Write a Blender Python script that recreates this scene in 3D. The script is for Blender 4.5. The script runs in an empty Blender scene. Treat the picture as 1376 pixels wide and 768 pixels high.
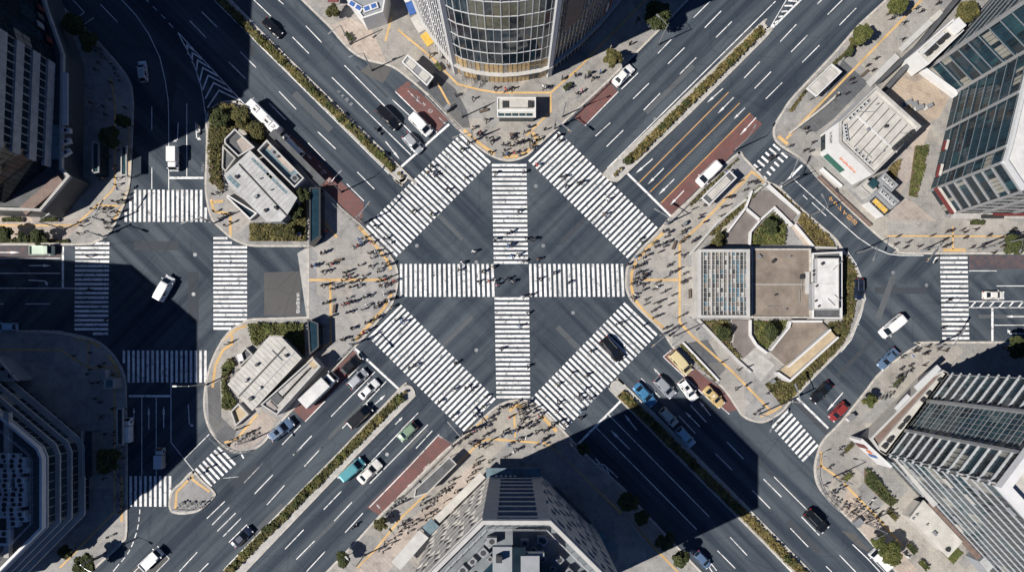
import bpy, bmesh, math, random
from math import radians, sin, cos, pi, atan2, hypot
from mathutils import Vector, Matrix
random.seed(11)
scene = bpy.context.scene
COL = scene.collection
# ---- scale: 0.15 m per photo pixel on the ground, camera 130 m above the point straight below it
S = 0.15; H = 130.0; NX, NY = 688.0, 476.0
def P(px, py, z=0.0):
    k = (H - z) / H * S
    return Vector(((px - NX) * k, (NY - py) * k, z))
def G(px, py): return Vector(((px - NX) * S, (NY - py) * S))
def GP(pts): return [G(*p) for p in pts]

# ------------------------------------------------------------------ materials
MATS = {}
def new_mat(name):
    m = bpy.data.materials.new(name); m.use_nodes = True
    return m, m.node_tree.nodes, m.node_tree.links, m.node_tree.nodes['Principled BSDF']
def rgb(c, f=1.0): return (c[0]*f, c[1]*f, c[2]*f, 1)
def mat(name, c, rough=0.7, metal=0.0, var=0.18, scale=1.5, spec=0.5, bump=0.0, coat=0.0, detail=4):
    """plain procedural material: colour broken up by two sizes of noise"""
    if name in MATS: return MATS[name]
    m, n, l, b = new_mat(name)
    b.inputs['Roughness'].default_value = rough; b.inputs['Metallic'].default_value = metal
    b.inputs['Specular IOR Level'].default_value = spec
    if coat: b.inputs['Coat Weight'].default_value = coat; b.inputs['Coat Roughness'].default_value = 0.05
    tc = n.new('ShaderNodeTexCoord')
    nz = n.new('ShaderNodeTexNoise'); nz.inputs['Scale'].default_value = scale; nz.inputs['Detail'].default_value = detail
    nz.inputs['Roughness'].default_value = 0.65
    l.new(tc.outputs['Object'], nz.inputs['Vector'])
    r = n.new('ShaderNodeValToRGB')
    r.color_ramp.elements[0].position = 0.3; r.color_ramp.elements[0].color = rgb(c, 1 - var)
    r.color_ramp.elements[1].position = 0.7; r.color_ramp.elements[1].color = rgb(c, 1 + var)
    l.new(nz.outputs['Fac'], r.inputs['Fac']); l.new(r.outputs['Color'], b.inputs['Base Color'])
    if bump:
        bp = n.new('ShaderNodeBump'); bp.inputs['Strength'].default_value = bump; bp.inputs['Distance'].default_value = 0.05
        l.new(nz.outputs['Fac'], bp.inputs['Height']); l.new(bp.outputs['Normal'], b.inputs['Normal'])
    MATS[name] = m; return m

def noise_node(n, l, src, scale, detail=3, rough=0.6):
    z = n.new('ShaderNodeTexNoise'); z.inputs['Scale'].default_value = scale
    z.inputs['Detail'].default_value = detail; z.inputs['Roughness'].default_value = rough
    l.new(src, z.inputs['Vector']); return z
def ramp(n, l, src, p0, c0, p1, c1):
    r = n.new('ShaderNodeValToRGB'); e = r.color_ramp.elements
    e[0].position = p0; e[0].color = c0; e[1].position = p1; e[1].color = c1
    l.new(src, r.inputs['Fac']); return r
def mixc(n, l, a, b, fac, mode='MIX'):
    x = n.new('ShaderNodeMix'); x.data_type = 'RGBA'; x.blend_type = mode
    if isinstance(fac, float): x.inputs[0].default_value = fac
    else: l.new(fac, x.inputs[0])
    for i, v in ((6, a), (7, b)):
        if isinstance(v, tuple): x.inputs[i].default_value = v
        else: l.new(v, x.inputs[i])
    return x.outputs[2]

def asphalt(name, c0, c1, streak=True, patch=0.5):
    m, n, l, b = new_mat(name)
    tc = n.new('ShaderNodeTexCoord'); o = tc.outputs['Object']
    big = noise_node(n, l, o, 0.045, 5, 0.6)
    col = ramp(n, l, big.outputs['Fac'], 0.32, rgb(c0), 0.70, rgb(c1)).outputs['Color']
    if streak:                                   # wheel tracks polished along each avenue, crossing in the middle
        sp = n.new('ShaderNodeSeparateXYZ'); l.new(o, sp.inputs[0])
        def mth(op, a, b_=None, clamp=False):
            q = n.new('ShaderNodeMath'); q.operation = op; q.use_clamp = clamp
            for i, v in enumerate((a, b_)):
                if v is None: continue
                if isinstance(v, (int, float)): q.inputs[i].default_value = v
                else: l.new(v, q.inputs[i])
            return q.outputs[0]
        xy = mth('MULTIPLY', sp.outputs[0], mth('SUBTRACT', sp.outputs[1], 15.0))
        for ang in (45, -45):
            own = mth('ADD', mth('MULTIPLY', xy, (1 if ang == -45 else -1)/260.0), 0.62, True)
            m0 = n.new('ShaderNodeMapping'); m0.inputs['Rotation'].default_value = (0, 0, radians(ang)); l.new(o, m0.inputs['Vector'])
            mp = n.new('ShaderNodeMapping'); mp.inputs['Scale'].default_value = (0.016, 0.42, 1); mp.inputs['Location'].default_value = (ang, 3.7, 0)
            l.new(m0.outputs['Vector'], mp.inputs['Vector'])
            z = noise_node(n, l, mp.outputs['Vector'], 1.0, 4, 0.55)
            k = ramp(n, l, z.outputs['Fac'], 0.39, (0.42, 0.48, 0.56, 1), 0.61, (1.2, 1.16, 1.1, 1)).outputs['Color']
            col = mixc(n, l, col, k, mth('MULTIPLY', own, 0.9), 'MULTIPLY')
    vor = n.new('ShaderNodeTexVoronoi'); vor.inputs['Scale'].default_value = 0.07; vor.distance = 'CHEBYCHEV'
    l.new(o, vor.inputs['Vector'])               # old resurfacing patches
    pr = ramp(n, l, vor.outputs['Color'], 0.2, (0.90, 0.90, 0.91, 1), 0.8, (1.07, 1.06, 1.05, 1)).outputs['Color']
    col = mixc(n, l, col, pr, patch, 'MULTIPLY')
    fine = noise_node(n, l, o, 3.0, 4, 0.75)
    k = ramp(n, l, fine.outputs['Fac'], 0.3, (0.82, 0.82, 0.82, 1), 0.7, (1.16, 1.16, 1.16, 1)).outputs['Color']
    col = mixc(n, l, col, k, 0.55, 'MULTIPLY')
    cr = n.new('ShaderNodeTexVoronoi'); cr.feature = 'DISTANCE_TO_EDGE'; cr.inputs['Scale'].default_value = 0.16      # sealed cracks
    wz = noise_node(n, l, o, 0.5, 4, 0.7); l.new(mixc(n, l, o, wz.outputs['Color'], 0.12, 'LINEAR_LIGHT'), cr.inputs['Vector'])
    k = ramp(n, l, cr.outputs['Distance'], 0.006, (0.72, 0.73, 0.75, 1), 0.022, (1, 1, 1, 1)).outputs['Color']
    col = mixc(n, l, col, k, 0.6, 'MULTIPLY')
    stain = noise_node(n, l, o, 0.35, 6, 0.7)    # oil stains
    k = ramp(n, l, stain.outputs['Fac'], 0.60, (1, 1, 1, 1), 0.74, (0.62, 0.62, 0.64, 1)).outputs['Color']
    col = mixc(n, l, col, k, 0.6, 'MULTIPLY')
    l.new(col, b.inputs['Base Color']); b.inputs['Roughness'].default_value = 0.88
    b.inputs['Specular IOR Level'].default_value = 0.25
    MATS[name] = m; return m

def worn_paint(name, c, under, lo=0.30, hi=0.42, rough=0.75):
    m, n, l, b = new_mat(name)
    tc = n.new('ShaderNodeTexCoord'); o = tc.outputs['Object']
    z = noise_node(n, l, o, 1.1, 8, 0.78)
    z2 = noise_node(n, l, o, 0.25, 3, 0.6)
    dirt = ramp(n, l, z2.outputs['Fac'], 0.3, rgb(c, 0.70), 0.60, rgb(c, 1.03)).outputs['Color']
    f = ramp(n, l, z.outputs['Fac'], lo, (0, 0, 0, 1), hi, (1, 1, 1, 1))
    l.new(mixc(n, l, rgb(under), dirt, f.outputs['Color']), b.inputs['Base Color'])
    b.inputs['Roughness'].default_value = rough; b.inputs['Specular IOR Level'].default_value = 0.3
    MATS[name] = m; return m

def paving(name, c0, c1, tile=1.6, rot=0.0, mortar=0.82):
    m, n, l, b = new_mat(name)
    tc = n.new('ShaderNodeTexCoord')
    mp = n.new('ShaderNodeMapping'); mp.inputs['Rotation'].default_value = (0, 0, radians(rot)); l.new(tc.outputs['Object'], mp.inputs['Vector'])
    o = mp.outputs['Vector']
    big = noise_node(n, l, o, 0.11, 6, 0.65)
    col = ramp(n, l, big.outputs['Fac'], 0.34, rgb(c0), 0.66, rgb(c1)).outputs['Color']
    br = n.new('ShaderNodeTexBrick'); br.inputs['Scale'].default_value = 1.0
    br.inputs['Brick Width'].default_value = tile; br.inputs['Row Height'].default_value = tile * 0.5
    br.inputs['Mortar Size'].default_value = 0.05; br.inputs['Mortar Smooth'].default_value = 0.3
    br.inputs['Color1'].default_value = (1.07, 1.07, 1.07, 1); br.inputs['Color2'].default_value = (0.86, 0.87, 0.885, 1)
    br.inputs['Mortar'].default_value = (mortar*0.8, mortar*0.8, mortar*0.82, 1)
    l.new(o, br.inputs['Vector'])
    col = mixc(n, l, col, br.outputs['Color'], 0.55, 'MULTIPLY')
    vor = n.new('ShaderNodeTexVoronoi'); vor.inputs['Scale'].default_value = 0.13; vor.distance = 'CHEBYCHEV'; l.new(o, vor.inputs['Vector'])
    pr = ramp(n, l, vor.outputs['Color'], 0.2, (0.76, 0.79, 0.84, 1), 0.8, (1.10, 1.07, 1.02, 1)).outputs['Color']
    col = mixc(n, l, col, pr, 0.85, 'MULTIPLY')
    st = noise_node(n, l, o, 0.6, 7, 0.75)
    k = ramp(n, l, st.outputs['Fac'], 0.50, (1, 1, 1, 1), 0.70, (0.48, 0.48, 0.49, 1)).outputs['Color']
    col = mixc(n, l, col, k, 0.7, 'MULTIPLY')
    l.new(col, b.inputs['Base Color']); b.inputs['Roughness'].default_value = 0.85; b.inputs['Specular IOR Level'].default_value = 0.3
    MATS[name] = m; return m

def foliage_mat(name, c0, c1, c2):
    """each leaf clump picks its own green; colour also drifts over the crown"""
    m, n, l, b = new_mat(name)
    geo = n.new('ShaderNodeNewGeometry'); tc = n.new('ShaderNodeTexCoord')
    r = n.new('ShaderNodeValToRGB'); e = r.color_ramp.elements
    e[0].position = 0.0; e[0].color = rgb(c0); e[1].position = 1.0; e[1].color = rgb(c2)
    x = e.new(0.55); x.color = rgb(c1)
    z = noise_node(n, l, tc.outputs['Object'], 0.5, 3)
    ma = n.new('ShaderNodeMath'); ma.operation = 'MULTIPLY_ADD'
    l.new(geo.outputs['Random Per Island'], ma.inputs[0]); ma.inputs[1].default_value = 0.55
    m2 = n.new('ShaderNodeMath'); m2.operation = 'MULTIPLY_ADD'; l.new(z.outputs['Fac'], m2.inputs[0]); m2.inputs[1].default_value = 1.5; m2.inputs[2].default_value = -0.5
    l.new(m2.outputs[0], ma.inputs[2]); l.new(ma.outputs[0], r.inputs['Fac'])
    l.new(r.outputs['Color'], b.inputs['Base Color']); b.inputs['Roughness'].default_value = 0.7
    b.inputs['Specular IOR Level'].default_value = 0.25
    MATS[name] = m; return m

AS0, AS1 = (0.047, 0.061, 0.079), (0.077, 0.094, 0.113)
asphalt('asphalt', AS0, AS1)
asphalt('asphalt_patch', (0.082, 0.082, 0.083), (0.105, 0.103, 0.101), False, 0.3)
asphalt('asphalt_new', (0.040, 0.048, 0.058), (0.058, 0.067, 0.078), False, 0.2)
asphalt('asphalt_old', (0.080, 0.090, 0.099), (0.105, 0.113, 0.120), False, 0.2)
worn_paint('road_white', (0.80, 0.80, 0.79), AS0, 0.35, 0.48)
worn_paint('road_white_faded', (0.62, 0.62, 0.62), AS0, 0.40, 0.58)
worn_paint('road_orange', (0.62, 0.34, 0.12), AS0, 0.28, 0.40)
worn_paint('bus_lane_red', (0.20, 0.080, 0.072), (0.10, 0.075, 0.072), 0.34, 0.62)
worn_paint('bus_lane_faded', (0.125, 0.085, 0.085), AS0, 0.36, 0.60)
worn_paint('tactile_yellow', (0.60, 0.39, 0.16), (0.40, 0.33, 0.25), 0.30, 0.50, 0.8)
paving('paving', (0.27, 0.262, 0.25), (0.41, 0.395, 0.37), 0.9, 0)
paving('paving_diag', (0.26, 0.248, 0.232), (0.40, 0.38, 0.345), 0.9, 45)
paving('paving_dark', (0.10, 0.105, 0.11), (0.15, 0.152, 0.155), 1.4, 45)
paving('paving_tan', (0.33, 0.27, 0.215), (0.43, 0.36, 0.29), 1.2, 20)
paving('paving_warm', (0.37, 0.315, 0.27), (0.47, 0.41, 0.36), 1.4, 45)
mat('kerb_stone', (0.43, 0.405, 0.365), 0.85, var=0.25, scale=1.2)
mat('concrete', (0.38, 0.37, 0.35), 0.85, var=0.22, scale=0.6)
mat('concrete_light', (0.43, 0.425, 0.41), 0.8, var=0.13, scale=0.5)
mat('concrete_dark', (0.16, 0.16, 0.16), 0.85, var=0.25, scale=0.7)
mat('deck_brown', (0.20, 0.165, 0.135), 0.85, var=0.35, scale=0.35, detail=8)
mat('ramp_grey', (0.165, 0.145, 0.135), 0.85, var=0.22, scale=0.5, detail=7)
mat('ramp_tan', (0.42, 0.335, 0.22), 0.85, var=0.22, scale=0.5, detail=7)
mat('roof_white', (0.56, 0.56, 0.55), 0.7, var=0.18, scale=0.5, detail=8)
mat('roof_cream', (0.46, 0.445, 0.41), 0.75, var=0.22, scale=0.45, detail=7)
mat('roof_grey', (0.40, 0.405, 0.40), 0.75, var=0.24, scale=0.45, detail=7)
mat('roof_slate', (0.15, 0.17, 0.185), 0.7, var=0.3, scale=0.5, detail=8)
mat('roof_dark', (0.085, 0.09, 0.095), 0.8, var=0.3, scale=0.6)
mat('roof_teal', (0.10, 0.16, 0.19), 0.6, var=0.35, scale=0.8)
mat('wall_white', (0.60, 0.60, 0.595), 0.6, var=0.06, scale=0.8)
mat('ledge_white', (0.37, 0.39, 0.405), 0.7, var=0.14, scale=0.7)
mat('wall_stone', (0.42, 0.40, 0.365), 0.75, var=0.18, scale=0.6)
mat('wall_grey', (0.25, 0.265, 0.28), 0.7, var=0.12, scale=0.6)
mat('wall_strip', (0.33, 0.335, 0.34), 0.75, var=0.2, scale=0.8)
mat('wall_dark', (0.07, 0.075, 0.08), 0.6, var=0.2, scale=0.6)
mat('wall_brown', (0.17, 0.12, 0.10), 0.7, var=0.25, scale=0.8)
mat('metal_white', (0.55, 0.56, 0.565), 0.4, 0.1, var=0.06)
mat('metal_grey', (0.34, 0.35, 0.36), 0.4, 0.5, var=0.1)
mat('metal_dark', (0.045, 0.047, 0.05), 0.45, 0.3, var=0.15)
mat('bronze', (0.42, 0.29, 0.15), 0.35, 0.35, var=0.25, scale=1.2)
mat('glass_dark', (0.012, 0.022, 0.03), 0.08, var=0.3, scale=0.7)
mat('glass_blue', (0.015, 0.036, 0.052), 0.08, var=0.3, scale=0.7)
mat('glass_teal', (0.022, 0.055, 0.068), 0.1, var=0.3, scale=0.7)
mat('skylight_blue', (0.07, 0.17, 0.23), 0.15, var=0.35, scale=0.8)
mat('glass_blind', (0.24, 0.235, 0.205), 0.3, var=0.2, scale=0.9)
mat('glass_olive', (0.12, 0.12, 0.085), 0.12, var=0.4, scale=1.2)
mat('glass_gold', (0.46, 0.32, 0.15), 0.2, var=0.4, scale=1.5)  # gold panes carry a lit interior look in their colour
mat('red_panel', (0.13, 0.028, 0.028), 0.5)
mat('blue_panel', (0.05, 0.12, 0.34), 0.5)
mat('green_panel', (0.03, 0.12, 0.09), 0.5)
mat('orange_paint', (0.62, 0.17, 0.06), 0.5)
mat('yellow_panel', (0.62, 0.40, 0.08), 0.5)
mat('soil', (0.12, 0.085, 0.055), 0.95, var=0.4, scale=2)
mat('grass', (0.085, 0.10, 0.028), 0.95, var=0.4, scale=1.5, bump=0.4)
mat('bark', (0.10, 0.075, 0.055), 0.9, var=0.3, scale=4)
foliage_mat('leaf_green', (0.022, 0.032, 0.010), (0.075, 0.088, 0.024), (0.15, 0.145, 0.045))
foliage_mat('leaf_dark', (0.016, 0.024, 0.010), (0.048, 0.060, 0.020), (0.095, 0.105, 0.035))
foliage_mat('leaf_gold', (0.036, 0.032, 0.012), (0.125, 0.102, 0.034), (0.29, 0.22, 0.09))
foliage_mat('leaf_olive', (0.024, 0.028, 0.010), (0.080, 0.078, 0.026), (0.19, 0.155, 0.058))
mat('tyre', (0.018, 0.018, 0.019), 0.85)
mat('rim', (0.45, 0.45, 0.46), 0.3, 0.8)
mat('car_glass', (0.010, 0.014, 0.018), 0.06, var=0.1)
mat('lamp_lens', (0.75, 0.76, 0.78), 0.15)
mat('tail_lens', (0.42, 0.02, 0.02), 0.25)
mat('car_trim', (0.02, 0.02, 0.022), 0.6)
mat('skin', (0.46, 0.29, 0.21), 0.6, var=0.05)
mat('hair', (0.018, 0.014, 0.012), 0.6)
M = MATS
# ------------------------------------------------------------------ mesh building
class MB:
    def __init__(s): s.v = []; s.f = []; s.m = []; s.mats = []
    def mi(s, m):
        m = M[m] if isinstance(m, str) else m
        if m not in s.mats: s.mats.append(m)
        return s.mats.index(m)
    def face(s, pts, m):
        i = len(s.v); s.v += [tuple(p) for p in pts]; s.f.append(list(range(i, i + len(pts)))); s.m.append(s.mi(m))
    def mesh(s, verts, faces, m):
        i = len(s.v); s.v += [tuple(p) for p in verts]; k = s.mi(m)
        for f in faces: s.f.append([i + j for j in f]); s.m.append(k)
    def prism(s, pts, z0, z1, m, mtop=None, bottom=False):
        """pts: 2D world outline (any winding), vertical walls, top cap"""
        n = len(pts)
        a = sum(pts[i][0]*pts[(i+1) % n][1] - pts[(i+1) % n][0]*pts[i][1] for i in range(n))
        if a < 0: pts = pts[::-1]
        v = [(p[0], p[1], z0) for p in pts] + [(p[0], p[1], z1) for p in pts]
        s.mesh(v, [[i, (i+1) % n, n+(i+1) % n, n+i] for i in range(n)], m)
        s.face([(p[0], p[1], z1) for p in pts], mtop or m)
        if bottom: s.face([(p[0], p[1], z0) for p in pts[::-1]], m)
    def sheet(s, pts, z, m): 
        n = len(pts)
        a = sum(pts[i][0]*pts[(i+1) % n][1] - pts[(i+1) % n][0]*pts[i][1] for i in range(n))
        s.face([(p[0], p[1], z) for p in (pts if a > 0 else pts[::-1])], m)
    def box(s, c, d, m, rz=0.0, mtop=None, taper=1.0):
        x, y, z = d[0]/2, d[1]/2, d[2]/2; ca, sa = cos(rz), sin(rz)
        v = []
        for k in (-1, 1):
            t = taper if k > 0 else 1.0
            for a, b in ((-x, -y), (x, -y), (x, y), (-x, y)):
                v.append((c[0] + (a*ca - b*sa)*t, c[1] + (a*sa + b*ca)*t, c[2] + k*z))
        s.mesh(v, [[0,3,2,1], [0,1,5,4], [1,2,6,5], [2,3,7,6], [3,0,4,7]], m)
        s.mesh(v[4:], [[0,1,2,3]], mtop or m)
    def tube(s, pts, r, m, n=8, r1=None):
        pts = [Vector(p) for p in pts]; rings = []
        for i, p in enumerate(pts):
            d = (pts[min(i+1, len(pts)-1)] - pts[max(i-1, 0)]).normalized()
            u = d.cross(Vector((0, 0, 1))); u = d.cross(Vector((1, 0, 0))) if u.length < 0.05 else u
            u.normalize(); w = d.cross(u)
            t = i / max(1, len(pts)-1); rr = r + ((r1 if r1 is not None else r) - r) * t
            rings.append([p + u*rr*cos(2*pi*k/n) + w*rr*sin(2*pi*k/n) for k in range(n)])
        v = [q for g in rings for q in g]; f = []
        for i in range(len(pts)-1):
            for k in range(n): f.append([i*n+k, i*n+(k+1) % n, (i+1)*n+(k+1) % n, (i+1)*n+k])
        f.append(list(range(n))[::-1]); f.append([(len(pts)-1)*n+k for k in range(n)])
        s.mesh(v, f, m)
    def disc(s, c, r, m, n=16, h=None):
        pts = [(c[0]+r*cos(2*pi*k/n), c[1]+r*sin(2*pi*k/n)) for k in range(n)]
        if h: s.prism(pts, c[2], c[2]+h, m)
        else: s.sheet(pts, c[2], m)
    def build(s, name, parent=None, smooth=False):
        off = Vector((0, 0, 0)); p = parent
        while p is not None: off += p.location; p = p.parent
        me = bpy.data.meshes.new(name)
        me.from_pydata([(v[0]-off.x, v[1]-off.y, v[2]-off.z) for v in s.v], [], s.f)
        for m in s.mats: me.materials.append(m)
        for i, pl in enumerate(me.polygons): pl.material_index = s.m[i]; pl.use_smooth = smooth
        me.update()
        o = bpy.data.objects.new(name, me); COL.objects.link(o)
        if parent is not None: o.parent = parent
        return o
def weld(o, d=1e-4):
    bm = bmesh.new(); bm.from_mesh(o.data); bmesh.ops.remove_doubles(bm, verts=bm.verts, dist=d)
    bmesh.ops.recalc_face_normals(bm, faces=bm.faces); bm.to_mesh(o.data); bm.free(); return o

def tag(o, label=None, cat=None, group=None, kind=None):
    if label: o['label'] = label
    if cat: o['category'] = cat
    if group: o['group'] = group
    if kind: o['kind'] = kind
    return o
def thing(name, label, cat, loc=(0, 0, 0), group=None, rz=0.0):
    o = bpy.data.objects.new(name, None); COL.objects.link(o); o.empty_display_size = 0.3
    o.location = loc; o.rotation_euler = (0, 0, rz); return tag(o, label, cat, group)
def struct(mb, name, smooth=False): return tag(mb.build(name, None, smooth), kind='structure')
def stuff(mb, name, label, cat): return tag(mb.build(name), label, cat, kind='stuff')
def copy_tree(o, parent=None):
    c = o.copy(); COL.objects.link(c)
    if parent is not None: c.parent = parent
    for ch in list(o.children): copy_tree(ch, c)
    return c
def walk(o):
    yield o
    for c in o.children: yield from walk(c)

# ---- plan-view helpers
def smooth_line(pts, n=5, closed=False):
    out = []; N = len(pts); pts = [Vector(p[:2]) for p in pts]
    rng = range(N if closed else N-1)
    for i in rng:
        p1, p2 = pts[i], pts[(i+1) % N]
        p0 = pts[(i-1) % N] if closed or i > 0 else p1
        p3 = pts[(i+2) % N] if closed or i+2 < N else p2
        if (p2-p1).length > 8.5 or (p1-p0).length > 8.5 and (p2-p1).length > 5 : 
            out.append(p1.copy()); continue
        for k in range(n):
            t = k/n
            out.append(0.5*((2*p1) + (p2-p0)*t + (2*p0-5*p1+4*p2-p3)*t*t + (3*p1-p0-3*p2+p3)*t**3))
    if not closed: out.append(pts[-1].copy())
    return out
def ribbon(mb, pts, w, z, m, z1=None, off=0.0):
    """flat strip of width w along a 2D polyline (solid when z1 is given)"""
    pts = [Vector(p[:2]) for p in pts]; L = []; R = []
    for i, p in enumerate(pts):
        d0 = (p - pts[i-1]).normalized() if i > 0 else None
        d1 = (pts[i+1] - p).normalized() if i < len(pts)-1 else None
        if d0 is None: d = d1; k = 1
        elif d1 is None: d = d0; k = 1
        else:
            d = (d0 + d1)
            if d.length < 1e-3: d = d1
            d.normalize(); k = 1/max(0.5, abs(d.dot(d1)))
        nrm = Vector((-d.y, d.x))
        L.append(p + nrm*(w/2*k + off)); R.append(p - nrm*(w/2*k - off))
    for i in range(len(pts)-1):
        a, b, c, d = R[i], R[i+1], L[i+1], L[i]
        if z1 is None: mb.face([(a.x,a.y,z), (b.x,b.y,z), (c.x,c.y,z), (d.x,d.y,z)], m)
        else:
            v = [(q.x, q.y, zz) for zz in (z, z1) for q in (a, b, c, d)]
            mb.mesh(v, [[4,5,6,7], [0,1,5,4], [2,3,7,6]] + ([[3,0,4,7]] if i == 0 else []) + ([[1,2,6,5]] if i == len(pts)-2 else []), m)
def offset_poly(pts, d):
    pts = [Vector(p[:2]) for p in pts]; n = len(pts)
    a = sum(pts[i].x*pts[(i+1) % n].y - pts[(i+1) % n].x*pts[i].y for i in range(n))
    if a < 0: pts = pts[::-1]
    out = []
    for i in range(n):
        e0 = (pts[i]-pts[i-1]).normalized(); e1 = (pts[(i+1) % n]-pts[i]).normalized()
        n0 = Vector((e0.y, -e0.x)); n1 = Vector((e1.y, -e1.x)); b = n0+n1
        b = b/max(0.3, b.length_squared/2) if b.length > 1e-4 else n0
        out.append(pts[i] + b*d)
    return out
def ccw(pts):
    pts = [Vector(p[:2]) for p in pts]; n = len(pts)
    a = sum(pts[i].x*pts[(i+1) % n].y - pts[(i+1) % n].x*pts[i].y for i in range(n))
    return pts if a > 0 else pts[::-1]
def inside(p, poly):
    c = False; n = len(poly)
    for i in range(n):
        a, b = poly[i], poly[i-1]
        if (a[1] > p[1]) != (b[1] > p[1]) and p[0] < (b[0]-a[0])*(p[1]-a[1])/(b[1]-a[1]) + a[0]: c = not c
    return c
def leaf(mb, c, r, m, rng):
    """one clump: a bent little rosette of three leaf-sized faces"""
    a = rng.uniform(0, 2*pi); ti = rng.uniform(-0.7, 0.7); tj = rng.uniform(-0.7, 0.7)
    u = Vector((cos(a), sin(a), ti)) * r; w = Vector((-sin(a), cos(a), tj)) * r * rng.uniform(0.5, 0.9)
    c = Vector(c); up = Vector((0, 0, r*0.25))
    i = len(mb.v); mb.v += [tuple(c+u), tuple(c+w+up), tuple(c-u), tuple(c-w-up*0.3), tuple(c+up*1.3)]
    k = mb.mi(m)
    for f in ((0, 1, 4), (1, 2, 4), (2, 3, 4), (3, 0, 4)): mb.f.append([i+j for j in f]); mb.m.append(k)
def fill_leaves(mb, poly, dens, h0, h1, r, m, rng, lump=0.35):
    """foliage filling an outline to an uneven height"""
    from mathutils import noise as NZ
    xs = [p[0] for p in poly]; ys = [p[1] for p in poly]
    A = (max(xs)-min(xs))*(max(ys)-min(ys)); n = int(A*dens)
    for _ in range(n):
        p = (rng.uniform(min(xs), max(xs)), rng.uniform(min(ys), max(ys)))
        if not inside(p, poly): continue
        k = NZ.noise(Vector((p[0]*lump, p[1]*lump, 3.3)))*0.5+0.5
        k = max(0.0, min(1.0, k*1.5-0.25))
        z = h0 + (h1-h0)*k*rng.uniform(0.55, 1.05)
        leaf(mb, (p[0], p[1], z), r*rng.uniform(0.6, 1.35), m, rng)
# ------------------------------------------------------------------ ground, roads, pavements
KZ = 0.13
mb = MB(); mb.sheet([(-3000, -3000), (3000, -3000), (3000, 3000), (-3000, 3000)], -0.05, 'concrete_dark'); struct(mb, 'ground')
mb = MB(); mb.sheet([(-150, -95), (150, -95), (150, 115), (-150, 115)], 0.0, 'asphalt'); struct(mb, 'road')

PAVE = {
 'N': [(360,-45),(405,0),(441,35),(457,54),(474,71),(495,82),(526,90),(550,107),(575,129),(602,158),(617,175),(640,196),(657,208),(673,215),(690,216),(707,210),(719,200),(740,181),(759,164),(777,147),(820,107),(881,46),(925,0),(975,-50)],
 'NE': [(1240,-50),(1190,0),(1155,32),(1119,73),(1066,129),(1050,152),(1041,167),(1039,180),(1044,192),(1060,204),(1080,218),(1097,238),(1123,264),(1164,303),(1183,320),(1205,335),(1226,341),(1480,341),(1480,-50)],
 'E': [(991,206),(1000,212),(1018,231),(1031,244),(1047,252),(1075,279),(1119,317),(1132,334),(1147,354),(1156,375),(1161,401),(1155,423),(1142,455),(1129,471),(1101,499),(1080,521),(1060,542),(1052,552),(1039,561),(1025,567),(1010,565),(997,558),(990,548),(977,529),(964,515),(935,494),(906,469),(893,450),(881,437),(860,417),(847,402),(841,387),(841,369),(844,356),(860,335),(879,316),(902,290),(927,267),(956,238)],
 'W': [(318,137),(332,146),(370,186),(416,240),(437,257),(462,282),(489,306),(505,323),(522,340),(532,356),(535,372),(533,390),(526,410),(505,435),(489,454),(476,467),(457,487),(425,519),(393,551),(379,566),(364,583),(353,596),(339,604),(318,607),(301,600),(287,585),(278,567),(274,544),(276,519),(282,492),(292,468),(307,446),(324,435),(341,428),(414,426),(414,331),(343,331),(316,323),(299,310),(285,295),(278,270),(276,244),(277,219),(278,181),(277,158),(287,144),(301,137)],
 'NW': [(30,-50),(75,0),(83,8),(112,35),(142,67),(162,90),(175,110),(179,133),(179,160),(177,202),(175,244),(167,275),(157,298),(146,315),(129,325),(100,329),(-100,329),(-100,-50)],
 'SW': [(-100,444),(60,444),(90,447),(125,455),(146,469),(160,487),(168,506),(170,533),(171,610),(171,710),(164,729),(142,750),(122,769),(60,830),(-100,830)],
 'S': [(370,836),(438,768),(476,729),(508,694),(550,652),(592,610),(611,594),(630,578),(648,561),(665,547),(678,540),(690,537),(706,537),(725,547),(740,561),(757,578),(790,612),(838,655),(869,690),(932,757),(1010,836)],
 'SE': [(1480,459),(1250,459),(1235,463),(1220,471),(1183,499),(1162,525),(1129,566),(1106,590),(1098,608),(1094,628),(1097,648),(1106,663),(1124,681),(1157,714),(1202,766),(1270,836),(1480,836)],
 'island': [(259,633),(272,645),(288,660),(287,668),(264,687),(231,687),(230,662),(245,646)],
}
PMAT = dict(N='paving_diag', NE='paving_diag', E='paving', W='paving', NW='paving', SW='paving', S='paving_diag', SE='paving_diag', island='paving')
OUT = {}
for k, pts in PAVE.items():
    closed = k in ('E', 'W', 'island')
    line = smooth_line(GP(pts), 5, closed); OUT[k] = line
    mb = MB(); mb.prism(line, -0.02, KZ, PMAT[k]); struct(mb, 'pavement')
    mb = MB(); ln = line + [line[0], line[1]] if closed else line
    a = sum(line[i].x*line[(i+1) % len(line)].y - line[(i+1) % len(line)].x*line[i].y for i in range(len(line)))
    ribbon(mb, ln, 0.42, 0.0, 'kerb_stone', KZ+0.025, off=(0.1 if a > 0 else -0.1))
    struct(mb, 'kerb')

def patch(pts, m, name='pavement', z=KZ+0.004): mb = MB(); mb.sheet(GP(pts), z, m); struct(mb, name)
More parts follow.
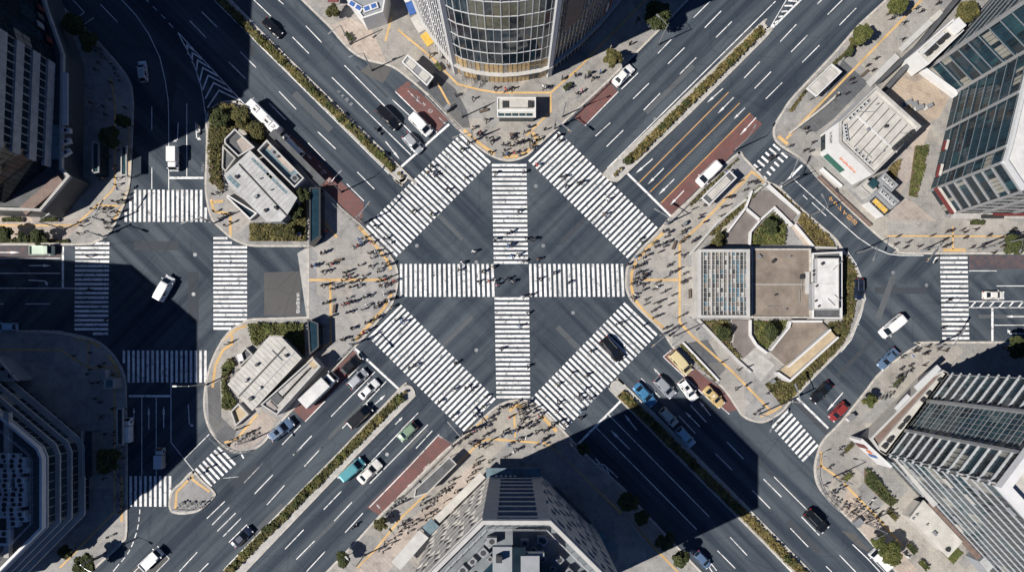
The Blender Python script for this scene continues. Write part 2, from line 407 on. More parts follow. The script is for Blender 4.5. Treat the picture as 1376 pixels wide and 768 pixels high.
# differently paved areas
patch([(548,118),(585,98),(612,120),(628,150),(632,172),(622,172),(602,152),(575,124)], 'paving_dark')
patch([(1086,160),(1040,178),(1062,140),(1082,150)], 'paving_diag')
patch([(1110,128),(1132,80),(1166,112),(1120,160),(1096,178),(1072,172),(1092,148)], 'paving_dark')
patch([(1100,185),(1088,205),(1180,296),(1198,280)], 'paving')
patch([(1190,300),(1200,292),(1400,295),(1400,338),(1226,338),(1205,331)], 'paving')
patch([(1240,166),(1250,170),(1228,230),(1206,265),(1222,268),(1258,297),(1196,296),(1190,280),(1200,255),(1214,200),(1222,168),(1190,130)], 'paving_warm', z=KZ+0.008)
patch([(1192,128),(1222,90),(1276,128),(1262,158),(1240,170),(1222,168)], 'paving_tan', z=KZ+0.006)
patch([(282,290),(281,262),(300,262),(318,290),(334,298),(334,325),(322,325),(300,308)], 'paving')
patch([(279,520),(296,510),(298,560),(318,580),(309,600),(294,592),(281,566)], 'paving_dark')
patch([(330,575),(352,552),(372,562),(362,582),(340,600),(318,604),(304,598)], 'paving_warm')
patch([(997,483),(1012,469),(1041,490),(1022,512)], 'concrete', z=KZ+0.008)
patch([(914,462),(950,456),(975,495),(966,505)], 'paving_dark')
patch([(980,470),(925,425),(938,425),(1000,480)], 'concrete_dark', z=KZ+0.006)
patch([(400,340),(414,332),(414,425),(412,425)], 'concrete')
patch([(541,742),(650,640),(640,618),(505,740),(470,770),(520,770)], 'paving_warm', z=KZ+0.008)
patch([(1140,655),(1165,685),(1210,735),(1235,770),(1205,768),(1158,712),(1128,682)], 'paving_warm')
patch([(0,288),(95,296),(120,290),(90,322),(0,324),(-40,324),(-40,288)], 'paving_warm')
patch([(442,36),(470,24),(500,40),(520,86),(496,80),(474,68)], 'paving_warm')

# trench cuts and resurfaced strips on the carriageways
mb = MB(); pr_ = random.Random(8)
for i_, (x, y, l_, w_, a_) in enumerate(((420,150,70,9,45),(500,110,60,4,45),(330,60,40,10,45),(900,120,90,6,-45),(990,60,60,9,-45),(860,190,40,5,-45),(470,560,80,5,-45),(360,700,60,10,-45),(560,590,40,6,-45),(430,720,70,4,-45),(960,640,110,6,45),(880,560,50,9,45),(1080,720,60,10,45),(1050,650,90,4,45),(210,330,60,12,0),(260,400,14,70,0),(1210,390,70,9,0),(1190,400,8,60,20),(230,120,12,70,10),(600,300,60,5,45),(780,300,70,6,-45),(610,450,70,5,-45),(770,460,60,7,45),(1090,560,60,7,45),(1150,480,70,6,-45),(330,640,40,14,-30),(20,357,60,6,0),(1350,425,70,5,0))):
    ca, sa = cos(radians(a_)), sin(radians(a_))
    mb.sheet(GP([(x+u*ca-v*sa, y+u*sa+v*ca) for u, v in ((-l_/2,-w_/2),(l_/2,-w_/2),(l_/2,w_/2),(-l_/2,w_/2))]), 0.0008+0.0001*i_, pr_.choice(('asphalt_old','asphalt_new')))
struct(mb, 'road_patch')
# asphalt repairs, service lid
mb = MB()
mb.sheet(GP([(355,366),(404,364),(404,424),(355,424)]), 0.004, 'asphalt_patch')
mb.sheet(GP([(196,748),(211,733),(227,750),(208,770),(190,770),(176,766)]), 0.004, 'asphalt_patch')
mb.sheet(GP([(484,96),(498,84),(527,92),(515,112)]), 0.004, 'asphalt_patch')
mb.sheet(GP([(1130,712),(1148,716),(1172,742),(1155,735)]), 0.004, 'asphalt_patch')
struct(mb, 'road_patch')
RED = [[(531,122),(548,109),(603,160),(587,178)], [(771,158),(785,168),(831,123),(818,110)], [(1008,152),(1024,167),(902,289),(887,274)],
       [(376,187),(391,180),(489,273),(486,300),(462,280),(437,254),(416,238)], [(478,468),(491,483),(410,566),(394,551)],
       [(590,583),(606,596),(510,692),(493,681)], [(903,469),(891,479),(930,517),(964,547),(980,553),(991,550),(977,531),(964,517),(935,496)]]
for r in RED: mb = MB(); mb.sheet(GP(r), 0.004, 'bus_lane_red'); struct(mb, 'bus_lane')
for r in ([(-90,331),(84,331),(84,346),(-90,346)], [(1302,343),(1450,343),(1450,361),(1302,361)]):
    mb = MB(); mb.sheet(GP(r), 0.004, 'bus_lane_faded'); struct(mb, 'bus_lane')

# ------------------------------------------------------------------ crosswalks
ZC = 0.012
def crosswalk(a0, b0, a1, b1, n, w=3.35, trims=None):
    """stripes run from line a to line b; a0-b0 is the first stripe, a1-b1 the last"""
    mb = MB()
    A0, B0, A1, B1 = (Vector(p) for p in (a0, b0, a1, b1))
    for i in range(n):
        t = i/(n-1); a = A0.lerp(A1, t); b = B0.lerp(B1, t)
        if trims and i in trims: s0, s1 = trims[i]; a, b = a.lerp(b, s0), a.lerp(b, s1)
        ribbon(mb, [G(*a), G(*b)], w*S, ZC, 'road_white')
    struct(mb, 'crosswalk')
crosswalk((661,222), (707.5,222), (663.5,352.5), (709.5,352.5), 22)
crosswalk((664.5,401), (711,401), (667,533), (712.5,533), 22)
crosswalk((539,354.5), (539,398.5), (661.5,354.5), (663,398.5), 20)
crosswalk((712.5,354.5), (713.5,398.5), (835.5,354.5), (837.5,398.5), 20)
crosswalk((617.5,181), (658.5,218.5), (493,303), (534,344), 28)
crosswalk((711,217), (752,178), (842,346), (882.5,304.5), 29)
crosswalk((496,454), (540,410), (622,578), (665,534.5), 28)
crosswalk((715,533.5), (758.5,577), (838,407), (882.5,450), 28)
crosswalk((169,255), (169,298), (276.5,255), (276.5,298), 18, trims={0: (0.68, 1), 1: (0.36, 1), 17: (0.55, 1)})
crosswalk((101,327), (147,327), (100,448), (145.5,448), 21, trims={0: (0.55, 1), 20: (0.55, 1)})
crosswalk((286.7,320), (332,320), (286.7,441), (332,441), 21, trims={0: (0, 0.42), 1: (0, 0.55), 19: (0, 0.83), 20: (0, 0.53)})
crosswalk((166.5,470.5), (166.5,513.5), (276,470.5), (276,513.5), 18, trims={0: (0, 0.4)})
crosswalk((175.7,639), (175.7,680), (228.5,639), (228.5,680), 9)
crosswalk((293,600), (316,624), (263,629), (284,653), 7)
crosswalk((1263,346.3), (1300,346.3), (1266,454), (1302.5,454), 18)
crosswalk((1037.5,574), (1060,550.5), (1078,619), (1099,597), 10)
crosswalk((1013,221), (1022,229), (1039,194), (1048,202), 6, 3.0)
crosswalk((1026,237), (1030,241), (1050,205), (1058,212), 6, 3.0)

# ------------------------------------------------------------------ painted lines
ZL = 0.008
LN = {}
def line(pts, w=1.15, m='road_white', z=ZL, name='lane_line'):
    LN.setdefault((name, m), MB()); ribbon(LN[(name, m)], GP(pts), w*S, z, m)
def L(s, w=1.15, m='road_white', z=ZL, name='lane_line'):
    """'x y x y; x y x y' polylines in photo pixels"""
    for seg in s.split(';'):
        q = [float(t) for t in seg.split()]
        line(list(zip(q[0::2], q[1::2])), w, m, z, name)
# north-west avenue
L('341 0 364 22;374 0 381 6;393 50 415 72;411 35 432 57;446 104 552 208;463 88 569 195;527 134 550 155;323 70 344 91;307 83 330 106;271 16 292 37;255 28 277 51;375 123 398 147;362 139 384 161;427 177 451 200;414 192 437 216;480 231 503 254;466 247 489 270;531 123 587 178;318 -20 331 -8;361 -12 372 -2')
L('286 -1 523 234;310 0 393 83;428 118 538 226', 1.0)
L('250 -37 286 -1;274 -36 310 0', 1.0)
# north-east avenue
L('932 24 954 2;947 37.5 969 15;962 50.6 983.5 29;884 72 905 50;897.5 86 920 64;913.5 99.6 935.6 77.5;835 120 857.5 98;850.6 133 872 112;865 148 887 125.6;815 197 837.5 175;800 183 820 165;786 169 831 123;1048.5 56 1070 33;1063 70 1085 47.5;1078 84 1101 61;1112 20 1134 -2;1128 34 1150.5 11;1098 6 1106 -2;1000 105 1021 83;1014 119 1036 96.5;1029 133 1051 111')
L('816 226 1042 2;846 228 1079 -2', 1.2)
L('979 124 859 245;994 138.5 873.5 258;1008 152 888 273', 1.1, 'road_orange')
L('1031 44 1052 8 1058 -2;1031 44 1077 -2', 1.0)
L('1036 37 1040 33;1041 31 1046 28;1046 23 1052 22;1050 16 1058 15;1054 8 1065 8;1059 1 1071 2', 2.2)
# south-west avenue
L('405.6 600 393.6 611;433 600 409 626;367 637 342 663;382.7 651 358.6 677.7;302 673 278 696;308 681 285 704.6;316.6 688.6 292 713;323.6 696 300 720;332 704 307.6 728;280 756 258 778;265 741 241 767;459 659 435 684;473 674 449 699.5;487.7 688.6 463.6 715;408 711 383 737;422.7 726 398 751;437 740 412 767;550 626 496.4 681;590 583 550 626;562 554 489 630;575 570 497 649;559 602 581 578;540 576 550 566;490 484 410 566;504 499 445 559;519 512 460 575;404 571 379 597;419 585 395 610;433 600 428 605')
L('353 622 328 648;300 642 320 640', 1.0, 'road_white_faded')
L('529 532 303 762 296 772;550 538 327 768', 1.2)
# south-east avenue
L('818 557 953 693.6;801 574 936 710.5;981 721 1004 745.5;964 739 988 763;861.5 508 886.5 533;912 558 934.6 582;928 544 949 566.7;976.7 593 999 616;961.6 609 984 631;1011 658 1035 682.7;1026 643 1050 667;1062 709 1086 734;1077 693.6 1101 718.6;1128 745 1151 769;1110 760 1122 772;1145.6 730.6 1165 749;1165 749 1190 776;950 530 980 556;1040 640 1090 690', 1.15)
L('836 534 1066 770;845 521 1092 768', 1.2)
L('800 615 806 622 828 650 838 655;800 622 812 624 830 641;815 628 820 640;928 737 936 748 950 757 958 769;940 740 952 752 963 766;930 740 940 740;940 752 947 749;948 762 955 759', 1.2)
L('891 479 964 547;902 470 891 479', 1.0)
# western cross street
L('-80 347 81 347;-80 367 81 367;-80 387 100 387;34 408 68 408;-30 408 5 408', 1.0)
L('204 143 204 175;204 225 204 254;251 139 251 237;226.7 158 226.7 254', 1.0)
L('163.5 0 183 21 200 46 214.6 77 222 108 226 135 226.7 158;140 -24 163.5 0', 1.0)
L('190 -10 193 -6;197 0 199.5 3;205.6 8.7 211 14.6;216.6 20 222 25.4;227 31 232.7 37.5;135 6 158 30;98 0 113.5 17 104 23.5;112.5 33 126 24', 1.0)
L('190.6 532 190.6 638;210 532 210 638;229.8 514 229.8 594;230 594 261 633;248 616 281 583', 1.0)
L('188 684 187.6 690;187 694 186.5 700;186 704 184.5 711;183.5 715 181 722;179.5 727 176.5 734;174.5 738 171 744;168 748 163 754;160 757 152 767', 1.2)
L('211.5 733 227.5 750 209 769;190 758 178 770', 1.0)
# eastern cross street
L('1064 238.5 1131.6 300;1131.6 300 1153 319 1172.5 332 1194 341 1209 343 1241 343;1091 272 1110 290;1079 262 1085 268', 1.0)
L('1302 363.7 1339.6 363.7;1339 384 1450 384;1302 404.7 1450 404.7;1302 413 1450 413;1336 436.6 1450 436.6', 1.0)
L('1304 413 1311 405;1316 413 1323 405;1329 413 1336 405;1342 413 1349 405;1355 413 1362 405;1368 413 1375 405;1381 413 1388 405', 1.8)
L('1139 338 1150 354 1159 376 1163 401 1157 424 1144 456 1130 473', 0.9)
L('1150 402 1158 414;1150 412 1156 424;1149 424 1154 436', 0.9)
# stop lines
L('603.5 167 537 226;841 231 902 291;476 467 537.5 524;834 538.5 776 597;227 239 273.5 239;84.5 331 84.5 387;173 531.7 230 531.7;1048.5 252 1078 222;1333.5 413 1333.5 458;1071 534 1113 575', 2.9, name='stop_line')
# chevron wedge
L('238.5 43 258 80 270 115 276.5 155;238.5 43 332 144', 1.1)
for i in range(7):
    t = 0.22 + i*0.125
    a = Vector((238.5, 43)).lerp(Vector((276, 138)), t + 0.10); a.x += 4*sin(pi*t)
    c = Vector((238.5, 43)).lerp(Vector((318, 130)), t + 0.09)
    apex = Vector((238.5, 43)).lerp(Vector((296, 124)), t)
    line([a, apex, c], 2.0, name='chevron_marking')

def arrow(x0, y0, x1, y1, turn=0, m='road_white', z=ZL, w=1.25):
    """shaft from tail to tip with a barbed head; turn bends the head left (-1) or right (1)"""
    a, b = Vector((x0, y0)), Vector((x1, y1)); d = (b-a).normalized(); n = Vector((-d.y, d.x)); Ln = (b-a).length
    mb = LN.setdefault(('arrow_marking', m), MB())
    if turn == 0:
        c = b - d*Ln*0.36; line([a, c], w, m, z, 'arrow_marking'); h = w*1.35
        mb.face([(*G(*(c+n*h)), z), (*G(*(c-n*h)), z), (*G(*b), z)], m)
    else:
        c = b - d*Ln*0.2; line([a, c, c + n*turn*2.2 + d*1.2], w, m, z, 'arrow_marking')
        e = c + n*turn*2.0 + d*1.0; dd = (n*turn + d*0.6).normalized(); nn = Vector((-dd.y, dd.x))
        mb.face([(*G(*(e+nn*2.4)), z), (*G(*(e-nn*2.4)), z), (*G(*(e+dd*4.5)), z)], m)
for q in ((971.5,119,950,138),(986,131,964,153),(1001,145,986,160),(877,213.5,854,233),(892,226,870,248),(906,240.6,885,261.5),(1016,158,994,182),(919,256,900,276),
          (200,576,200,546),(220,575,220,545),(180,566,180,547),(38.5,356.7,69,356.7),(-8,339,27,339),(1132.7,527,1111,552),(940.6,573,920,552),(955,558,939,537.5),
          (500,546,518,530),(518,190,537,214),(891,508,878,494),(846,603,820,577),(856,578,839,556),(1376,425,1352,425),(531,570,541,560)): arrow(*q)
arrow(38, 376, 67, 378, 1); arrow(239.6, 165, 238, 193, 1); arrow(263, 165, 264.5, 190, -1); arrow(253, 543, 255, 576, -1); arrow(1385, 448, 1350, 448, 1)
for q in ((548,122,566,140),(590,158,600,168),(405,200,420,215),(428,222,440,234)): arrow(*q, m='road_white_faded', z=0.009)

# painted road lettering (the strokes of the worn characters seen in the photo)
GL = {'ba': [((.1,.2),(.3,.9)), ((.5,.9),(.8,.2)), ((.75,.95),(.85,.8)), ((.9,.95),(1,.8))],
      'su': [((.1,.85),(.85,.85)), ((.85,.85),(.15,.1)), ((.5,.45),(.9,.1))],
      'sen': [((.1,.1),(.1,.9)), ((.1,.9),(.9,.9)), ((.9,.9),(.9,.1)), ((.1,.5),(.9,.5)), ((.1,.1),(.9,.1))],
      'yo': [((.15,.9),(.9,.9)), ((.9,.9),(.9,.1)), ((.15,.5),(.9,.5)), ((.1,.1),(.9,.1))],
      'five': [((.85,.9),(.2,.9)), ((.2,.9),(.2,.5)), ((.2,.5),(.85,.5)), ((.85,.5),(.85,.1)), ((.85,.1),(.15,.1))],
      'ta': [((.5,.9),(.1,.45)), ((.35,.75),(.85,.75)), ((.85,.75),(.35,.05)), ((.4,.5),(.65,.35))],
      'ku': [((.45,.95),(.1,.5)), ((.4,.8),(.85,.8)), ((.85,.8),(.3,.05))],
      'shi': [((.15,.85),(.35,.75)), ((.1,.55),(.3,.45)), ((.15,.1),(.9,.8))],
      'i': [((.85,.95),(.1,.45)), ((.55,.65),(.55,.05))],
      'to': [((.3,.95),(.3,.05)), ((.3,.6),(.85,.35))]}
def lettering(chars, x, y, ux, uy, vx, vy, step, m='road_white', w=0.7, z=0.009, name='road_lettering'):
    """chars from (x,y), each in a cell spanned by u (right) and v (up), moving by step"""
    for i, c in enumerate(chars):
        ox, oy = x + step[0]*i, y + step[1]*i
        for (a, b), (c2, d) in GL[c]:
            line([(ox+ux*a+vx*b, oy+uy*a+vy*b), (ox+ux*c2+vx*d, oy+uy*c2+vy*d)], w, m, z, name)
lettering(['five', 'yo', 'sen', 'yo', 'sen'], 398, 398, 4.6, 0, 0, -4.4, (0, 5.6), w=0.75)
lettering(['ta', 'ku', 'shi', 'i', 'sen', 'yo'], 1117, 272, 4.5, -4.5, -5, -5, (6.2, 6.2), 'road_orange', 1.0)
lettering(['ba', 'su', 'sen', 'yo'], 560, 640, 4, 3.5, 4, -4, (-6.5, 6.5), w=0.9)
lettering(['to', 'five'], 572, 625, 4, 3.5, 4, -4, (-4, 4), w=0.8)
lettering(['ba', 'su'], 428, 233, 4.5, 4, 4, -4, (9, 9), 'road_white_faded')
lettering(['ba', 'su', 'sen'], 556, 131, 4.5, -4, 4, 4, (9, 9), 'road_white_faded')
lettering(['ba', 'su', 'sen', 'yo'], 452, 123, 3, 3, 3, -3, (5.5, 5.5), 'road_white_faded', 0.6)
lettering(['yo', 'five'], 270, 218, 4, 0, 0, 6, (0, 7), 'road_white_faded')
for (nm, m), mb in LN.items():
    tag(mb.build(nm), kind='structure')

# manhole lids
mb = MB()
for x, y in ((262,342),(260,395),(409,100),(402,342),(640,352),(1010,690),(1200,366),(560,330),(770,420),(640,470),(455,640),(1245,383),(720,250),(110,90),(520,610),(730,330),(880,160)):
    mb.disc((*G(x, y), 0.0045), 0.38, 'metal_grey', 14)
struct(mb, 'manhole_lid')

# ------------------------------------------------------------------ tactile paving
mb = MB(); TZ = KZ + 0.014
def T(s, w=3.0):
    for seg in s.split(';'):
        q = [float(t) for t in seg.split()]; ribbon(mb, GP(list(zip(q[0::2], q[1::2]))), w*S, TZ, 'tactile_yellow')
T('535 40 540 45 577 75 615 113.5 644 121 669 125 740 125 777.5 92 868 0 900 -32;740 127 740 150 707 183;588 112 604.6 142;526 25 518 56', 2.6)
T('623 175 648 196 665 207.5;676 211 692 210.5 707 206 727 185;716 178 722 190', 4.2)
T('415 376 520 376;444 378 445 460 432 468;431 292 453 319', 3.2)
T('482 304 505 330 520 349 525.5 362;526.5 394 516 414 489 444 478 457', 4.0)
T('913 327 913 433 929 450 983 498 1036 552;913 327 943 300 1010 231 1018 237 1026 246;864 376 911 376;1022 559 1037 553 1050 545', 3.0)
T('891 313 872 331 855 350 848.5 367 848.5 385 851 400 864 417 891 440', 3.8)
T('663 589.6 734 595 752 610 743.5 600 820 674 911 768 940 797;691 554 692 587;646 592 630 608 540 694 506 736 480 762;646 592 660 589', 2.8)
T('630 579 655 558;684 552 694 544 703 546;727.5 558 748 579;622 586 632 577', 4.5)
T('1103 606 1103 625 1127 641.6 1165 681 1185 702 1215 735;1098 628 1104 625', 3.0)
T('1260 -22 1238 0 1056 187;1180 312', 3.0) if False else T('1260 -22 1238 0 1056 187', 3.0)
T('1045 183 1058 194', 4.5)
T('1191 317 1450 318;1280 304 1280 335', 2.2); T('1267 336 1297 336', 4.5)
T('-60 303 102 303 150 258 155 250 155 140 150 105;129 276 160 277', 2.4); T('173 252 166 276 154 296', 3.8); T('174 170 174 245', 1.6)
T('-60 469 83 470 119 494 154 493;119 456 119 492;154.6 540 154.6 687 81 762;154 493 154.6 540', 2.4)
T('102 453 120 457 135 466;146 477 156 490 162 506', 4.2); T('164 640 164 700', 3.5)
T('260 638 250 648 238 660 236 684;255 640 268 650 282 660', 3.2)
T('284 268 288 284 310 288 310 320;286 272 300 270', 3.6)
T('286 520 290 490 300 470 312 462 312 450', 3.6); T('346 556 318 590 302 594', 3.2); T('298 458 318 442 332 437', 3.2)
T('980 268 1005 240', 0.9)
struct(mb, 'tactile_paving')

# ------------------------------------------------------------------ medians and hedges
MED = {
 'north-west avenue': ([(250,-37),(290,1),(523,231),(529,240),(536,246),(543,245),(547,238),(541,228),(308,1),(272,-37)], 'leaf_olive'),
 'north-east avenue': ([(1031,39),(1026,33),(1018,36),(897,151),(817,227),(814,235),(820,242),(829,243),(840,234),(926,153),(1029,50)], 'leaf_gold'),
 'south-west avenue': ([(545,518),(537,522),(455,608),(303,764),(265,803),(285,806),(327,770),(478,612),(549,540),(557,530),(553,520)], 'leaf_olive'),
 'south-east avenue': ([(838,516),(830,512),(823,514),(821,522),(826,530),(900,604),(1066,768),(1100,803),(1120,800),(1088,766),(925,602)], 'leaf_gold'),
}
rng = random.Random(5)
def beds(name, label, poly, h0, h1, leafm, dens=20, r=0.26, cat='hedge', kind=None, base=None, lump=0.5):
    z0 = KZ if base is None else base
    mb = MB(); inner = offset_poly(poly, -0.12)
    mb.prism(inner, z0, z0+0.1, 'soil')
    fill_leaves(mb, inner, dens, z0+h0, z0+h1, r, leafm, rng, lump)
    if name == 'hedge' and len(poly) > 20:                       # single bushes standing out of the strip, bare gaps between
        m_ = len(poly)//2
        for _ in range(26):
            t_ = rng.random()*(m_-1); i_ = int(t_); f_ = t_-i_
            a_ = poly[i_].lerp(poly[i_+1], f_); b_ = poly[-1-i_].lerp(poly[-2-i_], f_); c_ = a_.lerp(b_, rng.uniform(.35, .65)); rr = rng.uniform(.45, .9)
            lf2 = rng.choice(('leaf_green', 'leaf_dark', 'leaf_olive', 'leaf_gold'))
            for _k in range(int(90*rr)):
                u_ = Vector((rng.gauss(0,1), rng.gauss(0,1), rng.gauss(0,1))).normalized()*rr*rng.uniform(.5,1)
                leaf(mb, (c_.x+u_.x*1.15, c_.y+u_.y, z0+.55+abs(u_.z)*.9), rng.uniform(.14,.28), lf2, rng)
    o = mb.build(name); tag(o, label, cat, kind=kind); return o
for nm, (pts, lf) in MED.items():
    ln = smooth_line(GP(pts), 4, True)
    mb = MB(); mb.prism(ln, -0.01, KZ, 'concrete'); struct(mb, 'median')
    mb = MB(); ribbon(mb, ln + [ln[0], ln[1]], 0.3, 0.0, 'kerb_stone', KZ+0.04); struct(mb, 'kerb')
def strip(p0, p1, w, t0=0.0, t1=1.0, wob=0.25):
    p0, p1 = G(*p0), G(*p1); d = (p1-p0); n = Vector((-d.y, d.x)).normalized(); k = 24
    a = [p0 + d*(t0+(t1-t0)*i/k) + n*(w/2 + rng.uniform(-wob, wob)*0.5) for i in range(k+1)]
    b = [p0 + d*(t0+(t1-t0)*i/k) - n*(w/2 + rng.uniform(-wob, wob)*0.5) for i in range(k+1)]
    return a + b[::-1]
beds('hedge', 'long clipped olive hedge along the median of the upper left avenue', strip((268,-26), (530,229), 1.7), 0.25, 0.95, 'leaf_olive', 26)
beds('hedge', 'golden leafy hedge along the median of the upper right avenue', strip((1024,40), (842,219), 1.9), 0.25, 1.0, 'leaf_gold', 24)
beds('hedge', 'brownish patchy hedge along the median of the lower left avenue', strip((539,532), (287,788), 1.9), 0.2, 0.9, 'leaf_olive', 24)
beds('hedge', 'shaded hedge with a golden lower end along the lower right median', strip((833,527), (1100,790), 2.0), 0.2, 0.95, 'leaf_gold', 24)
# ------------------------------------------------------------------ buildings
rb = random.Random(21)
def fbox(mb, a, u, n, s0, s1, z0, z1, d0, d1, m, mtop=None):
    q = [a+u*s0+n*d0, a+u*s1+n*d0, a+u*s1+n*d1, a+u*s0+n*d1]
    mb.prism([(p.x, p.y) for p in q], z0, z1, m, mtop, bottom=True)
def frame_of(a, b):
    u = (b-a); Ln = u.length; u = u/Ln; return u, Vector((u.y, -u.x)), Ln     # outward normal for a counter-clockwise outline
GS_DARK = [('glass_dark', 6), ('glass_blue', 3), ('glass_teal', 1.2), ('glass_blind', 0.7)]
GS_TEAL = [('glass_dark', 5), ('glass_blue', 4), ('glass_teal', 1.3), ('glass_blind', 0.5)]
GS_LIT = [('glass_dark', 3), ('glass_blue', 2), ('glass_blind', 3), ('glass_teal', 2)]
GS_GOLD = [('glass_gold', 6), ('glass_blind', 2), ('glass_dark', 2)]
GS_MIX = [('glass_dark', 6), ('glass_blue', 3), ('glass_teal', 1.5), ('glass_blind', 1.0)]
def pick(gs): return rb.choices([g[0] for g in gs], [g[1] for g in gs])[0]
def windows(par, a, b, z0, z1, bay=1.6, d=0.02, gs=GS_DARK, fr='metal_dark', mw=0.12, md=0.08, s0=0.0, s1=None, rail=False, run=3, name='window_band', tilt=0.0):
    u, n, Ln = frame_of(a, b); s1 = Ln if s1 is None else s1
    k = max(1, round((s1-s0)/bay)); w = (s1-s0)/k; mb = MB(); g = pick(gs)
    for i in range(k):
        if rb.random() < 1.0/run: g = pick(gs)
        p, q = a+u*(s0+w*i)+n*d, a+u*(s0+w*(i+1))+n*d
        j = rb.uniform(-0.03, 0.03)
        mb.face([(p.x, p.y, z0), (q.x, q.y, z0), (q.x+n.x*j, q.y+n.y*j, z1), (p.x+n.x*j, p.y+n.y*j, z1)], g)
    for i in range(k+1):
        s = min(max(s0+w*i, s0+mw/2), s1-mw/2)
        fbox(mb, a, u, n, s-mw/2, s+mw/2, z0, z1, d-0.02, d+md, fr)
    if rail: fbox(mb, a, u, n, s0, s1, (z0+z1)/2-0.06, (z0+z1)/2+0.06, d-0.02, d+md*0.8, fr)
    return mb.build(name, par)
def slab(par, poly, z0, z1, d, m, name='floor_ledge', mtop=None):
    mb = MB(); mb.prism([(p.x, p.y) for p in offset_poly(poly, d)], z0, z1, m, mtop, bottom=True); return mb.build(name, par)
def body(par, poly, z0, z1, m, mroof, name='wall'):
    mb = MB(); mb.prism([(p.x, p.y) for p in poly], z0, z1, m, mroof); return mb.build(name, par)
def parapet(par, poly, z0, z1, t, m, name='parapet', d=0.0):
    o = offset_poly(poly, d); i = offset_poly(poly, d-t); mb = MB(); n = len(o)
    for k in range(n):
        a, b, c, e = o[k], o[(k+1) % n], i[(k+1) % n], i[k]
        v = [(q.x, q.y, z) for z in (z0, z1) for q in (a, b, c, e)]
        mb.mesh(v, [[4,5,6,7], [0,1,5,4], [2,3,7,6], [0,3,2,1]], m)
    return mb.build(name, par)
def roof_units(par, spots, z, m='metal_white', name='air_conditioner'):
    for x, y, w, d, h, rz in spots:
        mb = MB(); mb.box((x, y, z+h/2+0.12), (w, d, h), m, rz)
        mb.box((x, y, z+0.06), (w*0.9, d*0.9, 0.14), 'metal_dark', rz)
        k = max(1, int(w/1.1))
        for i in range(k):
            s = (i-(k-1)/2)*w/k
            mb.disc((x+cos(rz)*s, y+sin(rz)*s, z+h+0.125), min(d, w/k)*0.36, 'metal_dark', 12, 0.03)
        mb.build(name, par)
def railing(par, pts, z, h=1.0, m='metal_white', closed=False, name='railing', step=1.6, r=0.035):
    mb = MB(); pts = [Vector(p[:2]) for p in pts]
    if closed: pts = pts + [pts[0]]
    for zz in (z+h, z+h*0.55): mb.tube([(p.x, p.y, zz) for p in pts], r, m, 5)
    for a, b in zip(pts, pts[1:]):
        k = max(1, int((b-a).length/step))
        for i in range(k+1):
            p = a.lerp(b, i/k); mb.tube([(p.x, p.y, z), (p.x, p.y, z+h)], r, m, 5)
    return mb.build(name, par)
def building(name, label, cat, poly, group=None):
    c = sum(poly, Vector((0, 0)))/len(poly)
    return thing(name, label, cat, (c.x, c.y, 0), group)
Z0 = KZ

# ---- curved glass tower at the top
arc = [(556,-70),(557,-20),(561,12),(574,44),(592,70),(612,96)] + [(625,103.5),(641,107.5),(658,110),(676,111),(694,110),(710,107.5),(724,105)] + [(737,100),(776,68),(802,42),(826,14),(850,-20),(880,-70)]
poly = ccw(GP(arc)); t = building('curved_glass_tower', 'tall tower with a curved dark glass front over a gold base tinted to look lit', 'office tower', poly)
HT = 46.0
body(t, offset_poly(poly, -0.3), Z0, HT, 'wall_dark', 'roof_grey')
n = len(poly); fh = 4.3
def near(p, q): return (p-G(*q)).length < 0.05
arcw = GP(arc); front0, front1 = arcw[5], arcw[13]
fl_z = [0.15, 4.6, 8.4] + [8.4+fh*i for i in range(1, 10)]
for f in range(len(fl_z)-1):
    zb, zt = fl_z[f], min(fl_z[f+1], HT)
    slab(t, poly, zt-0.30, zt-0.14, 0.10 if f else 0.75, 'metal_white' if f else 'concrete_light', 'floor_ledge')
    for i in range(n):
        a, b = poly[i], poly[(i+1) % n]
        mx = (a+b)/2; x = mx.x/S + NX; y = NY - mx.y/S
        if y < -25: continue
        if 611 < x < 738 and y > 94:                                    # curved front
            gs = GS_GOLD if f < 2 else ([('glass_olive', 5), ('glass_blind', 0.6), ('glass_dark', 2)] if f in (5, 6) and 640 < x < 722 else [('glass_dark', 7), ('glass_blue', 2.5), ('glass_blind', 0.25)])
            windows(t, a, b, zb, zt-0.34, 1.18 if f > 1 else 0.95, 0.03, gs, 'metal_white' if f > 1 else 'bronze', 0.07, 0.07, run=2, rail=(f == 1))
        elif x < 612:                                                  # pale finned flank
            windows(t, a, b, zb, zt-0.34, 0.8, 0.0, [('glass_blind', 5), ('glass_dark', 2), ('glass_gold', 1.2)], 'wall_white', 0.26, 0.30, run=2)
        else:
            windows(t, a, b, zb, zt-0.34, 1.0, 0.0, [('glass_dark', 4), ('glass_blue', 4), ('glass_olive', 1.5)], 'metal_grey', 0.16, 0.26, run=2)
mb = MB()
for q in ((612.5,97),(737,101)):                                       # pale edge piers of the curved front
    p = G(*q); mb.box((p.x, p.y, HT/2), (0.9, 0.9, HT), 'metal_white', 0.5)
mb.build('pier', t)
u, nn, Ln = frame_of(G(741,97), G(772,71)); mb = MB()
fbox(mb, G(741,97), u, nn, 1.2, Ln-0.8, 15, 27, 0.3, 0.45, 'wall_brown'); mb.build('wall_panel', t)
for q, m_ in (((578,52,588,66),'yellow_panel'),((566,30,577,50),'roof_cream'),((560,12,566,28),'blue_panel'),((548,-8,560,10),'wall_white')):
    a, b = G(*q[:2]), G(*q[2:]); u = (b-a).normalized(); nn = Vector((u.y, -u.x)) * (1 if Vector((u.y, -u.x)).dot(Vector((-1, -0.5))) > 0 else -1); mb = MB()
    fbox(mb, a, u, nn, 0, (b-a).length, 3.1, 3.35, -0.5, 1.9, m_); mb.build('awning', t)
mb = MB()
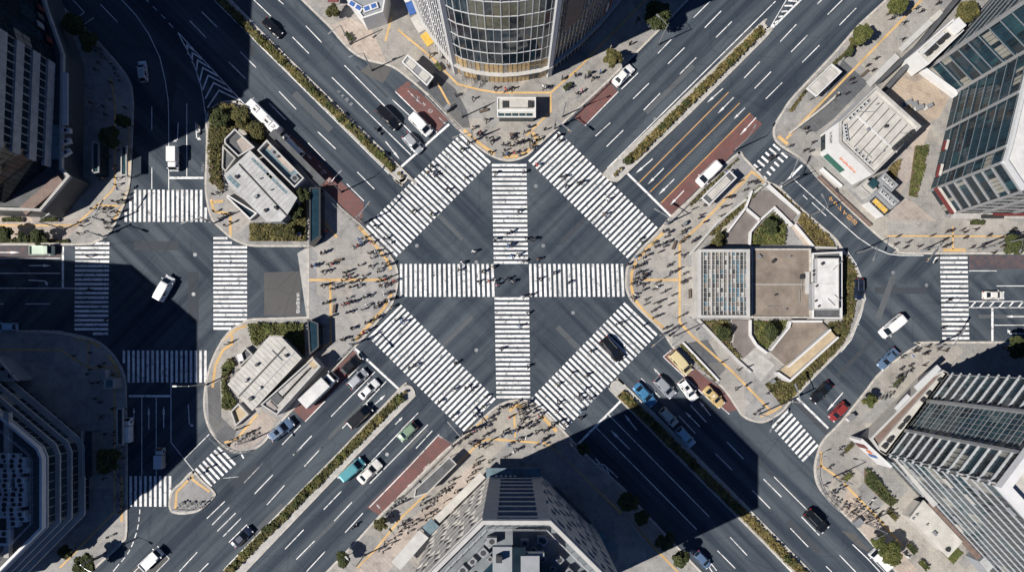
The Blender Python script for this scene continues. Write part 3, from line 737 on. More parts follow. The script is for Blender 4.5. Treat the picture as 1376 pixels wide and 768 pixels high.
for i, c in enumerate(('red_panel','wall_white','red_panel','blue_panel','wall_white')):
    p = G(803+4*i, 40-5*i); mb.box((p.x, p.y, 6+1.5), (0.3, 1.0, 3), c, 0.8)
mb.build('banner', t)

# ---- dark tower, upper left
pts = [(-110,-40),(60,-40),(112,40),(110,232),(58,275),(20,292),(-110,292)]
poly = ccw(GP([(-110,-60),(58,-60),(103,104),(98,229),(36,281),(-110,290)]))
t = building('dark_office_tower', 'dark grey tower with stepped stone window bays at the upper left edge', 'office tower', poly)
HT = 39.5
body(t, offset_poly(poly, -0.5), Z0, HT, 'wall_dark', 'roof_dark'); parapet(t, poly, HT, HT+1.0, 0.4, 'wall_grey')
for f in range(10):
    zb = 3.9*f + 0.3
    a, b = [(poly[i], poly[(i+1) % len(poly)]) for i in range(len(poly)) if frame_of(poly[i], poly[(i+1) % len(poly)])[1].x > 0.97][0]; u, nn, Ln = frame_of(a, b)
    for k in range(5): mb = MB(); fbox(mb, a, u, nn, Ln*k/5+.03-(1.2 if k == 0 else 0), Ln*(k+1)/5-.03, zb+2.0, zb+3.8, -0.5, 0.12, 'wall_strip'); mb.build('wall_panel', t)
    for i in range(len(poly)):
        a, b = poly[i], poly[(i+1) % len(poly)]; mx = (a+b)/2; x = mx.x/S+NX; y = NY-mx.y/S
        if x < -50 or y < 0: continue
        if not f: continue
        if frame_of(a, b)[1].x > 0.97: windows(t, a, b, zb-0.1, zb+2.0, 1.5, -0.45, [('glass_dark', 6), ('glass_blue', 2), ('glass_teal', 0.6), ('glass_gold', 0.25)], 'wall_grey', 0.16, 0.3, run=2)
        else: windows(t, a, b, zb-0.1, zb+3.8, 1.1, 0.0, [('glass_dark', 8), ('glass_blue', 3), ('glass_teal', 1.0), ('glass_blind', 0.25)], 'metal_dark', 0.08, 0.06, run=2, rail=True)
pod = ccw(GP([(-110,-60),(66,-60),(92,30),(114,92),(112,238),(123,248),(85,293),(28,291),(-110,288)]))
body(t, pod, Z0, 5.6, 'wall_dark', 'roof_dark', 'podium'); parapet(t, pod, 5.6, 6.3, 0.5, 'concrete')
mb = MB(); mb.box((*G(86,272), 6.0), (9.6, 2.0, 0.5), 'wall_brown', radians(41)); mb.box((*G(117,150), 6.3), (1.0, 10, 0.3), 'metal_white'); mb.box((*G(104,205),6.2), (1.6, 6.5, 0.3), 'roof_teal'); mb.build('canopy', t)
a, b = G(60,-60), G(104,104)
for i in range(7):
    mb = MB(); p = a.lerp(b, 0.35+i*0.08); mb.box((p.x+0.5, p.y, 7+0.8*(i % 3)), (0.2, 1.1, 1.6), ('red_panel','wall_dark','wall_grey')[i % 3], 0.25); mb.build('sign_panel', t)

roof_units(t, [(*G(118,190+i*14), 1.6, 0.9, 0.8, 0.3*i) for i in range(3)], 5.6)

# ---- octagonal ledge building, lower left, with an added unseen block behind
poly = ccw(GP([(-130,470),(-10,478),(120,588),(125,600),(125,684),(40,770),(-130,800)]))
t = building('ledged_office_block', 'lower left block with cut corners and a railed roof full of white units', 'office block', poly)
HT = 13.2
body(t, offset_poly(poly, -0.7), Z0, HT, 'wall_dark', 'roof_dark')
for f in range(4):
    zb = 0.3+3.2*f
    slab(t, poly, zb+2.85, zb+3.2, 0.25 if f else 0.6, 'concrete_light')
    for i in range(len(poly)):
        a, b = poly[i], poly[(i+1) % len(poly)]; mx = (a+b)/2; x = mx.x/S+NX
        if x < -40: continue
        windows(t, a, b, zb, zb+2.85, 1.5, -0.66, GS_DARK, 'metal_grey', 0.1, 0.1)
parapet(t, poly, HT, HT+1.1, 0.45, 'wall_white', d=0.1); 
railing(t, offset_poly(poly, -2.0), HT, 1.1, 'metal_white', True)
rpl = offset_poly(poly, -3.4)
spots = []
for i in range(26):
    y = 560+i*6.4; x = 74 if y < 700 else 60
    for k in range(3): 
        if rb.random() < 0.8: spots.append((*P(34-k*10+rb.uniform(-1,1), y, HT).xy, rb.uniform(1.4,2.2), rb.uniform(0.9,1.3), rb.uniform(0.9,1.4), 0))
roof_units(t, [s for s in spots if inside(s[:2], [(p.x, p.y) for p in rpl])], HT)
mb = MB(); p = P(14,650,HT); mb.box((p.x, p.y, HT+0.5), (0.9, 26, 1.0), 'concrete'); mb.build('pipe_duct', t)
mb = MB(); p = P(6,710,HT); mb.box((p.x, p.y, HT+0.6), (3.4, 5.4, 1.2), 'wall_white'); mb.box((p.x, p.y, HT+1.26), (2.6, 4.4, 0.12), 'metal_dark'); mb.build('plant_box', t)
up = ccw(GP([(-200,500),(12,500),(66,540),(66,690),(8,756),(-200,770)])); up = [Vector((p.x-0.0, p.y)) for p in up]
HU = 35.5
core = ccw(GP([(-200,500),(-30,470),(30,500),(64,530),(64,692),(2,752),(-200,780)]))
# unseen upper block added outside the picture to cast the street shadow
ub = ccw(GP([(-220,440),(-30,452),(58,527),(58,695),(-6,756),(-220,800)]))
UPB = ub
body(t, ub, HT-0.2, HU, 'wall_dark', 'roof_dark', 'unseen_shadow_block')
for f in range(6): slab(t, ub, HT+3.0+3.7*f, HT+3.6+3.7*f, 0.12, 'wall_grey')
small = ccw(GP([(-60,482),(18,478),(46,510),(-60,515)]))
t2 = building('low_roof_annex', 'small pale roofed annex with dark skylights in shade at the left edge', 'annex', small)
body(t2, small, Z0, 4.0, 'wall_grey', 'roof_grey'); parapet(t2, small, 4.0, 4.5, 0.3, 'concrete_light')
for i in range(6): mb = MB(); p = G(-14+i*10, 494+ (i % 2)*9); mb.box((p.x, p.y, 4.15), (0.9, 0.7, 0.3), 'glass_dark', 0.3); mb.build('skylight', t2)
for k, (x, y, w, d) in enumerate(((78,522,4.6,0.9),(92,540,4.6,0.5))):
    pass
mb = MB(); t2 = thing('glass_canopy', 'teal glass canopy standing on the shaded pavement beside the lower left block', 'canopy', (*G(134,604), 0))
mb.box((*G(134,606), 3.4), (1.3, 9.0, 0.14), 'glass_teal'); mb.box((*G(125.5,606), 3.4), (0.25, 9.0, 0.3), 'concrete'); mb.build('canopy_roof', t2)
for y in (578, 606, 634):
    mb = MB(); mb.tube([(*G(134,y), Z0), (*G(134,y), 3.35)], 0.08, 'metal_dark', 6); mb.build('post', t2)

# ---- octagonal stone tower, bottom
K = 130/(130-36.0)
def RP(x, y): return (NX+(x-NX)/K, NY+(y-NY)/K)            # roof outline seen in the photo -> its plan position
poly = ccw(GP([RP(649,697), RP(739,697), RP(845,803), RP(845,900), RP(545,900), RP(545,801)]))
t = building('octagonal_stone_tower', 'stone tower with cut corners, louvred front and terrace roof at the bottom edge', 'office tower', poly)
HT = 36.0
body(t, offset_poly(poly, -0.35), Z0, HT, 'wall_grey', 'roof_slate')
for i in range(len(poly)):
    a, b = poly[i], poly[(i+1) % len(poly)]; mx = (a+b)/2; x = mx.x/S+NX; y = NY-mx.y/S
    u, nn, Ln = frame_of(a, b)
    if y > 760: continue
    if abs(u.y) < 0.05:            # front: recessed dark bays between grey piers, slabs like louvres
        mb = MB(); fbox(mb, a, u, nn, 0, 1.75, Z0, HT, -0.35, 0.02, 'wall_grey'); fbox(mb, a, u, nn, Ln-2.1, Ln, Z0, HT, -0.35, 0.02, 'wall_grey'); mb.build('pier', t)
        for f in range(10):
            zb = 3.4+3.25*f
            mb = MB(); fbox(mb, a, u, nn, 1.75, Ln-2.1, zb+2.3, zb+3.25, -0.35, 0.25, 'wall_grey'); mb.build('floor_ledge', t)
            windows(t, a, b, zb, zb+2.3, 0.55, -0.33, [('glass_dark', 8), ('glass_blue', 3), ('glass_blind', 1.6), ('wall_white', 0.8)], 'metal_dark', 0.08, 0.08, 1.75, Ln-2.1, run=2)
    else:
        for f in range(9):
            zb = 0.6+3.9*f
            if zb+3.9 > HT+0.5: break
            mb = MB(); fbox(mb, a, u, nn, 0, Ln, zb+2.5, zb+3.9, -0.34, 0.22, 'wall_stone'); mb.build('floor_ledge', t)
            s = 0.0
            while s < Ln-0.5:
                w = rb.choice((1.1, 1.5, 2.2)); mb = MB(); fbox(mb, a, u, nn, s, min(s+w, Ln), zb, zb+2.5, -0.34, 0.18, 'wall_stone'); mb.build('wall_pier', t); s += w+rb.choice((1.2, 1.6))
            windows(t, a, b, zb, zb+2.5, 1.3, -0.33, GS_DARK, 'metal_grey', 0.1, 0.1)
parapet(t, poly, HT, HT+1.2, 0.6, 'concrete_light', d=0.1)
railing(t, offset_poly(poly, -1.3), HT, 1.3, 'metal_white', True, step=1.2)
inner = offset_poly(poly, -6.0); 
body(t, inner, HT, HT+3.2, 'wall_grey', 'roof_dark', 'penthouse'); parapet(t, inner, HT+3.2, HT+3.9, 0.3, 'metal_grey')
slab(t, offset_poly(inner, 0.0), HT+2.0, HT+2.2, 1.0, 'glass_blue', 'glass_eave')
for i in range(len(inner)):
    a, b = inner[i], inner[(i+1) % len(inner)]
    if NY-((a+b)/2).y/S < 800: windows(t, a, b, HT+0.3, HT+1.9, 0.8, 0.03, GS_TEAL, 'metal_white', 0.08, 0.06)
un = []
rin = offset_poly(poly, -3.2); 
for i in range(len(rin)):
    a, b = rin[i], rin[(i+1) % len(rin)]; u, nn, Ln = frame_of(a, b)
    if NY-((a+b)/2).y/S > 760: continue
    k = int(Ln/1.9)
    for j in range(k+1):
        p = a.lerp(b, j/max(1, k)); 
        if rb.random() < 0.85: un.append((p.x+nn.x*rb.uniform(-.3,.5), p.y+nn.y*rb.uniform(-.3,.5), rb.uniform(1.0,1.5), rb.uniform(0.9,1.2), rb.uniform(0.7,1.3), atan2(u.y, u.x)))
        if rb.random() < 0.6: un.append((p.x-nn.x*1.5, p.y-nn.y*1.5, 0.8, 0.7, 0.6, atan2(u.y, u.x)))
roof_units(t, un, HT, 'metal_grey')
for x, y, w, d, h, mm in ((676,752,4,6,1.0,'wall_grey'),(697,752,2.6,6,1.2,'glass_dark'),(712,756,3.6,4,1.4,'wall_grey'),(684,760,1.2,2.4,.9,'metal_grey'),(705,764,1.4,1.4,.8,'metal_dark'),(720,748,1.0,2.0,.7,'metal_grey'),(671,745,1.2,1.2,2.2,'metal_dark'),(700,742,9,0.7,0.8,'wall_grey')):
    p = P(x, y, HT+3.2); mb = MB(); mb.box((p.x, p.y, HT+3.2+h/2), (w*0.72, d*0.72, h), mm); mb.build('roof_box', t)
def wallstrip(par, p, q, w, z0, z1, m, name, mtop=None):
    a, b = G(*p), G(*q); u = (b-a).normalized(); nn = Vector((u.y, -u.x)); mb = MB()
    fbox(mb, a, u, nn, 0, (b-a).length, z0, z1, -w/2, w/2, m, mtop); return mb.build(name, par)
wallstrip(t, (536,752), (573,710), 2.4, 3.2, 3.6, 'concrete_light', 'canopy'); wallstrip(t, (574,709), (587,696), 2.2, 2.6, 3.0, 'roof_teal', 'canopy')
wallstrip(t, (590,692), (650,633), 1.5, 3.4, 3.8, 'roof_cream', 'canopy'); wallstrip(t, (654,631), (726,631), 2.0, 3.2, 3.5, 'roof_teal', 'canopy')
wallstrip(t, (742,650), (790,698), 1.2, 3.2, 3.5, 'wall_dark', 'canopy'); wallstrip(t, (795,712), (818,735), 2.8, 3.0, 3.3, 'roof_teal', 'canopy')
mb = MB()
for i in range(5):
    mb.box((*G(668+i*6, 634), 4.3), (0.5, 0.2, 0.9), 'metal_white')
mb.build('sign_letters', t)

# ---- ledged tower, lower right
c0 = (1176,607)
poly = ccw(GP([c0, (1257,500), (1480,512), (1480,880), (1400,850)]))
t = building('ledged_white_tower', 'large tower with thin white ledges over dark glass at the lower right', 'office tower', poly)
HT = 33.4
body(t, offset_poly(poly, -0.45), Z0, HT, 'wall_dark', 'roof_cream')
nwface = None
for f in range(14):
    zb = 0.1+2.37*f
    full = 0 if 0 else 1
    for i in range(len(poly)):
        a, b = poly[i], poly[(i+1) % len(poly)]; mx = (a+b)/2; x = mx.x/S+NX; y = NY-mx.y/S; u, nn, Ln = frame_of(a, b)
        if nn.x > 0.3 or x > 1400: continue
        if nn.y > 0 and nn.x < -0.3:       # upper left face: ledges at both ends, flush dark glass between
            s_lo, s_hi = Ln*0.30, Ln*0.66
            windows(t, a, b, zb, zb+2.37, 1.0, -0.42, [('glass_dark', 4), ('glass_blue', 3), ('glass_teal', 3.4), ('glass_blind', 0.5)], 'metal_grey', 0.06, 0.05, s_lo, s_hi, rail=True)
            mb = MB()
            for s in (s_lo+1.0, (s_lo+s_hi)/2, s_hi-1.0): pass
            fbox(mb, a, u, nn, s_lo, s_hi, zb+2.2, zb+2.28, -0.42, -0.3, 'metal_grey'); mb.build('floor_ledge', t)
            for p0, p1 in ((0, s_lo), (s_hi, Ln)):
                windows(t, a, b, zb, zb+2.17, 1.0, -0.42, GS_MIX, 'metal_dark', 0.1, 0.05, p0, p1)
                mb = MB(); fbox(mb, a, u, nn, p0-(0.2 if p0 == 0 else 0), p1+(0.2 if p1 == Ln else 0), zb+2.17, zb+2.36, -0.44, -0.06, 'ledge_white'); mb.build('floor_ledge', t)
        elif nn.y < -0.3:
            windows(t, a, b, zb, zb+2.0, 1.2, -0.42, GS_MIX, 'metal_grey', 0.10, 0.06)
            mb = MB(); fbox(mb, a, u, nn, -0.2, Ln+0.5, zb+2.0, zb+2.34, -0.44, -0.30, 'ledge_white'); mb.build('floor_ledge', t)
            for k in range(int(Ln/3)):
                if rb.random() < 0.12: mb = MB(); fbox(mb, a, u, nn, k*3.0, k*3.0+rb.uniform(1.2, 2.8), zb+0.1, zb+0.9, -0.36, -0.26, rb.choice(('wall_grey','concrete','wall_stone'))); mb.build('balcony_panel', t)
        else:
            windows(t, a, b, zb, zb+2.8, 1.5, -0.42, GS_DARK, 'metal_grey', 0.14, 0.14)
mb = MB()
for s in (0.30, 0.66):                     # verticals framing the flush glass
    a, b = G(*c0), G(1257,500); p = a.lerp(b, s); mb.box((p.x, p.y, HT/2), (0.5, 0.5, HT), 'metal_grey', 0.9)
mb.build('pier', t)
parapet(t, poly, HT, HT+1.3, 1.3, 'wall_white', d=0.7)
un = [(*P(1362+rb.uniform(-8,26), 655+rb.uniform(-22,40), HT).xy, rb.uniform(1,2), rb.uniform(0.8,1.4), rb.uniform(0.6,1.2), rb.choice((0,0.6))) for _ in range(24)]
roof_units(t, [s for s in un if inside(s[:2], [(p.x,p.y) for p in offset_poly(poly,-2)])], HT, 'metal_grey')
pod = ccw(GP([(1155,585),(1236,503),(1250,496),(1257,500),(1176,607.5),(1166,602)]))
body(t, pod, Z0, 3.4, 'wall_stone', 'wall_brown', 'podium'); parapet(t, pod, 3.4, 3.9, 0.45, 'concrete_light')
wallstrip(t, (1141,586), (1180,622), 0.5, Z0, 4.6, 'wall_white', 'shop_front')
mb = MB()
a, b = G(1140,588), G(1179,624); u, nn, Ln = frame_of(a, b); nn = nn if nn.x < 0 else -nn
fbox(mb, a, u, nn, 1.2, 2.3, 1.0, 4.2, 0.06, 0.16, 'red_panel'); fbox(mb, a, u, nn, 4.3, 5.0, 1.5, 4.0, 0.06, 0.16, 'blue_panel'); fbox(mb, a, u, nn, 2.9, 3.8, 2.6, 3.8, 0.06, 0.14, 'orange_paint')
mb.build('sign_panel', t)
wallstrip(t, (1212,520), (1242,492), 1.1, 4.2, 4.6, 'metal_white', 'canopy'); wallstrip(t, (1190,548), (1207,530), 1.1, 3.4, 3.7, 'metal_white', 'canopy')
inn_ = ccw(GP([(1166,594),(1246,503),(1251,498),(1257,500.5),(1176,607),(1168,602)])); body(t, inn_, 3.4, 3.9, 'concrete_light', 'roof_cream', 'podium_terrace')
roof_units(t, [(*G(1172+i*7.2, 595-i*8.6), rb.uniform(.5,1.3), rb.uniform(.4,.8), rb.uniform(.4,.8), 0.85) for i in range(11) if i not in (2, 5, 6, 9)], 3.9, 'metal_dark')
wallstrip(t, (1184,604), (1236,668), 1.9, 5.0, 5.5, 'concrete_light', 'canopy')
wallstrip(t, (1236,668), (1312,750), 2.0, 3.0, 3.4, 'wall_brown', 'canopy')
# raised planter, tan roofed pavilion and lawn in front of it
poly = ccw(GP([(1226,667),(1276,720),(1258,740),(1208,690)]))
t = building('tan_roof_pavilion', 'low pavilion with a plain tan roof below the lower right tower', 'pavilion', poly)
body(t, offset_poly(poly, -0.3), Z0, 3.3, 'wall_stone', 'roof_cream'); slab(t, poly, 3.3, 3.6, 0.1, 'roof_cream', 'roof'); 
mb = MB(); mb.disc((*G(1257,730), 3.6), 0.45, 'metal_dark', 14, 0.35); mb.build('roof_vent', t)
poly = ccw(GP([(1296,745),(1314,728),(1360,775),(1340,800)]))
t = building('flat_grey_annex', 'flat grey annex with a dark roof well, bottom right corner', 'annex', poly)
body(t, poly, Z0, 4.2, 'wall_grey', 'roof_grey'); 
mb = MB(); mb.sheet([(p.x, p.y) for p in offset_poly(ccw(GP([(1309,757),(1318,748),(1345,776),(1336,786)])), 0)], 4.21, 'roof_dark'); mb.build('roof_well', t)

# ---- glass tower, upper right
poly = ccw(GP([(1250,91),(1281,124),(1256,240),(1251,258),(1270,290),(1480,290),(1480,-60),(1390,-60)]))
lowp = ccw(GP([(1281,124),(1253,240),(1248,256),(1270,289),(1480,289),(1480,124)]))
t = building('glass_office_tower', 'teal glass tower with pale columns and a white lower roof, right edge', 'office tower', lowp)
HT = 19.4
body(t, offset_poly(lowp, -0.3), Z0, HT, 'wall_dark', 'roof_white'); parapet(t, lowp, HT, HT+0.8, 0.5, 'metal_white')
for f in range(8):
    zb = 0.15+2.4*f
    for i in range(len(lowp)):
        a, b = lowp[i], lowp[(i+1) % len(lowp)]; mx = (a+b)/2; x = mx.x/S+NX; y = NY-mx.y/S; u, nn, Ln = frame_of(a, b)
        if x > 1420 or nn.y > 0.6: continue
        windows(t, a, b, zb, zb+1.9, 0.75, -0.2, GS_TEAL if nn.y > -0.4 else GS_MIX, 'metal_dark', 0.08, 0.06, run=2)
        mb = MB(); fbox(mb, a, u, nn, 0, Ln, zb+1.9, zb+2.4, -0.28, -0.05, 'glass_blue' if nn.y > -0.4 else 'metal_grey')
        fbox(mb, a, u, nn, 0, Ln, zb+2.1, zb+2.17, -0.05, 0.0, 'metal_grey'); mb.build('floor_ledge', t)
mb = MB()
for q in ((1281,126),(1268,176),(1253.5,238),(1247.5,257),(1270,290.5)):
    mb = MB(); p = G(*q); mb.box((p.x, p.y, HT/2), (0.5, 0.5, HT), 'metal_grey', 0.3); mb.build('column', t)
for x in (1305, 1345): mb = MB(); p = G(x, 291); mb.box((p.x, p.y, HT/2), (0.5, 0.6, HT), 'metal_grey'); mb.build('column', t)
mb = MB()
for q, w, d, rz in (((1254,275),6.2,0.7,radians(-56)),((1246,236),2.4,0.5,radians(76)),((1254,203),2.0,0.5,radians(76))):
    mb = MB(); p = G(*q); mb.box((p.x, p.y, 3.3), (w, d, 0.3), 'red_panel', rz); mb.box((p.x+0.5, p.y+0.2, 3.42), (w*0.97, 0.5, 0.2), 'roof_cream', rz); mb.build('awning', t)
mb = MB(); mb.box((*G(1330,295), 3.3), (20, 1.1, 0.3), 'concrete'); mb.box((*G(1340,293.5), 3.6), (7, 0.5, 0.3), 'red_panel'); mb.box((*G(1316,296), 3.55), (4.4, 0.7, 0.25), 'metal_dark'); mb.build('canopy', t)
upp = ccw(GP([(1249,90),(1282,125),(1480,325-90),(1480,-80),(1400,-80)]))
upp = ccw(GP([(1249,90),(1282,125),(1480,125),(1480,-80),(1396,-80)]))
HU = 40.0
body(t, offset_poly(upp, -0.3), Z0, HU, 'wall_dark', 'roof_grey', 'upper_block')
for f in range(15):
    zb = 0.3+2.64*f
    for i in range(len(upp)):
        a, b = upp[i], upp[(i+1) % len(upp)]; mx = (a+b)/2; x = mx.x/S+NX; u, nn, Ln = frame_of(a, b)
        if x > 1300 or nn.y > 0.3:
            if not (nn.y > 0.3 and nn.x < -0.3): continue
        windows(t, a, b, zb, zb+2.1, 0.8, -0.2, [('glass_blind', 6), ('glass_dark', 3)] if f % 4 == 1 else [('glass_blue', 4), ('glass_teal', 2), ('glass_blind', 0.5), ('glass_dark', 4)], 'metal_dark', 0.08, 0.06, run=2)
        mb = MB(); fbox(mb, a, u, nn, 0, Ln, zb+2.1, zb+2.64, -0.28, -0.05, 'glass_blue'); fbox(mb, a, u, nn, 0, Ln, zb+2.3, zb+2.38, -0.05, 0.06, 'metal_grey'); mb.build('floor_ledge', t)
        if f == 14:
            for s in (0.0, Ln): mb = MB(); fbox(mb, a, u, nn, s-0.3, s+0.3, Z0, HU, -0.2, 0.4, 'metal_grey'); mb.build('column', t)
mb = MB(); fbox(mb, lowp[0], Vector((1,0)), Vector((0,-1)), 0, 0.1, 0.1, 0.2, 0, 0.1, 'metal_dark')

# ---- white roofed shop, right
K = 130/(130-7.4)
def R7(x, y): return (NX+(x-NX)/K, NY+(y-NY)/K)
poly = ccw(GP([R7(1176,117), R7(1236,171), R7(1172,235), R7(1127,192), R7(1127,164)]))
t = building('white_roof_shop', 'white walled shop with a ribbed pale roof and orange wall lettering', 'shop', poly)
HT = 7.4
body(t, poly, Z0, HT, 'wall_white', 'roof_cream')
parapet(t, poly, HT, HT+0.55, 0.3, 'concrete'); slab(t, offset_poly(poly, -1.1), HT, HT+0.25, 0, 'metal_grey', 'roof_deck', 'roof_cream')
mb = MB()
r0, r1 = P(1150,156,HT).xy, P(1204,205,HT).xy; rd = (r1-r0).normalized(); rn = Vector((-rd.y, rd.x)); dk = [(v.x, v.y) for v in offset_poly(poly, -1.25)]
for i in range(7):
    c_ = r0.lerp(r1, 0.06+i*0.148); e = [0.0, 0.0]
    for j, sg in enumerate((-1, 1)):
        while inside(c_+rn*sg*(e[j]+.25), dk) and e[j] < 6: e[j] += .25
    p, q = c_-rn*e[0], c_+rn*e[1]
    mb.prism([(v.x, v.y) for v in (p-rd*.07, q-rd*.07, q+rd*.07, p+rd*.07)], HT+0.25, HT+0.28, 'metal_dark')
p, q = r0, r1; mb.prism([(v.x, v.y) for v in (p-rn*.16, q-rn*.16, q+rn*.16, p+rn*.16)], HT+0.25, HT+0.34, 'roof_white')
mb.build('roof_seam', t)
roof_units(t, [(*P(1200+i*4.5, 200-i*4.0, HT).xy, 0.9, 0.7, 0.7, -0.78) for i in range(6)], HT+0.25, 'metal_dark'); roof_units(t, [(*P(1133+i*0.7, 170+i*4.5, HT).xy, 0.6, 0.6, 0.6, 0) for i in range(5)] + [(*P(1140+i*4.8, 160-i*4.5, HT).xy, 0.6, 0.6, 0.5, -0.78) for i in range(6)] + [(*P(1148+i*4.5, 203+i*4.2, HT).xy, 0.6, 0.6, 0.5, 0.78) for i in range(5)], HT, 'metal_white')
def edge_of(poly, side):
    best = None
    for i in range(len(poly)):
        a, b = poly[i], poly[(i+1) % len(poly)]; u, nn, Ln = frame_of(a, b)
        if best is None or nn.dot(side) > best[0]: best = (nn.dot(side), a, b)
    return best[1], best[2]
a, b = edge_of(poly, Vector((-0.7, -0.7))); u, nn, Ln = frame_of(a, b)
fbm = MB(); s = Ln*0.30
for i in range(9):                                             # orange script lettering on the wall
    w = 0.36; fbox(fbm, a, u, nn, s, s+0.10, 3.9, 4.9 if i in (0, 3, 6) else 4.55, 0.03, 0.12, 'orange_paint')
    fbox(fbm, a, u, nn, s+0.1, s+w, 3.9+0.25*(i % 2), 4.08+0.25*(i % 2), 0.03, 0.12, 'orange_paint')
    if i % 3 != 1: fbox(fbm, a, u, nn, s+w-0.08, s+w, 3.95, 4.5, 0.03, 0.12, 'orange_paint')
    s += 0.47
fbm.build('wall_lettering', t)
mb = MB(); fbox(mb, a, u, nn, 0.6, Ln*0.6, 0.4, 2.3, 0.03, 0.1, 'green_panel'); mb.build('shop_window', t)
a, b = edge_of(poly, Vector((-1, 0))); u, nn, Ln = frame_of(a, b); fbm = MB()
for i in range(4):
    fbox(fbm, a, u, nn, 1.0+i*0.6, 1.08+i*0.6, 4.0, 5.0, 0.03, 0.1, 'metal_dark'); fbox(fbm, a, u, nn, 1.08+i*0.6, 1.4+i*0.6, 4.4+0.3*(i % 2), 4.52+0.3*(i % 2), 0.03, 0.1, 'metal_dark')
    if i in (1, 2): fbox(fbm, a, u, nn, 1.34+i*0.6, 1.42+i*0.6, 4.0, 5.0, 0.03, 0.1, 'metal_dark')
fbm.build('wall_lettering', t); mb = MB(); fbox(mb, a, u, nn, 0.5, Ln-0.5, 0.4, 2.2, 0.03, 0.1, 'glass_dark'); mb.build('shop_window', t)
def simple(name, label, cat, pts, h, mw, mr, pe=0.35, pm=None, extra=None):
    poly = ccw([P(x, y, h).xy for x, y in pts]); t = building(name, label, cat, poly)
    body(t, poly, Z0, h, mw, mr)
    if pe: parapet(t, poly, h, h+pe, 0.28, pm or mw)
    return t, poly
t, poly = simple('plant_building', 'small white block with dark roof hatches left of the upper right tower', 'plant building', [(1279,27),(1294,42),(1246,88),(1229,71)], 5.0, 'wall_white', 'roof_cream')
mb = MB()
for x, y in ((1246,72),(1254,65),(1262,57),(1270,50)): mb = MB(); p = P(x, y, 5); mb.box((p.x, p.y, 5.35), (0.9, 0.9, 0.7), 'metal_dark', 0.75); mb.build('roof_hatch', t)
mb = MB(); p = P(1282,38,5); mb.box((p.x, p.y, 5.7), (1.9, 2.2, 1.4), 'wall_white', 0.75); mb.build('stair_box', t)
mb = MB(); p = P(1257,66,5); mb.box((p.x-0.8, p.y+0.9, 5.4), (5.5, 0.5, 0.8), 'metal_white', 0.75); mb.build('pipe_duct', t)
t, poly = simple('roof_kiosk', 'grey roofed kiosk with white roof units below the white roofed shop', 'kiosk', [(1188,232),(1206,249),(1197,258),(1179,241)], 3.2, 'wall_grey', 'roof_grey')
roof_units(t, [(*P(1186+i*5, 240+i*4.6, 3.2).xy, 0.7, 0.6, 0.6, -0.75) for i in range(3)], 3.2)
t, poly = simple('service_kiosk', 'larger grey flat kiosk with cluttered roof above the yellow roofed kiosk', 'kiosk', [(1185,250),(1208,271),(1197,281),(1174,259)], 3.4, 'wall_grey', 'roof_grey')
roof_units(t, [(*P(1183+i*5, 259+i*4.6, 3.4).xy, 0.8, 0.6, 0.5, -0.75) for i in range(4)], 3.4)
t, poly = simple('yellow_kiosk', 'kiosk with a bright yellow roof beside the pavement on the right', 'kiosk', [(1176,263),(1196,282),(1188,290),(1168,271)], 2.9, 'wall_white', 'yellow_panel', 0.15, 'metal_dark')
mb = MB()
for i in range(4): p = P(1174+i*5, 269+i*4.7, 3); mb.box((p.x, p.y, 3.0), (0.08, 1.3, 0.16), 'roof_cream', -0.75)
mb.build('roof_batten', t)
t, poly = simple('grey_store', 'small store with a square roof light between white shop and grey kiosks', 'store', [(1164,241),(1178,254),(1168,264),(1153,250)], 2.6, 'concrete', 'roof_cream')
mb = MB(); p = P(1172,247,2.6); mb.box((p.x, p.y, 2.9), (1.6, 1.5, 0.6), 'glass_teal', -0.75); mb.build('roof_light', t)

# walls by the courtyard
def wall_thing(label, pts, w, h, m, mtop=None, name='low_wall'):
    mb = MB(); ribbon(mb, GP(pts), w, KZ-0.02, m, KZ+h); tag(mb.build(name), label, 'wall')
wall_thing('long dark wall running up the right side of the upper right pavement', [(1176,113),(1228,66),(1300,-20)], 0.75, 1.6, 'wall_dark')
wall_thing('pale bench wall nearest the white roofed shop along the upper right pavement', [(1166,114),(1203,77)], 1.3, 0.7, 'concrete_light')
wall_thing('pale bench wall in the middle of the upper right pavement edge', [(1209,68),(1248,31)], 1.1, 0.7, 'concrete_light')
wall_thing('pale bench wall at the far top of the upper right pavement', [(1251,28),(1262,18)], 1.1, 0.7, 'roof_cream')
wall_thing('white wall with dark railing marks above the tan courtyard', [(1222,86),(1281,130)], 1.0, 1.2, 'wall_white')
wall_thing('dark retaining wall on the left side of the tan courtyard', [(1186,122),(1223,82)], 0.8, 1.5, 'roof_dark')
wall_thing('stone wall between the white shop kerb and the pavement', [(1098,238),(1124,263),(1168,304)], 0.35, 0.8, 'wall_brown')
wall_thing('white street wall along the pavement in front of the white shop', [(1101,228),(1128,252)], 0.5, 0.9, 'wall_white')
wall_thing('low stone edge along the pavement left of the white roofed shop', [(1060,180),(1104,146),(1126,126)], 0.4, 0.6, 'kerb_stone')
wall_thing('narrow pale wall on the right edge of the octagonal tower plaza, in shade', [(836,690),(880,742)], 0.4, 0.7, 'wall_grey')
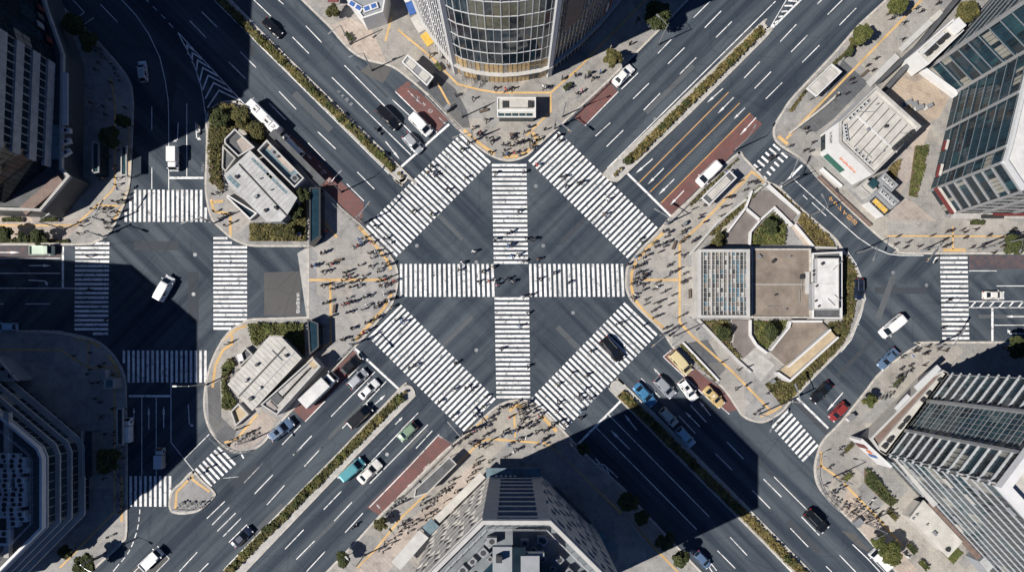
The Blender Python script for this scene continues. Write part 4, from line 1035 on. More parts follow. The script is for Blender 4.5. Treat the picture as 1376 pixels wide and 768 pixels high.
# ---- pavilions of the left plaza
def pavilion(label, roofpts, h, m, seams, name='grey_roof_pavilion'):
    poly = ccw([P(x, y, h).xy for x, y in roofpts]); t = building(name, label, 'pavilion', poly)
    body(t, offset_poly(poly, -0.25), Z0, h, 'wall_grey', 'roof_dark'); slab(t, poly, h, h+0.35, 0.05, 'metal_dark', 'fascia', m)
    mb = MB()
    for (x0, y0, x1, y1), w, mm in seams: ribbon(mb, [P(x0, y0, h).xy, P(x1, y1, h).xy], w, h+0.355, mm, h+0.46)
    mb.build('roof_seam', t)
    q = sorted(range(len(poly)), key=lambda i: -(poly[i]-poly[(i+1) % len(poly)]).length); i0 = q[0]; a, b = poly[i0], poly[(i0+1) % len(poly)]; u = (b-a).normalized(); nn = Vector((-u.y, u.x)); mb = MB()
    k = int((b-a).length/0.85)
    for i in range(1, k):                                    # standing ribs across the sheet roof, clipped to its outline
        p = a + u*(i*(b-a).length/k); s = 0.3; e = s
        while inside((p+nn*(e+0.3)), [(v.x, v.y) for v in poly]): e += 0.3
        if e > 1: mb.prism([(w.x, w.y) for w in (p+nn*s-u*.035, p+nn*s+u*.035, p+nn*e+u*.035, p+nn*e-u*.035)], h+0.35, h+0.39, 'roof_grey' if m == 'roof_cream' else 'concrete')
    mb.build('roof_ribs', t); return t, poly
t, poly = pavilion('pale blue grey pavilion roof with one dark seam, upper of the plaza pair', [(337,203),(400,266),(386,290),(378,298),(360,298),(309,249),(302,236)], 4.2, 'roof_grey', [((322,221,387,291), 0.25, 'metal_dark')])
mb = MB()
for (x, y, w, d, rz) in ((314,244,3.0,0.9,-0.78),(352,226,5.5,0.5,-0.78),(372,246,5.5,0.5,-0.78)):
    p = P(x, y, 4.55); mb.box((p.x, p.y, 4.57), (w, d, 0.03), 'roof_teal', rz)
mb.build('roof_stain_panel', t)
t, poly = simple('roof_well_annex', 'open topped annex with a teal floor beside the upper pavilion', 'annex', [(361,190),(411,241),(398,254),(348,204)], 3.6, 'wall_grey', 'roof_teal', 1.0, 'concrete_light')
mb = MB(); ribbon(mb, GP([(365,198),(402,236)]), 1.2, 3.61, 'paving_warm'); mb.build('floor_strip', t)
roof_units(t, [(*P(398,241,3.6).xy, 1.4, 1.2, 0.8, -0.78), (*P(371,206,3.6).xy, 1.8, 1.0, 0.7, -0.78)], 3.6, 'metal_grey')
t, poly = simple('dark_roof_annex', 'small dark annex with a pale terrace at the top of the upper pavilion', 'annex', [(317,174),(344,199),(322,212),(303,194),(303,188)], 3.8, 'wall_dark', 'roof_dark', 0.6, 'concrete_light')
mb = MB(); mb.sheet([P(x, y, 3.8).xy[:] for x, y in ((318,190),(328,181),(340,197),(327,206))], 3.82, 'paving_warm'); mb.build('terrace', t)
t, poly = simple('stair_well', 'dark open stairwell with a pale rim at the lower left of the upper pavilion', 'stairwell', [(307,262),(347,287),(337,296),(306,266)], 0.7, 'concrete', 'glass_dark', 0.5, 'wall_white')
t, poly = simple('stair_well', 'narrow black stairwell with pale rim left of the upper pavilion roof', 'stairwell', [(300,196),(318,213),(304,232),(299,226)], 0.7, 'concrete', 'roof_dark', 0.4, 'concrete')
t, poly = pavilion('cream pavilion roof with dark seams, lower of the plaza pair', [(362,453),(379,453),(406,481),(340,551),(307,516)], 4.0, 'roof_cream', [((384,466,322,532), 0.28, 'metal_dark'), ((396,474,334,540), 0.22, 'roof_grey')])
t, poly = simple('louvred_annex', 'long narrow annex with dark louvres beside the lower pavilion', 'annex', [(421,480),(432,492),(373,557),(351,543)], 3.4, 'concrete_light', 'concrete', 0.5, 'concrete_light')
mb = MB()
for i in range(12):
    p = P(414-i*3.1, 497+i*3.3, 3.4); mb.box((p.x, p.y, 3.55), (1.25, 0.22, 0.3), 'metal_dark', 0.78)
p = P(372,535,3.4); mb.box((p.x, p.y, 3.5), (1.8, 1.8, 0.2), 'roof_dark', 0.78); mb.build('louvre', t)
mb = MB(); p = P(421,487,3.4); mb.box((p.x, p.y, 3.5), (1.6, 1.9, 0.2), 'ramp_tan', 0.78); p = P(364,547,3.4); mb.box((p.x, p.y, 3.5), (1.7, 2.0, 0.2), 'paving_warm', 0.78); mb.build('roof_hatch', t)
t, poly = simple('stair_well', 'dark stairwell with a pale blue lid left of the lower pavilion', 'stairwell', [(318,480),(331,466),(341,476),(324,492)], 0.9, 'concrete', 'roof_dark', 0.4, 'concrete')
mb = MB(); p = P(324,480,1); mb.box((p.x, p.y, 1.15), (1.0, 1.5, 0.5), 'metal_white', 0.3); mb.build('lid', t)
t, poly = simple('stair_well', 'small stairwell with a tan landing below the lower pavilion', 'stairwell', [(311,552),(322,541),(336,556),(318,572)], 0.8, 'concrete', 'ramp_tan', 0.6, 'concrete_light')
t, poly = simple('shade_or_glass_box', 'narrow dark blue box standing in for shade at the upper left corner of the plaza', 'canopy', [(416,252),(431,252),(431,317),(416,329)], 2.8, 'glass_dark', 'glass_blue', 0.2, 'metal_dark')  # strip of shade on the paving, built as a low dark box
t, poly = simple('shade_or_glass_box', 'dark blue glass canopy at the lower left corner of the plaza', 'canopy', [(413,428),(428,434),(429,466),(416,477)], 2.8, 'glass_dark', 'glass_blue', 0.2, 'metal_dark')
mb = MB(); t = thing('kerb_shadow_canopy', 'long dark canopy standing in for shadow beside the white van, above the pavilion', 'canopy', (*G(400,215), 0));  # shadow along the kerb, built as a dark roof on posts
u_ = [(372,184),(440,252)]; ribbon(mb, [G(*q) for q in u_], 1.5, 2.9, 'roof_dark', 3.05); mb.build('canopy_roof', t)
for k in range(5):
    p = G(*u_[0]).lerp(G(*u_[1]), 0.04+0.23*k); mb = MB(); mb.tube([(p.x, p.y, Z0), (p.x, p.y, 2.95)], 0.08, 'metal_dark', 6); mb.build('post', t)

# ---- deck building with a glass grid roof, right plaza
poly = ccw([P(x, y, 4.4).xy for x, y in [(938,335),(1007,335),(1007,427),(938,427)]])
t = building('glass_grid_hall', 'square hall with a pale framed glass grid roof on the right plaza', 'hall', poly)
body(t, poly, Z0, 4.0, 'concrete', 'roof_teal'); parapet(t, poly, 4.0, 4.7, 0.55, 'concrete_light')
mb = MB(); rr = random.Random(4)
x0, y1 = poly[0].x, 0
xs = [939.5+i*5.45 for i in range(13)]; ys = [337+i*6.2 for i in range(15)]
for i in range(12):
    for j in range(14):
        g = rr.choices(('skylight_blue', 'concrete_dark', 'deck_brown', 'glass_dark', 'roof_grey'), ((4,2,1,3,1) if i in (0,1,8,9,10,11) else (0.7,2.5,2.0,2.0,2)))[0]
        p, q = P(xs[i], ys[j], 4), P(xs[i+1], ys[j+1], 4); mb.face([(p.x, q.y, 4.05), (q.x, q.y, 4.05), (q.x, p.y, 4.05), (p.x, p.y, 4.05)], g)
for i, x in enumerate(xs):
    p = P(x, 337, 4.3); q = P(x, 424, 4.3); mb.box((p.x, (p.y+q.y)/2, 4.3), (0.20 if i in (3, 7) else 0.09, p.y-q.y, 0.5 if i in (3,7) else 0.3), 'concrete_light')
for y in ys:
    p = P(939.5, y, 4.3); q = P(1005, y, 4.3); mb.box(((p.x+q.x)/2, p.y, 4.25), (q.x-p.x, 0.08, 0.22), 'concrete_light')
    p = P(939.5, y+3.1, 4.3); q = P(1005, y+3.1, 4.3); mb.box(((p.x+q.x)/2, p.y, 4.2), (q.x-p.x, 0.05, 0.16), 'concrete')
mb.build('glass_grid_roof', t)
poly = ccw([P(x, y, 2.4).xy for x, y in [(1009,334),(1089,334),(1089,427),(1009,427)]])
t = building('brown_deck', 'flat brown rooftop deck with one pale seam beside the glass grid roof', 'deck', poly)
body(t, poly, Z0, 2.4, 'concrete', 'deck_brown'); parapet(t, poly, 2.4, 2.7, 0.3, 'kerb_stone')
mb = MB(); ribbon(mb, [P(1009,382,2.4).xy, P(1088,382,2.4).xy], 0.14, 2.404, 'concrete_light', 2.43); mb.build('deck_seam', t)
roof_units(t, [(*P(1077,372,2.4).xy, 0.8, 0.8, 0.5, 0)], 2.4, 'metal_dark')
mb = MB(); p = P(1042,396,2.4); mb.box((p.x, p.y, 2.6), (0.5, 0.3, 0.4), 'metal_dark', 0.3); mb.build('vent', t)
mb = MB(); p = P(1085,380,2.4); mb.box((p.x, p.y, 2.55), (1.0, 4.4, 0.3), 'concrete_light'); mb.build('roof_box', t)
poly = ccw([P(x, y, 2.8).xy for x, y in [(1091,340),(1131,338),(1131,428),(1091,428)]])
t = building('white_roof_block', 'white flat roofed block in a pale frame at the right of the brown deck', 'block', poly)
body(t, poly, Z0, 2.6, 'concrete', 'roof_dark'); parapet(t, poly, 2.6, 3.1, 0.3, 'wall_white')
q = ccw([P(x, y, 4).xy for x, y in ((1095,347),(1126,347),(1126,416),(1091,416),(1091,380),(1095,380))]); body(t, q, 2.6, 4.2, 'wall_grey', 'roof_white', 'upper_roof'); parapet(t, q, 4.2, 4.4, 0.18, 'concrete_light')
mb = MB(); ribbon(mb, [P(1096,381,4.2).xy, P(1125,381,4.2).xy], 0.08, 4.204, 'concrete', 4.22)
mb.build('roof_seam', t)
for x, y in ((1093,364),(1093,369),(1097,384),(1096,404),(1100,411)):
    p = P(x, y, 4.2); mb = MB(); mb.box((p.x, p.y, 4.35), (0.4, 0.35, 0.3), 'metal_dark', 0.5); mb.build('roof_vent', t)

# ramps and terraces of that island
def flat(label, pts, h, m, name='ramp', wall=None, side='concrete'):
    poly = ccw(GP(pts)); t = building(name, label, 'ramp', poly); body(t, poly, KZ-0.02, KZ+h, side, m, 'surface')
    if wall:
        mb = MB()
        for w in wall: ribbon(mb, GP(w), 0.38, KZ, 'wall_white', KZ+h+0.7)
        mb.build('side_wall', t)
    return t
flat('brown ramp with white side walls above the glass grid roof', [(977,329),(977,312),(1000,280),(1010,258),(1031,257),(1070,288),(1062,298),(1037,280),(1018,297),(1007,312),(1004,330)], 0.3, 'ramp_grey', wall=[[(1008,258),(1000,280),(976,312)], [(1000,281),(1019,297)], [(1030,250),(1072,288)], [(1019,297),(1006,313),(1005,330)], [(1019,297),(1038,280),(1062,304)]])
flat('brown ramp beside the shrubs below the glass grid roof', [(982,430),(1006,430),(1008,452),(1014,466),(997,482),(984,462),(986,448)], 0.3, 'ramp_grey', wall=[[(1006,430),(1006,450),(1014,463),(1028,474)]])
flat('upper of the two tan sloping ramps at the lower right of the brown deck', [(1058,437),(1062,430),(1098,430),(1109,440),(1053,491),(1032,473)], 0.8, 'deck_brown', wall=[[(1058,432),(1056,440),(1032,470)], [(1058,432),(1100,432)]])
flat('lower, paler tan sloping ramp with white edge below the brown ramp', [(1112,444),(1119,452),(1056,508),(1044,497)], 1.2, 'ramp_tan', wall=[[(1040,500),(1056,511),(1120,453)], [(1054,492),(1110,443)]])
mb = MB()
for w in ([(938,337),(932,346),(932,420),(938,430),(990,484),(1008,500)], [(926,342),(962,300),(1028,247)]): ribbon(mb, GP(w), 0.45, KZ, 'concrete_light', KZ+0.55)
tag(mb.build('low_wall'), 'long pale angular wall around the plaza side of the glass grid hall', 'wall')
mb = MB(); ribbon(mb, GP([(1092,333),(1066,302)]), 0.3, KZ, 'wall_white', KZ+0.8); ribbon(mb, GP([(1006,333),(1092,333),(1122,334)]), 0.4, KZ, 'concrete_light', KZ+0.8); tag(mb.build('low_wall'), 'pale wall along the upper edge of the brown deck', 'wall')
mb = MB(); ribbon(mb, GP([(917,460),(965,511)]), 0.35, KZ, 'wall_white', KZ+0.5); tag(mb.build('low_wall'), 'thin white planter wall beside the yellow taxi bay', 'wall')
mb = MB(); ribbon(mb, GP([(1066,300),(1078,318),(1088,331)]), 1.6, KZ, 'paving_warm', KZ+0.12); tag(mb.build('garden_path'), kind='structure')

# ---- shelters and kiosks
def shelter(name, label, cat, quad, h, mroof, rim='wall_white', panels=0, posts=True, wall=None):
    poly = ccw([P(x, y, h).xy for x, y in quad]); t = building(name, label, cat, poly)
    slab(t, poly, h-0.2, h, 0.0, rim, 'roof', mroof); parapet(t, poly, h, h+0.22, 0.22, rim)
    if wall:
        mb = MB(); ip = offset_poly(poly, -0.35); mb.prism([(p.x, p.y) for p in ip], Z0, h-0.2, wall); mb.build('wall', t)
    else:
        ip = offset_poly(poly, -0.3)
        for p in ip: mb = MB(); mb.tube([(p.x, p.y, Z0), (p.x, p.y, h-0.15)], 0.08, 'metal_dark', 6); mb.build('post', t)
    if panels:
        L0 = (poly[1]-poly[0]).length; lo = poly if L0 > (poly[2]-poly[1]).length else poly[1:]+poly[:1]
        for i in range(panels):
            a = lo[0].lerp(lo[1], (i+0.12)/panels); b = lo[0].lerp(lo[1], (i+0.88)/panels); c = lo[3].lerp(lo[2], (i+0.88)/panels); e = lo[3].lerp(lo[2], (i+0.12)/panels)
            q = offset_poly([a, b, c, e], -0.35); mb = MB(); mb.prism([(p.x, p.y) for p in q], h, h+0.12, 'roof_cream' if rim == 'wall_white' else 'glass_teal'); mb.build('skylight', t)
    return t, poly
shelter('subway_entrance', 'small subway entrance with two cream roof panels left of the curved tower', 'subway entrance', [(548,74),(583,104),(574,116),(540,84)], 3.0, 'metal_grey', 'wall_white', 2, wall='glass_dark')
t, poly = shelter('subway_entrance', 'white subway entrance with glazed front below the curved tower', 'subway entrance', [(668,131),(720,131),(720,158),(668,158)], 3.3, 'roof_cream', 'wall_white', 0, wall='glass_dark')
mb = MB(); mb.box((*P(697,141,3.4).xy, 3.7), (3.6, 1.3, 0.7), 'roof_cream'); mb.box((*P(680,141,3.4).xy, 3.7), (1.4, 1.2, 0.6), 'metal_dark'); mb.box((*P(711,141,3.4).xy, 3.7), (1.2, 1.2, 0.6), 'metal_dark'); mb.build('roof_box', t)
mb = MB(); mb.box((*P(694,149,3.4).xy, 3.42), (7.2, 0.5, 0.25), 'wall_white'); mb.build('roof_beam', t)
a, b = G(668.5,158.2), G(719.5,158.2); windows(t, a, b, 0.3, 2.6, 0.8, 0.05, GS_TEAL, 'metal_white', 0.1, 0.08)
for i in range(5): mb = MB(); p = P(673+i*9.5, 154.5, 3.4); mb.box((p.x, p.y, 3.4), (1.1, 0.6, 0.12), 'glass_teal'); mb.build('skylight', t)
shelter('bus_shelter', 'bus shelter with a grey glass roof on the upper right pavement', 'bus shelter', [(1117,86),(1131,97),(1097,130),(1083,119)], 2.9, 'concrete', 'wall_white', 2)
shelter('bus_shelter', 'bus shelter with a dark roof beside the white van on the red lane', 'bus shelter', [(980,229),(990,239),(953,276),(942,266)], 2.9, 'roof_dark', 'wall_white', 1)
shelter('bus_shelter', 'long grey roofed shelter with pointed ends left of the octagonal tower', 'bus shelter', [(604,613),(614,623),(575,662),(556,668),(558,656)], 3.0, 'roof_dark', 'concrete_light', 0)
t, poly = simple('police_box', 'small white kiosk with blue roof panels at the top beside the avenue', 'kiosk', [(462,-8),(488,26),(515,17),(520,-12)], 4.5, 'wall_white', 'wall_grey', 0.3)
for q, rz in (((478,9),-0.55),((498,11),0.35)):
    mb = MB(); p = P(*q, 4.6); mb.box((p.x, p.y, 4.75), (3.0, 1.2, 0.3), 'wall_white', rz); mb.build('roof_box', t)
    for s in (-0.7, 0.7): mb = MB(); mb.box((p.x+cos(rz)*s, p.y+sin(rz)*s, 4.93), (1.0, 0.8, 0.06), 'blue_panel', rz); mb.build('solar_panel', t)
mb = MB(); t = thing('red_tent', 'small red canopy tent beside the white kiosk at the top', 'tent', (*G(452,4), 0))
p = G(452,4); v = [(p.x-1.1,p.y-1.1,2.2),(p.x+1.1,p.y-1.1,2.2),(p.x+1.1,p.y+1.1,2.2),(p.x-1.1,p.y+1.1,2.2),(p.x,p.y,3.0)]
mb.mesh(v, [[0,1,4],[1,2,4],[2,3,4],[3,0,4]], 'red_panel'); mb.build('tent_roof', t)
for dx in (-1,1):
    for dy in (-1,1): mb = MB(); mb.tube([(p.x+dx, p.y+dy, Z0), (p.x+dx, p.y+dy, 2.2)], 0.04, 'metal_white', 5); mb.build('post', t)

shelter('bus_shelter', 'bus shelter in deep shade at the kerb of the lower left pavement', 'bus shelter', [(157,548),(166,548),(166,598),(157,598)], 2.8, 'glass_teal', 'concrete', 2)
shelter('bus_shelter', 'bus shelter in deep shade on the upper left curved pavement', 'bus shelter', [(163,196),(171,196),(171,236),(163,236)], 2.8, 'glass_teal', 'concrete', 2)
t, poly = simple('shade_kiosk', 'small kiosk with a teal roof in shade below the lower left crosswalk corner', 'kiosk', [(140,508),(154,508),(154,522),(140,522)], 2.6, 'wall_grey', 'roof_teal', 0.2, 'concrete')
t, poly = simple('glass_entrance', 'long glass roofed entrance against the shaded side of the dark tower', 'entrance', [(124,190),(134,192),(134,232),(124,234)], 3.0, 'glass_dark', 'glass_teal', 0.2, 'metal_grey')
# ---- pipes, hatches and vents on the low roofs
def clutter(tname, pts, h, seed):
    r_ = random.Random(seed); par = [o for o in COL.objects if o.type == 'EMPTY' and o.get('label', '').startswith(tname)][0]
    for x, y in pts:
        p = P(x+r_.uniform(-1,1), y+r_.uniform(-1,1), h); k = r_.random(); mb = MB()
        if k < .4: mb.box((p.x, p.y, h+.25), (r_.uniform(.4,1.0), r_.uniform(.4,.8), .5), r_.choice(('metal_grey','metal_dark','concrete')), r_.choice((0,.78,-.78))); mb.build('roof_hatch', par)
        elif k < .7: mb.tube([(p.x, p.y, h), (p.x, p.y, h+.6)], .14, 'metal_grey', 8); mb.build('vent_pipe', par)
        else: a_ = r_.choice((0, .78, -.78, 1.57)); L_ = r_.uniform(1.5, 4); mb.tube([(p.x, p.y, h+.12), (p.x+cos(a_)*L_, p.y+sin(a_)*L_, h+.12)], .07, 'metal_grey', 6); mb.build('pipe', par)
clutter('pale blue grey pavilion', [(325,225),(318,238),(350,240),(365,255),(372,280),(358,283),(345,265)], 4.55, 1)
clutter('cream pavilion roof', [(330,510),(345,490),(365,470),(385,478),(350,520),(338,535)], 4.4, 2)
clutter('flat brown rooftop deck', [(1020,345),(1040,350),(1060,345),(1078,392),(1030,412),(1056,415),(1074,405)], 2.4, 3)
clutter('white flat roofed block', [(1105,355),(1118,362),(1112,400),(1120,395)], 4.2, 4)
clutter('white walled shop', [(1150,150),(1165,175),(1190,170),(1185,205),(1210,180),(1160,200),(1178,140)], 7.65, 5)
clutter('low pavilion with a plain tan', [(1230,690),(1245,705),(1255,715),(1225,695)], 3.6, 6)
# ------------------------------------------------------------------ vehicles (built once per kind at the origin, +x is forward)
PAINT = mat('car_paint', (0.7, 0.7, 0.7), 0.25, coat=0.6, var=0.02)
def paint(name, c, rough=0.28, metal=0.15):
    return mat('paint_'+name, c, rough, metal, var=0.03, scale=0.8, coat=0.7)
PC = dict(white=paint('white', (0.74, 0.74, 0.73), metal=0), pearl=paint('pearl', (0.66, 0.65, 0.61), metal=0), silver=paint('silver', (0.50, 0.52, 0.54), metal=0.4), black=paint('black', (0.010, 0.011, 0.013)), navy=paint('navy', (0.012, 0.020, 0.045)),
          blue=paint('blue', (0.06, 0.20, 0.36)), lightblue=paint('lightblue', (0.28, 0.45, 0.55)), teal=paint('teal', (0.09, 0.31, 0.35)), green=paint('green', (0.20, 0.29, 0.20)), palegreen=paint('palegreen', (0.52, 0.62, 0.52), metal=0),
          yellow=paint('yellow', (0.50, 0.37, 0.17), metal=0), straw=paint('straw', (0.56, 0.48, 0.28), metal=0), beige=paint('beige', (0.50, 0.52, 0.46)), red=paint('red', (0.22, 0.032, 0.032), metal=0), grey=paint('grey', (0.30, 0.32, 0.35)), steelblue=paint('steelblue', (0.10, 0.16, 0.26)))
def loft(mb, st, m, close=True):
    """st: list of (x, half width low, half width top, z bottom, z top); rounded shoulder section, rings joined front to back"""
    rings = []
    for x, wl, wt, zb, zt in st:
        h = zt-zb
        half = [(wl*0.9, zb), (wl, zb+h*0.3), (wl, zb+h*0.68), (wt*0.96, zt-h*0.07), (wt*0.80, zt), (0, zt+0.015)]
        rings.append([(x, -y, z) for y, z in half] + [(x, y, z) for y, z in half[-2::-1]])
    n = len(rings[0]); v = [p for r in rings for p in r]; f = []
    for i in range(len(rings)-1):
        for k in range(n):
            a, b = i*n+k, i*n+(k+1) % n; f.append([a, a+n, b+n, b])
    f.append(list(range(n))); f.append([(len(rings)-1)*n+k for k in range(n)][::-1])
    mb.mesh(v, f, m)
def wheel(par, x, y, r=0.33, w=0.22):
    mb = MB(); k = 14
    for s, (rr, m) in enumerate(((r, 'tyre'), (r*0.6, 'rim'))):
        ww = w if s == 0 else w+0.02
        v = [(x+rr*cos(2*pi*i/k), y+sg*ww/2, r+rr*sin(2*pi*i/k)) for sg in (-1, 1) for i in range(k)]
        mb.mesh(v, [[i, (i+1) % k, k+(i+1) % k, k+i] for i in range(k)] + [list(range(k))[::-1], [k+i for i in range(k)]], m)
    return mb.build('wheel', par, False)
def lights(par, xf, xr, w, zf, zr, dx=0.14, dy=0.34):
    for s in (-1, 1):
        mb = MB(); mb.box((xf, s*(w-dy/2), zf), (dx, dy, 0.16), 'lamp_lens'); mb.build('headlight', par)
        mb = MB(); mb.box((xr, s*(w-dy/2), zr), (dx*0.7, dy*0.9, 0.18), 'tail_lens'); mb.build('tail_light', par)
def mirrors(par, x, w, z):
    for s in (-1, 1):
        mb = MB(); mb.box((x, s*(w+0.10), z), (0.14, 0.22, 0.15), PAINT, s*0.2); mb.build('wing_mirror', par)
def greenhouse(par, zb, zt, wb, wt, xr0, xr1, xf1, xf0, pillars=(0.0,), sunroof=False, rails=False):
    """body-coloured cabin with glass set just proud of it: windscreen, rear window, side windows"""
    mb = MB(); xm = [xr1 + (xf1-xr1)*t for t in (0, 0.08, 0.5, 0.92, 1)]
    v = []; 
    rb_ = [(xr0, wb*0.93), (xf0, wb*0.90)]
    base = [(xr0, -wb*.92, zb), (xr0+(xf0-xr0)*.25, -wb, zb), (xr0+(xf0-xr0)*.7, -wb, zb), (xf0, -wb*.84, zb), (xf0, wb*.84, zb), (xr0+(xf0-xr0)*.7, wb, zb), (xr0+(xf0-xr0)*.25, wb, zb), (xr0, wb*.92, zb)]
    top = [(xr1, -wt*.90, zt-.04), (xr1+(xf1-xr1)*.2, -wt, zt-.01), (xr1+(xf1-xr1)*.75, -wt, zt-.01), (xf1, -wt*.88, zt-.05), (xf1, wt*.88, zt-.05), (xr1+(xf1-xr1)*.75, wt, zt-.01), (xr1+(xf1-xr1)*.2, wt, zt-.01), (xr1, wt*.90, zt-.04)]
    mb.mesh(base+top, [[i, (i+1) % 8, 8+(i+1) % 8, 8+i] for i in range(8)], PAINT)
    inn = [(x*0.86+(xr1+xf1)/2*0.14, y*0.78, zt+0.025) for x, y, z in top]
    mb.mesh(top+inn, [[i, (i+1) % 8, 8+(i+1) % 8, 8+i] for i in range(8)] + [list(range(8, 16))], PAINT)
    mb.build('cabin', par)
    B = [Vector(p) for p in base]; T = [Vector(p) for p in top]
    def quad(name, a, b, c, d, k=0.012, m0=0.07, m1=0.10):
        mid = (a+b+c+d)/4; n = (b-a).cross(d-a).normalized()
        if n.dot(mid-Vector(((xr0+xf0)/2, 0, zb))) < 0: n = -n
        q = []
        for (s, t_) in ((m0, m1), (1-m0, m1), (1-m0, 1-m1), (m0, 1-m1)):
            q.append(a.lerp(b, s).lerp(d.lerp(c, s), t_) + n*k)
        g = MB(); g.face(q, 'car_glass'); g.build(name, par)
    quad('windscreen', B[3], B[4], T[4], T[3], 0.02, 0.04, 0.06); quad('rear_window', B[7], B[0], T[0], T[7], 0.02, 0.08, 0.08)
    for s in (0, 1):
        i0, i1, i2, i3 = (0, 1, 2, 3) if s == 0 else (7, 6, 5, 4)
        quad('side_window', B[i0].lerp(B[i1], .55), B[i1].lerp(B[i2], .52), T[i1].lerp(T[i2], .5), T[i0].lerp(T[i1], .6), 0.015, 0.05, 0.12)
        quad('side_window', B[i1].lerp(B[i2], .52), B[i3].lerp(B[i2], .25), T[i3].lerp(T[i2], .3), T[i1].lerp(T[i2], .5), 0.015, 0.05, 0.12)
    if sunroof:
        g = MB(); g.box(((xr1+xf1)/2+0.15, 0, zt+0.03), (0.75, wt*1.1, 0.02), 'car_glass'); g.build('sunroof', par)
    if rails:
        for s in (-1, 1): g = MB(); g.tube([(xr1+.15, s*wt*.86, zt+.06), (xf1-.15, s*wt*.86, zt+.06)], .03, 'metal_grey', 6); g.build('roof_rail', par)
def make_sedan():
    t = thing('car', '', 'car'); mb = MB()
    loft(mb, [(-2.32,.70,.60,.35,.78),(-2.24,.82,.74,.26,.93),(-1.75,.88,.80,.20,.99),(-.6,.90,.84,.18,1.0),(.8,.90,.83,.18,.97),(1.5,.88,.78,.20,.88),(2.05,.82,.66,.24,.76),(2.28,.70,.52,.32,.66),(2.33,.60,.44,.36,.58)], PAINT); mb.build('body', t)
    greenhouse(t, .95, 1.46, .80, .60, -1.75, -1.05, .35, 1.12); lights(t, 2.16, -2.27, .80, .66, .80); mirrors(t, .78, .86, 1.0)
    mb = MB(); mb.box((2.31, 0, .45), (.06, 1.0, .16), 'car_trim'); mb.build('grille', t)
    for x in (-1.38, 1.38):
        for y in (-.80, .80): wheel(t, x, y)
    return t
def make_hatch():
    t = thing('car', '', 'car'); mb = MB()
    loft(mb, [(-2.05,.72,.64,.35,.85),(-1.98,.82,.76,.26,1.0),(-1.4,.86,.80,.20,1.03),(.6,.87,.82,.18,1.0),(1.3,.85,.76,.20,.92),(1.8,.80,.66,.24,.80),(2.0,.68,.52,.32,.68),(2.05,.6,.44,.36,.6)], PAINT); mb.build('body', t)
    greenhouse(t, .98, 1.55, .79, .63, -1.98, -1.55, .45, 1.22, rails=False); lights(t, 1.90, -2.0, .78, .72, .92); mirrors(t, .9, .84, 1.05)
    for x in (-1.25, 1.25):
        for y in (-.77, .77): wheel(t, x, y)
    return t
def make_suv():
    t = thing('car', '', 'car'); mb = MB()
    loft(mb, [(-2.35,.76,.68,.4,.95),(-2.28,.88,.82,.3,1.1),(-1.6,.93,.86,.25,1.12),(.7,.94,.88,.24,1.1),(1.5,.92,.82,.26,1.03),(2.1,.86,.74,.3,.93),(2.3,.74,.6,.38,.8),(2.36,.66,.5,.42,.7)], PAINT); mb.build('body', t)
    greenhouse(t, 1.06, 1.72, .86, .68, -2.27, -1.95, .45, 1.22, sunroof=True, rails=True); lights(t, 2.2, -2.3, .85, .84, 1.0); mirrors(t, .9, .92, 1.16)
    for x in (-1.4, 1.4):
        for y in (-.84, .84): wheel(t, x, y, .36, .24)
    return t
def make_van():
    t = thing('van', '', 'van'); mb = MB()
    loft(mb, [(-2.42,.78,.72,.35,1.0),(-2.36,.90,.86,.26,1.15),(-1.6,.93,.89,.2,1.18),(1.2,.93,.88,.2,1.14),(1.9,.90,.80,.24,1.02),(2.3,.78,.64,.3,.86),(2.42,.66,.5,.36,.72)], PAINT); mb.build('body', t)
    greenhouse(t, 1.1, 1.92, .88, .74, -2.38, -2.24, 1.05, 1.85); lights(t, 2.28, -2.4, .88, .86, 1.1); mirrors(t, 1.45, .92, 1.2)
    for x in (-1.45, 1.5):
        for y in (-.83, .83): wheel(t, x, y, .34, .24)
    return t
def cab(t, x0, x1, w, zb, zt):
    mb = MB(); loft(mb, [(x0, w, w*.93, .45, zt), (x0+.1, w, w*.95, .4, zt+.02), (x1-.55, w, w*.9, .4, zt), (x1-.12, w*.98, w*.86, .4, zb+.35), (x1, w*.9, w*.78, .45, zb+.05)], PAINT); mb.build('cab', t)
    mb = MB(); mb.face([(x1-.10, -w*.82, zb+.32), (x1-.10, w*.82, zb+.32), (x1-.52, w*.78, zt-.03), (x1-.52, -w*.78, zt-.03)], 'car_glass'); o = mb.build('windscreen', t); o.location = (.05, 0, .045)
    for s in (-1, 1):
        mb = MB(); mb.face([(x1-.95, s*(w+.012), zb+.2), (x1-.25, s*(w+.012), zb+.2), (x1-.6, s*(w*.955+.012), zt-.2), (x1-.95, s*(w*.955+.012), zt-.2)], 'car_glass'); mb.build('side_window', t)
def make_box_truck():
    t = thing('truck', '', 'truck'); cab(t, 2.15, 3.75, 1.0, 1.15, 2.15); mirrors(t, 3.4, 1.02, 1.6)
    mb = MB(); mb.box((-.75, 0, 1.95), (5.6, 2.16, 2.2), 'roof_white'); 
    for y in (-1.0, 1.0): mb.box((-.75, y*1.05, 3.04), (5.62, .06, .08), 'metal_grey')
    mb.build('cargo_box', t)
    mb = MB(); mb.box((0, 0, .68), (6.8, 1.5, .3), 'car_trim'); mb.build('chassis', t); lights(t, 3.72, -3.5, .98, .8, .8)
    for x in (-2.2, 2.8):
        for y in (-.9, .9): wheel(t, x, y, .42, .26)
    mb = MB(); mb.box((2.3, 0, 2.3), (.5, 1.2, .3), 'metal_dark'); mb.build('fairing', t)
    return t
